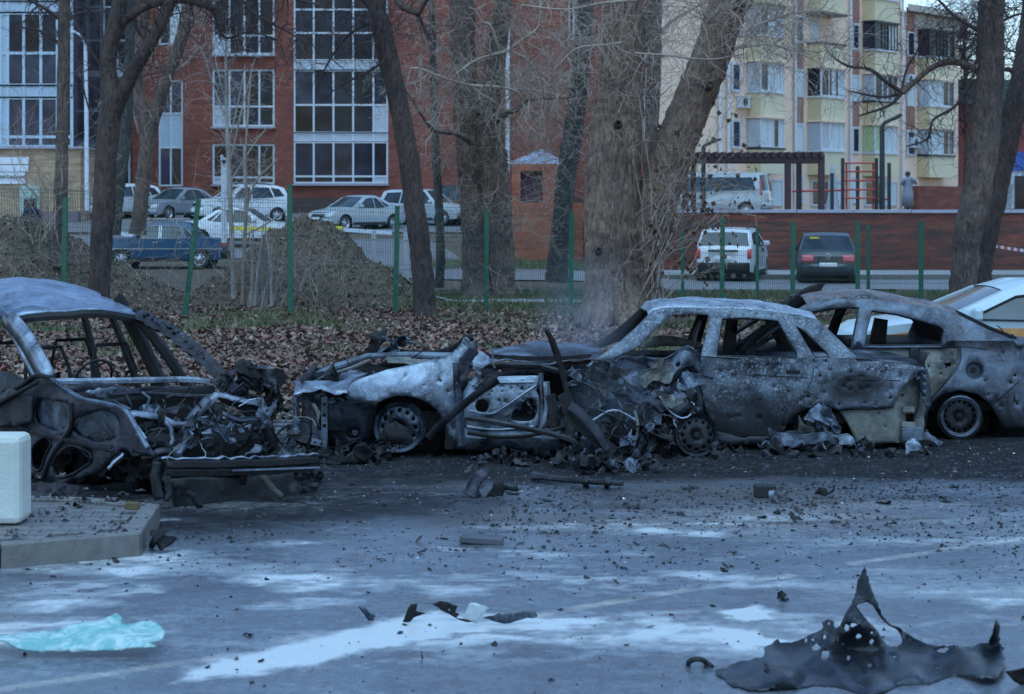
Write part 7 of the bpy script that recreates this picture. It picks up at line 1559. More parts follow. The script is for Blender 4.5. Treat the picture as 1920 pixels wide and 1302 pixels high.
# scuttle / cowl beams
q = [crossp(u, v, 1.72) for u, v in ((98, 716), (180, 715), (280, 713), (350, 712), (392, 716))]
mb = MB(); mb.tube([tuple(x) for x in catmull([tuple(x) for x in q], 4)], .032, 6, flat=.8, wob=.1); mb.build('scuttle_beam', BM['silver'], wl_, smooth=40)
mb = MB(); sheet(mb, jag([(110, 726), (200, 722), (300, 722), (396, 722), (400, 745), (330, 750), (240, 745), (150, 752)], 14, 1.5), [], 9, lambda u, v: warpn(crossp(u, v, 1.6), .04, 3, 2)); mb.build('scuttle_panel', BM['mauve'], wl_, solid=.012, smooth=50)
mb = MB(); sheet(mb, jag([(160, 732), (222, 728), (216, 740), (196, 746), (176, 742)], 8, 1.5), [], 6, lambda u, v: warpn(crossp(u, v, 1.3), .05, 5, 7)); mb.build('torn_sheet', BM['silver'], wl_, solid=.008, smooth=40)
mb = MB(); mb.grid(lambda a, b_: warpn(LC(1.55, lerp(.05, WL_ - .05, a), lerp(.12, .78, b_)), .06, 3, 4), 12, 8); mb.build('bulkhead', BM['black'], wl_, smooth=True, solid=.02)
mb = MB(); mb.tube([crossp(u, v, 1.2) for u, v in ((205, 742), (262, 738), (320, 741), (372, 744), (400, 742))], .02, 6, wob=.2); mb.build('wiper_beam', BM['dark'], wl_)
mb = MB(); c = crossp(335, 775, 1.1); mb.lathe(c, (0, 0, 1), [(-.3, .15), (-.03, .15), (.04, .11), (.06, .03), (.06, .001)], 16); mb.build('strut_tower', BM['mauve'], wl_, smooth=40)
mb = MB(); c = crossp(470, 770, .9); mb.lathe(c, (0, 0, 1), [(-.3, .15), (-.03, .13), (.0, .1), (.02, .001)], 16); mb.build('strut_tower', BM['black'], wl_, smooth=40)
# slam panel, V-shaped light frame
def strip(nm, pts, w_, a, m_, nrm=None, solid=.025):
    q = [Vector(x) for x in catmull([tuple(crossp(p[0], p[1], a)) for p in pts], 4)]; mb = MB(); band(mb, q, w_, nrm or Vector((.3, -.6, .75)).normalized(), .02, a); return mb.build(nm, BM[m_], wl_, smooth=45, solid=solid)
strip('slam_panel', [(244, 780), (262, 777), (300, 784), (330, 796), (350, 796), (366, 784), (384, 762), (402, 744), (418, 742), (450, 750), (480, 756), (502, 768)], .062, .45, 'silver', solid=.012)
strip('inner_brace', [(392, 748), (372, 770), (352, 792)], .075, .43, 'blue', solid=.012)
strip('lock_strut', [(350, 800), (346, 830), (338, 848), (324, 858)], .05, .35, 'blue', solid=.012)
strip('lock_strut', [(312, 790), (322, 812), (318, 836)], .03, .36, 'silver')
strip('cross_strut', [(290, 852), (306, 846), (326, 852), (340, 862)], .05, .3, 'mauve')
strip('slam_panel', [(418, 776), (450, 788), (480, 786)], .04, .5, 'blue')
for pts in ([(262, 800), (300, 792), (340, 806)], [(360, 810), (400, 800), (460, 792), (500, 800)], [(430, 800), (470, 830), (452, 850)]):
    strip('hose', pts, .018, .55, 'dark', solid=.015)
# engine lumps
for k in range(46):
    p = LC(rg.uniform(.0, 1.4), rg.uniform(.05, WL_), rg.uniform(.3, .78)); q = [p]; d = Vector((rg.gauss(0, 1), rg.gauss(0, .6), rg.gauss(-.2, .6))).normalized()
    for i in range(7): d = (d + Vector((rg.gauss(0, .35), rg.gauss(0, .35), rg.gauss(-.08, .3)))).normalized(); q.append(q[-1] + d * .055)
    mb = MB(); mb.tube(q, rg.choice((.004, .005, .008)), 4); mb.build('wire', BM[rg.choice(['silver', 'dark', 'ochre', 'dark', 'blue'])], wl_)
for k in range(26):
    p = LC(rg.uniform(.0, 1.3), rg.uniform(.05, WL_), rg.uniform(.3, .70)); mb = MB(); shard(mb, p, rg.uniform(.04, .12), rg, bend=.3, long_=2.2)
    if mb.v: mb.build('torn_sheet', BM[rg.choice(['silver', 'dark', 'blue', 'black'])], wl_, solid=.003)
c0 = LC(.9, .75, 0)
for k in range(150):
    a, c_, z = rg.uniform(.1, 1.5), rg.uniform(.12, WL_ - .05), rg.uniform(.12, .62); p = LC(a, c_, z)
    clutter(wl_, 1, (p.x, p.x + .01, p.y, p.y + .01, p.z, p.z + .01), rg, (.05, .19), ('black', 'black', 'dark', 'dark', 'blue' if z > .5 else 'black'), .6)
mb = MB(); q = crossp(372, 820, .75); mb.lathe(q + Vector((-.12, 0, 0)), (1, .3, 0), [(0, .001), (0, .06), (.02, .07), (.22, .07), (.24, .05), (.24, .001)], 14); mb.build('alternator', BM['silver'], wl_, smooth=40)
mb = MB(); mb.box(LC(.8, .7, .3), (.9, .7, .35), rz=math.atan2(cd.y, cd.x)); mb.build('engine_block', BM['black'], wl_, bevel=.04)
# bumper beam and radiator
a0, a1 = crossp(304, 878, -.05), crossp(596, 868, -.05)
def bb(t, k):
    p = a0.lerp(a1, t); return p
mb = MB(); n = 26
vs = []
for i in range(n + 1):
    t = i / n; p = a0.lerp(a1, t); s_ = 1 - .55 * float(sstep(.9, 1, t)); bow = fd * (-.12 * math.sin(t * 3.14)); jz = .006 * turb(p, 9, 2)
    for dy, dz in ((0, .055), (-.07, .05), (-.075, .015), (-.06, .0), (-.075, -.015), (-.07, -.05), (0, -.055)): vs.append(p + bow + (-fd) * (-dy) * s_ + Vector((0, 0, dz * s_ + jz)))
m7 = 7; mb.add(vs, [(i * m7 + k, i * m7 + k + 1, (i + 1) * m7 + k + 1, (i + 1) * m7 + k) for i in range(n) for k in range(6)]); mb.build('bumper_beam', BM['black'], wl_, solid=.01, smooth=30)
mb = MB(); band(mb, [bb(i / 26, 0) + Vector((0, 0, .07 + .008 * math.sin(i * 2.3))) + fd * (-.10 * math.sin(i / 26 * 3.14)) for i in range(27)], [.016 + .018 * abs(math.sin(i * 1.7) * math.sin(i * .9)) for i in range(27)], Vector((0, -.3, 1)).normalized(), .03, 6); mb.build('beam_edge', BM['silver'], wl_, solid=.01)
mb = MB(); band(mb, [bb(t, 0) + Vector((0, 0, -.015)) + fd * -.20 for t in (.35, .6, .92)], .014, Vector((0, -1, .3)).normalized()); mb.build('beam_edge', BM['blue'], wl_, solid=.006)
mb = MB(); sheet(mb, jag([(318, 898), (400, 896), (480, 893), (548, 886), (552, 930), (540, 946), (440, 950), (330, 956)], 18, 2), [], 10, lambda u, v: crossp(u, v, .12) + fd * .02 * turb(Vector((u * .02, v * .02, 0)), 1, 3)); mb.build('radiator', burnt('burnt_radiator', pale=(.05, .055, .06), palemid=.45, rustamt=.1, speck=.1, scale=5), wl_, solid=.05, smooth=50)
strip('beam_mount', [(296, 866), (292, 890), (294, 915), (300, 935)], .07, .02, 'dark', nrm=Vector((0, -1, 0)))
strip('beam_mount', [(312, 900), (316, 925), (310, 938)], .045, .0, 'dark', nrm=Vector((0, -1, 0)))
strip('fallen_strip', [(494, 892), (512, 915), (528, 932)], .05, -.12, 'ochre', nrm=Vector((0, -1, 0)), solid=.015)
strip('fallen_strip', [(352, 922), (366, 938), (376, 952)], .05, -.05, 'dark', nrm=Vector((0, -1, 0)), solid=.015)
# far wing: charred lumps, headlamp
for (u, v, s_, m_) in ((462, 700, .17, 'black'), (490, 712, .15, 'dark'), (510, 738, .14, 'black'), (440, 728, .16, 'mauve'), (508, 765, .12, 'black'), (420, 715, .1, 'dark'), (535, 760, .09, 'black')):
    for j in range(4):
        mb = MB(); shard(mb, crossp(u + rg.uniform(-14, 14), v + rg.uniform(-10, 10), .5), s_ * rg.uniform(.5, 1), rg, bend=.6)
        if mb.v: mb.build('charred_sheet', BM[m_], wl_, solid=.006)
mb = MB(); sheet(mb, jag([(400, 745), (430, 735), (462, 735), (500, 750), (512, 790), (520, 840), (505, 862), (480, 840), (470, 800), (440, 770)], 10, 2.5), [], 8, lambda u, v: warpn(crossp(u, v, .62), .08, 3, 5)); mb.build('far_wing', BM['black'], wl_, solid=.01, smooth=35)
strip('wing_strip', [(496, 790), (508, 820), (516, 846)], .09, .2, 'dark', nrm=Vector((0, -1, 0)))
# near side: folded bonnet frame with cut-outs
HP = [(0, 742), (40, 722), (72, 706), (100, 706), (122, 728), (160, 744), (206, 756), (238, 772), (262, 800), (280, 836), (290, 856), (262, 850), (232, 842), (204, 862), (176, 884), (120, 906), (62, 896), (30, 880), (-40, 870), (-40, 760)]
H1 = smooth_poly([(86, 815), (102, 824), (92, 856), (80, 888), (64, 884), (62, 856), (72, 828)], 1); H2 = smooth_poly([(112, 842), (136, 830), (164, 844), (170, 864), (150, 880), (120, 896), (100, 884)], 1)
P1 = smooth_poly([(70, 760), (86, 748), (120, 750), (142, 766), (134, 800), (108, 806), (72, 792), (62, 776)], 1); P2 = smooth_poly([(150, 780), (178, 768), (214, 776), (228, 800), (216, 828), (176, 832), (140, 812), (136, 796)], 1)
def fH(u, v):
    k = (u + 40) / 320; p = nearp(u, v, .06 + .10 * math.sin(k * 3)); return warpn(p, .035, 2.5, 6)
mb = MB(); sheet(mb, jag(HP, 16, 1.2), [H1, H2, P1, P2], 9, fH); mb.build('bonnet_frame', BM['mauve'], wl_, solid=.02, smooth=45)
for pl in (P1, P2):
    mb = MB(); cx = sum(p[0] for p in pl) / len(pl); cy = sum(p[1] for p in pl) / len(pl); sheet(mb, [(cx + (x - cx) * 1.06, cy + (y - cy) * 1.06) for x, y in pl], [], 9, lambda u, v: fH(u, v) - nN * (.035 - .02 * math.cos((u - cx) * .03))); mb.build('bonnet_skin', BM['blue'], wl_, solid=.01, smooth=50)
for hp in (H1, H2):
    mb = MB(); pts = [fH(*p) + nN * .015 for p in hp]; mb.tube(pts + [pts[0]], .012, 5); mb.build('opening_lip', BM['dark'], wl_)
for pts, m_ in (([(100, 706), (122, 728), (160, 746), (206, 758), (240, 774), (262, 800), (282, 838)], 'blue'), ([(62, 806), (100, 812), (140, 826), (180, 838), (214, 842)], 'mauve'), ([(142, 756), (140, 800), (112, 830), (98, 870), (84, 900)], 'mauve'), ([(-20, 790), (20, 796), (60, 806)], 'dark'), ([(0, 745), (40, 724), (72, 706), (100, 704)], 'black')):
    mb = MB(); mb.tube([tuple(x) for x in catmull([tuple(fH(*p) + nN * .02) for p in pts], 4)], .022, 6, wob=.15); mb.build('frame_rib', BM['dark' if m_ == 'mauve' else m_], wl_, smooth=True)
mb = MB(); sheet(mb, jag([(180, 750), (212, 754), (246, 772), (238, 776), (206, 766)], 7, 1), [], 6, lambda u, v: nearp(u, v, -.15) + Vector((0, 0, .02))); mb.build('torn_sheet', BM['silver'], wl_, solid=.01)
mb = MB(); sheet(mb, jag([(234, 780), (250, 790), (268, 812), (274, 822), (256, 816), (240, 798)], 7, 1), [], 6, lambda u, v: nearp(u, v, .1)); mb.build('torn_sheet', BM['silver'], wl_, solid=.01)
mb = MB(); sheet(mb, jag([(0, 742), (20, 728), (46, 740), (62, 742), (60, 790), (30, 800), (-30, 800), (-40, 750)], 10, 1), [], 8, lambda u, v: nearp(u, v, .22)); mb.build('near_wing', BM['dark'], wl_, solid=.012, smooth=50)
mb = MB(); mb.tube([nearp(u, v, .25) for u, v in ((-10, 762), (20, 744), (50, 728), (72, 716))], .02, 6); mb.build('wing_edge', BM['black'], wl_)
for k in range(26):
    u, v = rg.uniform(60, 300), rg.uniform(850, 930); mb = MB(); shard(mb, nearp(u, v, -.05 - rg.uniform(0, .5)), rg.uniform(.06, .2), rg, bend=.5)
    if mb.v: mb.build('torn_sheet', BM[rg.choice(['black', 'dark', 'black', 'mauve'])], wl_, solid=.006)
mb = MB(); sheet(mb, jag([(60, 905), (110, 905), (150, 912), (166, 918), (140, 930), (64, 925)], 12, 1.5), [], 8, lambda u, v: warpn(nearp(u, v, .3), .03, 4, 2)); mb.build('lower_skirt', BM['mauve'], wl_, solid=.012)
strip('bright_rod', [(202, 880), (214, 868), (232, 852)], .015, .05, 'silver')
mb = MB(); mb.lathe(nearp(150, 890, -.35), nN, [(-.1, .1), (-.08, .28), (.08, .28), (.1, .1)], 20); mb.build('brake_assembly', BM['black'], wl_, smooth=40)

# ================================================================== KERB ISLAND WITH CONCRETE BLOCK
ZI = .155
isl = [(-7, 12.45), (-3.31, 12.88), (-2.49, 13.36), (-2.59, 14.65), (-3.19, 15.0), (-7, 15.7)]
it = thing('kerbed_island', 'raised paved island with dark kerb carrying the pale concrete block', 'pavement island', (-4, 14, 0))
mb = MB(); sheet(mb, [(x + (.1 if x < -2.9 else -.08) * 0, y) for x, y in isl], [], .5, lambda x, y: (x, y, ZI - .03)); mb.build('bed', MT['tile'], it)
def inset(poly, d):
    out = []; n = len(poly)
    for i in range(n):
        p0, p1, p2 = (Vector((*poly[(i + k) % n], 0)) for k in (-1, 0, 1)); e0 = (p1 - p0).normalized(); e1 = (p2 - p1).normalized(); n0 = Vector((-e0.y, e0.x, 0)); n1 = Vector((-e1.y, e1.x, 0)); b_ = (n0 + n1).normalized(); k = d / max(.3, b_.dot(n0)); out.append((p1.x + b_.x * k, p1.y + b_.y * k))
    return out
ins = inset(isl, .13)
rg = random.Random(71)
for i in range(len(isl)):
    a, c = Vector((*isl[i], 0)), Vector((*isl[(i + 1) % 6], 0)); ai, ci = Vector((*ins[i], 0)), Vector((*ins[(i + 1) % 6], 0)); L_ = (c - a).length; n = max(1, round(L_ / 1.0))
    if i == 5: continue
    for k in range(n):
        t0, t1 = k / n + .004 / L_, (k + 1) / n - .004 / L_; mb = MB(); z = ZI + rg.uniform(-.003, .003)
        q = [a.lerp(c, t0), a.lerp(c, t1), ai.lerp(ci, t1), ai.lerp(ci, t0)]
        mb.add([(p.x, p.y, -.05) for p in q] + [(p.x, p.y, z) for p in q], [(3, 2, 1, 0), (4, 5, 6, 7), (0, 1, 5, 4), (1, 2, 6, 5), (2, 3, 7, 6), (3, 0, 4, 7)]); mb.build('kerb_stone', MT['kerb'], it, bevel=.012)
ts = .2; tilem = None
for i in range(-24, 24):
    for j in range(0, 18):
        x = -4.6 + i * ts + (j % 2) * ts / 2; y = 12.5 + j * ts * .98
        xs_ = np.array([x - ts / 2, x + ts / 2, x + ts / 2, x - ts / 2]); ys_ = np.array([y - ts / 2, y - ts / 2, y + ts / 2, y + ts / 2])
        if x < -4.6 or not inside(ins, xs_, ys_).all(): continue
        if tilem is None:
            tb = MB(); tb.box((0, 0, 0), (ts - .004, ts - .004, .05)); to = tb.build('paving_tile', MT['tile'], it, local=True, bevel=.002)
        else: to = bpy.data.objects.new('paving_tile', tilem); COL.objects.link(to); to.parent = it; m_ = to.modifiers.new('bev', 'BEVEL'); m_.width = .002; m_.segments = 1
        tilem = to.data; to.location = Vector((x, y, ZI - .031 + rg.uniform(-.001, .001))) - it.location
cbm = P(28, 985, F * (H - ZI) / (985 - HV)); Dk = cbm.y; wk = 64 / F * Dk
mb = MB(); zc = P(0, 808, Dk).z; x1 = P(61, 900, Dk).x
x1 = P(61, 900, Dk + .34).x; zc = P(0, 808, Dk + .34).z
mb.box((x1 - .6, Dk + .17, (zc + ZI) / 2), (1.2, .34, zc - ZI - .002))
single('concrete_block', mb, plain('block_concrete', (.50, .54, .50), .7, var=.14, scale=2.5, bump=.25, bscale=60), 'pale smooth concrete bollard block standing on the kerbed island', 'concrete block', bevel=.045)

# ================================================================== LOOSE DEBRIS
def dsheet(name, pts, holes, D, mat, label, cat='debris', sp=6, amp=.04, sc=4, seed=1, solid=.008, jg=(8, 1.2), group=None, lean=0., fn=None):
    v1 = max(p[1] for p in pts)
    f = fn or (lambda u, v: warpn(P(u, v, D + lean * (v1 - v)), amp, sc, seed))
    mb = MB(); sheet(mb, jag(pts, *jg) if jg else pts, holes, sp, f); mb.v = [(x, y, max(z, .004)) for x, y, z in mb.v]
    return single(name, mb, mat, label, cat, group, smooth=45, solid=solid)
# big punctured panel, bottom right
MT['panel_black'] = burnt('panel_black', pale=(.06, .072, .09), soot=(.014, .016, .02), palemid=.47, rustamt=.3, speck=.08, scale=1.5, rough=.30, metal=.5, dots=.1, rust=(.10, .09, .065), bump=.2)
DPn = 9.75
FP = [(1340, 1254), (1400, 1242), (1432, 1232), (1434, 1216), (1452, 1206), (1462, 1198), (1466, 1206), (1486, 1206), (1520, 1190), (1545, 1176), (1542, 1166), (1552, 1160), (1562, 1164), (1566, 1178), (1574, 1172), (1590, 1138), (1600, 1120), (1608, 1092), (1621, 1066), (1625, 1074), (1630, 1100), (1640, 1126), (1652, 1150), (1672, 1170), (1696, 1186), (1730, 1202), (1760, 1210), (1800, 1211), (1858, 1208), (1862, 1170), (1866, 1163), (1874, 1176), (1881, 1220), (1881, 1250), (1872, 1270), (1800, 1272), (1730, 1284), (1650, 1300), (1600, 1318), (1500, 1310), (1420, 1300), (1370, 1288)]
hp = [smooth_poly([(1600, 1132), (1630, 1128), (1646, 1152), (1664, 1168), (1686, 1184), (1694, 1200), (1688, 1210), (1668, 1214), (1650, 1190), (1630, 1170), (1612, 1148)], 1)]
for x, y, a, b_ in ((1586, 1175, 5, 7), (1598, 1170, 6, 4), (1609, 1193, 5, 5), (1633, 1203, 4, 5), (1631, 1186, 3, 3), (1533, 1213, 9, 7), (1551, 1228, 9, 11), (1512, 1200, 2.5, 5), (1525, 1199, 3, 3), (1547, 1193, 3, 5), (1435, 1256, 5, 9), (1765, 1219, 10, 6), (1592, 1236, 3, 6), (1676, 1233, 5, 2.5), (1633, 1250, 4, 4), (1554, 1168, 2.5, 3), (1532, 1180, 4, 4), (1756, 1254, 4, 2.5)):
    hp.append(circ(x, y, a, 11, .55, b_))
def fP(u, v):
    k = (v - 1100) / 200; D = DPn + .55 * float(sstep(1290, 1200, v)) - .10 * float(sstep(1270, 1320, v)) + .34 * abs(((u * .0046 + v * .006 + .1) % 1) - .5) - .26 * abs(((u * .0078 - v * .009) % 1) - .5) + .05 * math.sin(u * .03)
    return warpn(P(u, v, D), .02, 3, 4)
dsheet('punctured_car_panel', FP, hp, 0, MT['panel_black'], 'large black torn car panel full of ragged holes at the bottom right', sp=7, fn=fP, solid=.006, jg=(6, 2.0), cat='car panel')
dsheet('black_panel_end', [(1885, 1258), (1930, 1254), (1990, 1262), (1990, 1296), (1925, 1292), (1896, 1278)], [], 9.75, BM['black'], 'black scorched scrap at the right edge beside the punctured panel', sp=9, amp=.05)
mb = MB(); mb.tube([P(1281 + 17 * math.cos(t) + 26, 1244 + 8 * math.sin(t), 10.2 + .1 * math.sin(t)) for t in [k * .4488 for k in range(15)]], .013, 6); mb.tube([P(1320, 1238, 10.2), P(1336, 1250, 10.1)], .012, 5)
mb.v = [(x, y, max(z, .005)) for x, y, z in mb.v]; single('rubber_loop', mb, MT['rubber'], 'small dark loop of rubber left of the punctured panel', 'debris', smooth=True)
# glass sheet left foreground
m, nt, b = newmat('laminated_glass'); vec = nt.nodes.new('ShaderNodeTexCoord').outputs['Object']
gn = noise_n(nt, vec, 7, 7, .7, 1.)
nt.links.new(mixc(nt, ramp(nt, gn, [(.45, 0.), (.62, 1.)]), (.22, .52, .52), (.62, .80, .80)), b.inputs['Base Color']); b.inputs['Roughness'].default_value = .25; b.inputs['Transmission Weight'].default_value = .15
bp = nt.nodes.new('ShaderNodeBump'); bp.inputs['Strength'].default_value = .8; bp.inputs['Distance'].default_value = .02; nt.links.new(noise_n(nt, vec, 25, 6, .8), bp.inputs['Height']); nt.links.new(bp.outputs[0], b.inputs['Normal'])
GLM = m
def gz2(u, v):
    D0 = 10.35; base_v = 1222; k = float(sstep(1222, 1160, v))
    D = D0 + .35 * k; p = P(u, v, D); return warpn(p, .03, 4, 3)
dsheet('shattered_windscreen', [(-60, 1185), (0, 1188), (60, 1188), (118, 1186), (122, 1176), (160, 1176), (190, 1170), (214, 1154), (224, 1160), (226, 1176), (244, 1176), (262, 1166), (284, 1164), (300, 1172), (306, 1184), (300, 1198), (284, 1206), (296, 1212), (230, 1218), (160, 1224), (90, 1224), (40, 1220), (0, 1206), (-60, 1200)], [], 0, GLM, 'crumpled sheet of crazed pale turquoise windscreen glass on the wet asphalt', sp=6, fn=gz2, solid=.012, cat='glass sheet', jg=(9, 1.6))
# pieces in the foam
dsheet('grey_bracket', [(670, 1142), (684, 1138), (700, 1150), (712, 1152), (708, 1162), (690, 1166)], [], DG(1166), BM['blue'], 'small grey bracket at the left end of the foam heap', sp=5)
dsheet('black_shard', [(756, 1162), (772, 1134), (782, 1136), (780, 1150), (794, 1154), (776, 1158), (764, 1166)], [], DG(1166), BM['black'], 'upright black shard stuck in the white foam', sp=5)
dsheet('charred_flake', [(804, 1138), (824, 1130), (842, 1132), (858, 1140), (852, 1150), (862, 1156), (850, 1160), (836, 1154), (820, 1150)], [circ(840, 1146, 2.5, 5)], DG(1166), BM['black'], 'ragged black flake standing in the foam between two shards', sp=5)
dsheet('clear_plastic_piece', [(870, 1160), (884, 1134), (906, 1138), (926, 1146), (916, 1160), (905, 1174), (888, 1170)], [], DG(1174), plain('plastic_pale', (.42, .47, .5), .3, var=.25, scale=8), 'pale translucent plastic piece at the right end of the foam', sp=6)
dsheet('blue_grey_plate', [(914, 1166), (940, 1156), (1000, 1156), (1004, 1164), (950, 1172)], [], DG(1171), BM['blue'], 'flat blue-grey plate lying right of the foam heap', sp=6)
dsheet('rear_strip', [(858, 1154), (872, 1160), (896, 1172), (902, 1174), (880, 1168)], [], DG(1174) - .05, BM['black'], 'thin black strip leaning on the pale plastic piece', sp=5)
# mid-distance scraps
dsheet('curved_wing_scrap', [(862, 926), (866, 905), (876, 896), (886, 900), (884, 884), (896, 880), (910, 884), (908, 904), (904, 918), (912, 930), (890, 934)], [], DG(934), BM['mauve'], 'curved grey scrap standing upright on the paving before the torn car', sp=6, amp=.07, sc=5, lean=.002)
dsheet('black_scrap', [(916, 930), (928, 918), (932, 904), (946, 902), (950, 912), (972, 908), (976, 914), (950, 922), (948, 932)], [], DG(932), BM['black'], 'twisted black scrap beside the curved grey scrap', sp=5, amp=.06)
mb = MB(); z = .05; q = [G(1000, 893, z), G(1020, 895, z), G(1100, 903, z), G(1168, 907, z)]; mb.tube(q, [.045, .03, .025, .02], 7); mb.tube([G(1098, 898, .1), G(1098, 908, .02)], .03, 6); mb.tube([G(1140, 900, .1), G(1138, 910, .02)], .03, 6)
single('steering_rod', mb, BM['dark'], 'long thin steel rod lying on the paving in front of the wrecks', 'rod', smooth=40)
rg = random.Random(81)
def heap(name, label, u0, u1, v0, v1, n, s, mats, cat='debris heap', h=.12):
    root = thing(name, label, cat, G((u0 + u1) / 2, (v0 + v1) / 2))
    for k in range(n):
        mb = MB(); g_ = G(rg.uniform(u0, u1), rg.uniform(v0, v1)); g_.z = rg.uniform(.01, h); shard(mb, g_, rg.uniform(.4, 1) * s, rg, bend=.55, up=(0, -.4, 1), flat=.8)
        mb.v = [(x, y, max(z, .004)) for x, y, z in mb.v]
        if mb.v: mb.build('scrap', BM[rg.choice(mats)], root, solid=.006)
heap('debris_heap', 'low heap of charred scrap in front of the torn middle section', 1070, 1235, 872, 892, 38, .14, ['black', 'black', 'black', 'dark', 'blue'])
heap('debris_heap', 'scatter of burnt scrap under the sill of the torn car', 860, 1070, 856, 882, 26, .11, ['black', 'dark', 'black', 'mauve'], h=.08)
heap('debris_heap', 'burnt strips lying below the rear wheel of the saloon', 1440, 1750, 836, 860, 40, .14, ['black', 'black', 'dark', 'dark', 'silver'], h=.1)
heap('debris_heap', 'charred lumps beside the front beam of the left wreck', 545, 600, 895, 945, 16, .12, ['black', 'black', 'dark'], h=.2)
heap('debris_heap', 'black scrap under the nose of the torn car', 590, 760, 845, 872, 24, .16, ['black', 'black', 'dark', 'dark'], h=.12)
heap('debris_heap', 'scrap under the low side of the saloon by the loose wheel', 1230, 1440, 838, 862, 30, .13, ['black', 'dark', 'black', 'blue'], h=.1)
heap('debris_heap', 'dark burnt scrap spread over the paved island', 70, 290, 928, 1000, 26, .05, ['black', 'dark', 'rustroof'], h=.0)
for o in [o for o in bpy.data.objects if o.get('label') == 'dark burnt scrap spread over the paved island']: o.location.z = ZI
dsheet('wing_blade', [(672, 834), (700, 822), (740, 824), (798, 832), (770, 838), (712, 850), (690, 842)], [], DG(850) + .05, BM['silver'], 'bright blade-shaped piece of wing lying under the front wheel', sp=7, amp=.03)
dsheet('black_liner', [(602, 870), (640, 868), (665, 835), (680, 828), (700, 846), (712, 852), (690, 872), (640, 878)], [], DG(872), BM['black'], 'crumpled black liner on the ground under the nose of the torn car', sp=7, amp=.05)
mb = MB(); rg2 = random.Random(4); mb.box((0, 0, .0), (.17, .12, .10)); 
o = single('battery_block', mb, MT['black'], 'small black block with round end alone on the asphalt at right', 'debris', bevel=.01); o.location = G(1434, 932) + Vector((0, 0, .0))
mb = MB(); mb.lathe(G(1449, 930, .05), (1, -.4, .2), [(-.02, .001), (-.02, .045), (.02, .045), (.02, .03), (.0, .028)], 12); single('metal_disc', mb, BM['silver'], 'round metal cap leaning on the small black block', 'debris', smooth=True)
dsheet('bent_flap', [(1525, 926), (1532, 914), (1546, 918), (1555, 926), (1570, 910), (1566, 924), (1545, 932)], [], DG(931), BM['black'], 'bent black flap on the asphalt right of the small black block', sp=5)
mb = MB(); mb.add([G(866, 1020), G(938, 1024), G(942, 1012, .0), G(870, 1006, .0)], [(0, 1, 2, 3)]); mb = MB(); mb.box((0, 0, .03), (.30, .16, .05)); o = single('dark_brick_piece', mb, plain('dk_piece', (.07, .075, .09), .6), 'flat dark grey block lying alone in mid foreground', 'debris', bevel=.01); o.location = G(903, 1018); o.rotation_euler = (0, .06, -.06)
mb = MB(); mb.tube([G(296, 1000, .11), G(290, 1012, .10), G(285, 1024, .02)], .02, 6); shard(mb, G(305, 1016, .07), .1, rg, bend=.5, up=(0, -1, .4), flat=.2); shard(mb, G(302, 1006, .1), .09, rg, bend=.5, up=(0, -.4, 1), flat=.2); mb.v = [(x, y, max(z, .004)) for x, y, z in mb.v]
single('mirror_housing', mb, BM['black'], 'broken black mirror housing lying against the kerb corner', 'debris', smooth=40, solid=.008)
mb = MB(); mb.box((0, 0, .03), (.10, .07, .05)); o = single('wood_block', mb, plain('ochrewood', (.10, .075, .03), .7), 'small ochre block on the corner of the paved island', 'block', bevel=.005); o.location = G(248, 955, ZI) + Vector((0, 0, 0)); 
mb = MB(); shard(mb, G(1465, 1118, .04), .035, rg, up=(0, -1, .2), flat=.1); shard(mb, G(1472, 1124, .01), .03, rg, up=(0, -.2, 1), flat=.1); mb.v = [(x, y, max(z, .004)) for x, y, z in mb.v]; single('small_clip', mb, BM['dark'], 'small bent metal clip above the punctured panel', 'debris', solid=.006)
def pos4(r, n):
    X = r.uniform(-4.2, -2.5, n); Y = r.uniform(12.9, 15.2, n); k = inside(isl, X, Y) & (fbm(X * 3, Y * 3, 420) > r.uniform(.4, .6, n)); return X[k], Y[k]
# grey bumper tray behind the left wreck
DT = 24.6
tr = thing('bumper_tray', 'upturned grey plastic bumper section behind the left wreck', 'bumper', G(480, 738))
mb = MB(); sheet(mb, [(424, 716), (500, 692), (516, 690), (510, 712), (480, 728), (452, 732)], [], 8, lambda u, v: warpn(P(u, v, DT + .2 * math.sin((v - 690) * .05)), .03, 3, 5)); mb.build('skin', burnt('tray', pale=(.30, .33, .35), palemid=.42, rustamt=.2, speck=.2, scale=3), tr, solid=.02, smooth=50)
mb = MB(); sheet(mb, [(516, 690), (532, 694), (538, 712), (528, 726), (508, 730), (506, 714)], [], 7, lambda u, v: P(u, v, DT - .05)); mb.build('end_cap', BM['black'], tr, solid=.03)
for k in range(6):
    a = P(432 + k * 13, 711 - k * 4, DT - .05); mb = MB(); mb.bar(a, a + Vector((.07, 0, .02)), .03, .02); mb.build('clip', BM['silver'], tr)
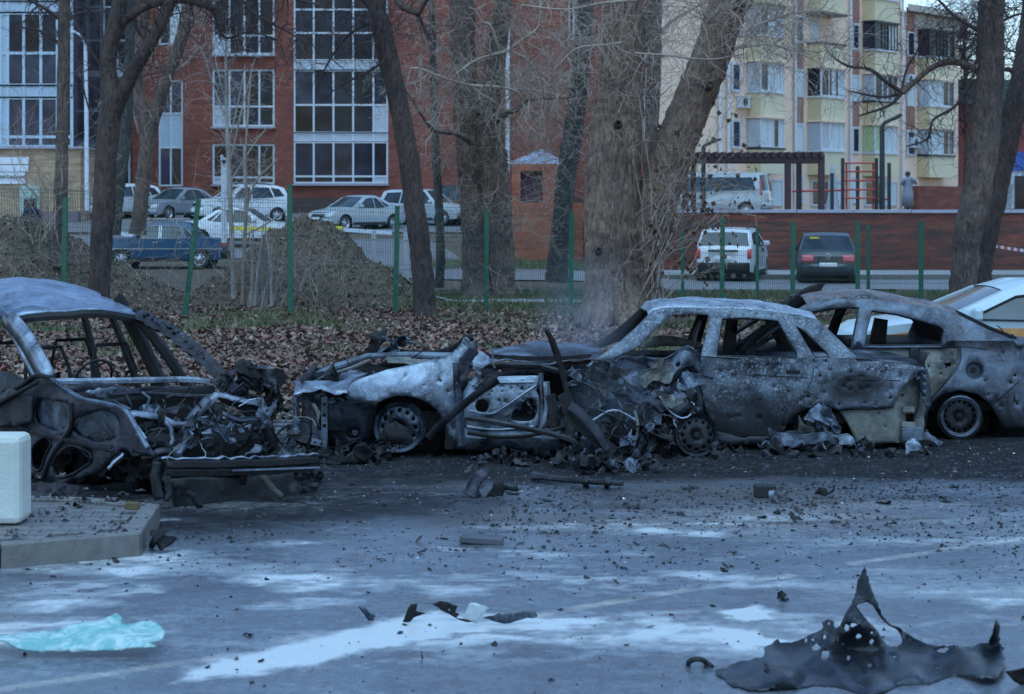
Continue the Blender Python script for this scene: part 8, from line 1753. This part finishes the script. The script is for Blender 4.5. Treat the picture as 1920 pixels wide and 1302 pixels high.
# medium scraps one by one
rg = random.Random(91); protos = []
for k in range(10):
    mb = MB(); shard(mb, (0, 0, .012), 1, rg, bend=.35, up=(0, 0, 1), flat=.35, long_=rg.uniform(1, 2.2)); 
    if not mb.v: continue
    zm = min(p[2] for p in mb.v); me = bpy.data.meshes.new('scrap'); me.from_pydata([(x, y, z - zm) for x, y, z in mb.v], [], mb.f); me.materials.append(BM[['black', 'dark', 'black', 'rustroof', 'dark'][k % 5]]); protos.append(me)
for k in range(150):
    u = rg.uniform(620, 1920) if k < 110 else rg.uniform(0, 1900); v = rg.uniform(880, 1075) if k < 125 else rg.uniform(1060, 1290); g_ = G(u, v)
    if inside(isl, np.array([g_.x]), np.array([g_.y]))[0]: continue
    o = bpy.data.objects.new('burnt_scrap', rg.choice(protos)); COL.objects.link(o); o.location = g_; s_ = rg.uniform(.012, .045) * (1.4 if rg.random() < .12 else 1) * (.55 if v > 980 else 1); o.scale = (s_, s_, s_ * .7); o.rotation_euler = (0, 0, rg.uniform(0, 6.28))
    m_ = o.modifiers.new('t', 'SOLIDIFY'); m_.thickness = .12
    wh = 'by the kerbed island' if u < 420 else 'before the torn car shell' if (u < 1100 and v < 990) else 'among the foam streaks' if (u < 1100) else 'in front of the burnt saloon' if (u < 1600 and v < 1000) else 'near the right edge below the burnt hatchback' if v < 1000 else 'beyond the punctured panel' if v < 1110 else 'near the punctured panel'
    tag(o, ('tiny' if s_ < .025 else 'small' if s_ < .045 else 'larger') + (' rusty' if 'rust' in o.data.materials[0].name else ' black' if 'black' in o.data.materials[0].name else ' grey-black') + ' burnt scrap on wet asphalt ' + wh, 'debris', 'small burnt scraps strewn over the asphalt')
# crumbs
def crumbs(n, fpos, size, mats, label, seed, name='debris_crumbs'):
    r = np.random.default_rng(seed); X, Y = fpos(r, n); n = len(X); s = size * (.3 + r.exponential(.6, n)); s = np.minimum(s, size * 3.2); th = r.random(n) * 6.28; c, d = np.cos(th) * s, np.sin(th) * s; asp = .35 + .65 * r.random(n); h = s * (.3 + .6 * r.random(n)); Z = np.zeros(n) + .002
    ps = [np.stack([X + c, Y + d, Z], 1), np.stack([X - d * asp, Y + c * asp, Z], 1), np.stack([X - c, Y - d, Z], 1), np.stack([X + d * asp, Y - c * asp, Z], 1), np.stack([X + r.normal(0, .3, n) * s, Y + r.normal(0, .3, n) * s, Z + h], 1)]
    V = np.stack(ps, 1).reshape(-1, 3); b0 = np.arange(n) * 5; T = np.stack([np.stack([b0 + i, b0 + (i + 1) % 4, b0 + 4], 1) for i in range(4)], 1).reshape(-1, 3)
    me = bpy.data.meshes.new(name); me.vertices.add(len(V)); me.vertices.foreach_set('co', V.ravel()); me.loops.add(T.size); me.loops.foreach_set('vertex_index', T.ravel().astype(np.int32)); me.polygons.add(len(T)); me.polygons.foreach_set('loop_start', np.arange(0, T.size, 3, dtype=np.int32))
    me.polygons.foreach_set('material_index', np.repeat(r.integers(0, len(mats), n), 4).astype(np.int32)); me.update(calc_edges=True)
    for m_ in mats: me.materials.append(m_)
    o = bpy.data.objects.new(name, me); COL.objects.link(o); o['kind'] = 'stuff'; o['label'] = label; o['category'] = 'debris'
def pos1(r, n):
    X = r.uniform(-3.6, 5.2, n); Y = 12.2 + 7.5 * r.beta(2.2, 1.6, n); k = (fbm(X * 1.3, Y * 2.2, 400) * .55 + fbm(X * 4, Y * 5, 410) * .45 + .10 * (X > 0) > r.uniform(.46, .66, n)) & ~inside(isl, X, Y); return X[k], Y[k]
def pos2(r, n):
    X = r.uniform(-3.5, 3.5, n); Y = r.uniform(9.3, 14, n); k = ~inside(isl, X, Y) & (r.random(n) < .6); return X[k], Y[k]
crumbs(30000, pos1, .009, [BM['black'], BM['black'], MT['black'], BM['dark'], BM['dark'], BM['rustroof']], 'black crumbs of burnt car spread over the asphalt', 5)
crumbs(1500, pos2, .007, [BM['black'], MT['black'], BM['rustroof']], 'sparse fine grit in the foreground', 6, 'fine_grit')
crumbs(500, pos1, .006, [MT['foam'], MT['pale_panel']], 'small pale glass and foam flecks on the asphalt', 8, 'glass_flecks')
crumbs(2600, pos4, .010, [BM['black'], MT['black'], BM['dark'], BM['rustroof']], 'burnt crumbs and grit over the paved island', 12, 'island_grit')
bpy.data.objects['island_grit'].location.z = ZI
def pos3(r, n): return r.uniform(-2.6, 4.8, n), r.uniform(17.2, 19.8, n)
crumbs(9000, pos3, .014, [BM['black'], BM['dark'], BM['black'], BM['black'], BM['mauve']], 'charred rubble under and between the wrecks', 9, 'charred_rubble')

# ================================================================== SMOKE
m = bpy.data.materials.new('smoke'); m.use_nodes = True; nt = m.node_tree; nt.nodes.remove(nt.nodes['Principled BSDF']); N = nt.nodes.new; L = nt.links.new
pv = N('ShaderNodeVolumePrincipled'); L(pv.outputs[0], nt.nodes['Material Output'].inputs['Volume']); pv.inputs['Color'].default_value = (.55, .62, .78, 1)
tc = N('ShaderNodeTexCoord'); n_ = noise_n(nt, tc.outputs['Object'], 1.5, 5, .6, .8)
sp_ = N('ShaderNodeVectorMath'); sp_.operation = 'LENGTH'; mp = N('ShaderNodeMapping'); mp.inputs['Scale'].default_value = (1 / .62, 1 / .8, 1 / .85); L(tc.outputs['Object'], mp.inputs[0]); L(mp.outputs[0], sp_.inputs[0])
fall = ramp(nt, sp_.outputs['Value'], [(0., 1.), (1., 0.)]); nn = ramp(nt, n_, [(.40, 0.), (.72, 1.)])
mu = N('ShaderNodeMath'); mu.operation = 'MULTIPLY'; L(fall, mu.inputs[0]); L(nn, mu.inputs[1]); m2 = N('ShaderNodeMath'); m2.operation = 'MULTIPLY'; L(mu.outputs[0], m2.inputs[0]); m2.inputs[1].default_value = 1.15; L(m2.outputs[0], pv.inputs['Density'])
for (u, v, D, sc, lb) in ((1100, 600, 20.3, (.62, .8, .85), 'thin blue smoke rising between the two middle wrecks'), (1160, 740, 18.9, (.5, .4, .35), 'faint smoke drifting over the torn engine parts')):
    mb = MB(); mb.lathe((0, 0, 0), (0, 0, 1), [(-sc[2], .01), (-sc[2] * .7, sc[0] * .7), (0, sc[0]), (sc[2] * .7, sc[0] * .7), (sc[2], .01)], 16)
    o = mb.build('smoke', m); o.location = P(u, v, D); tag(o, lb, 'smoke', kind='stuff')
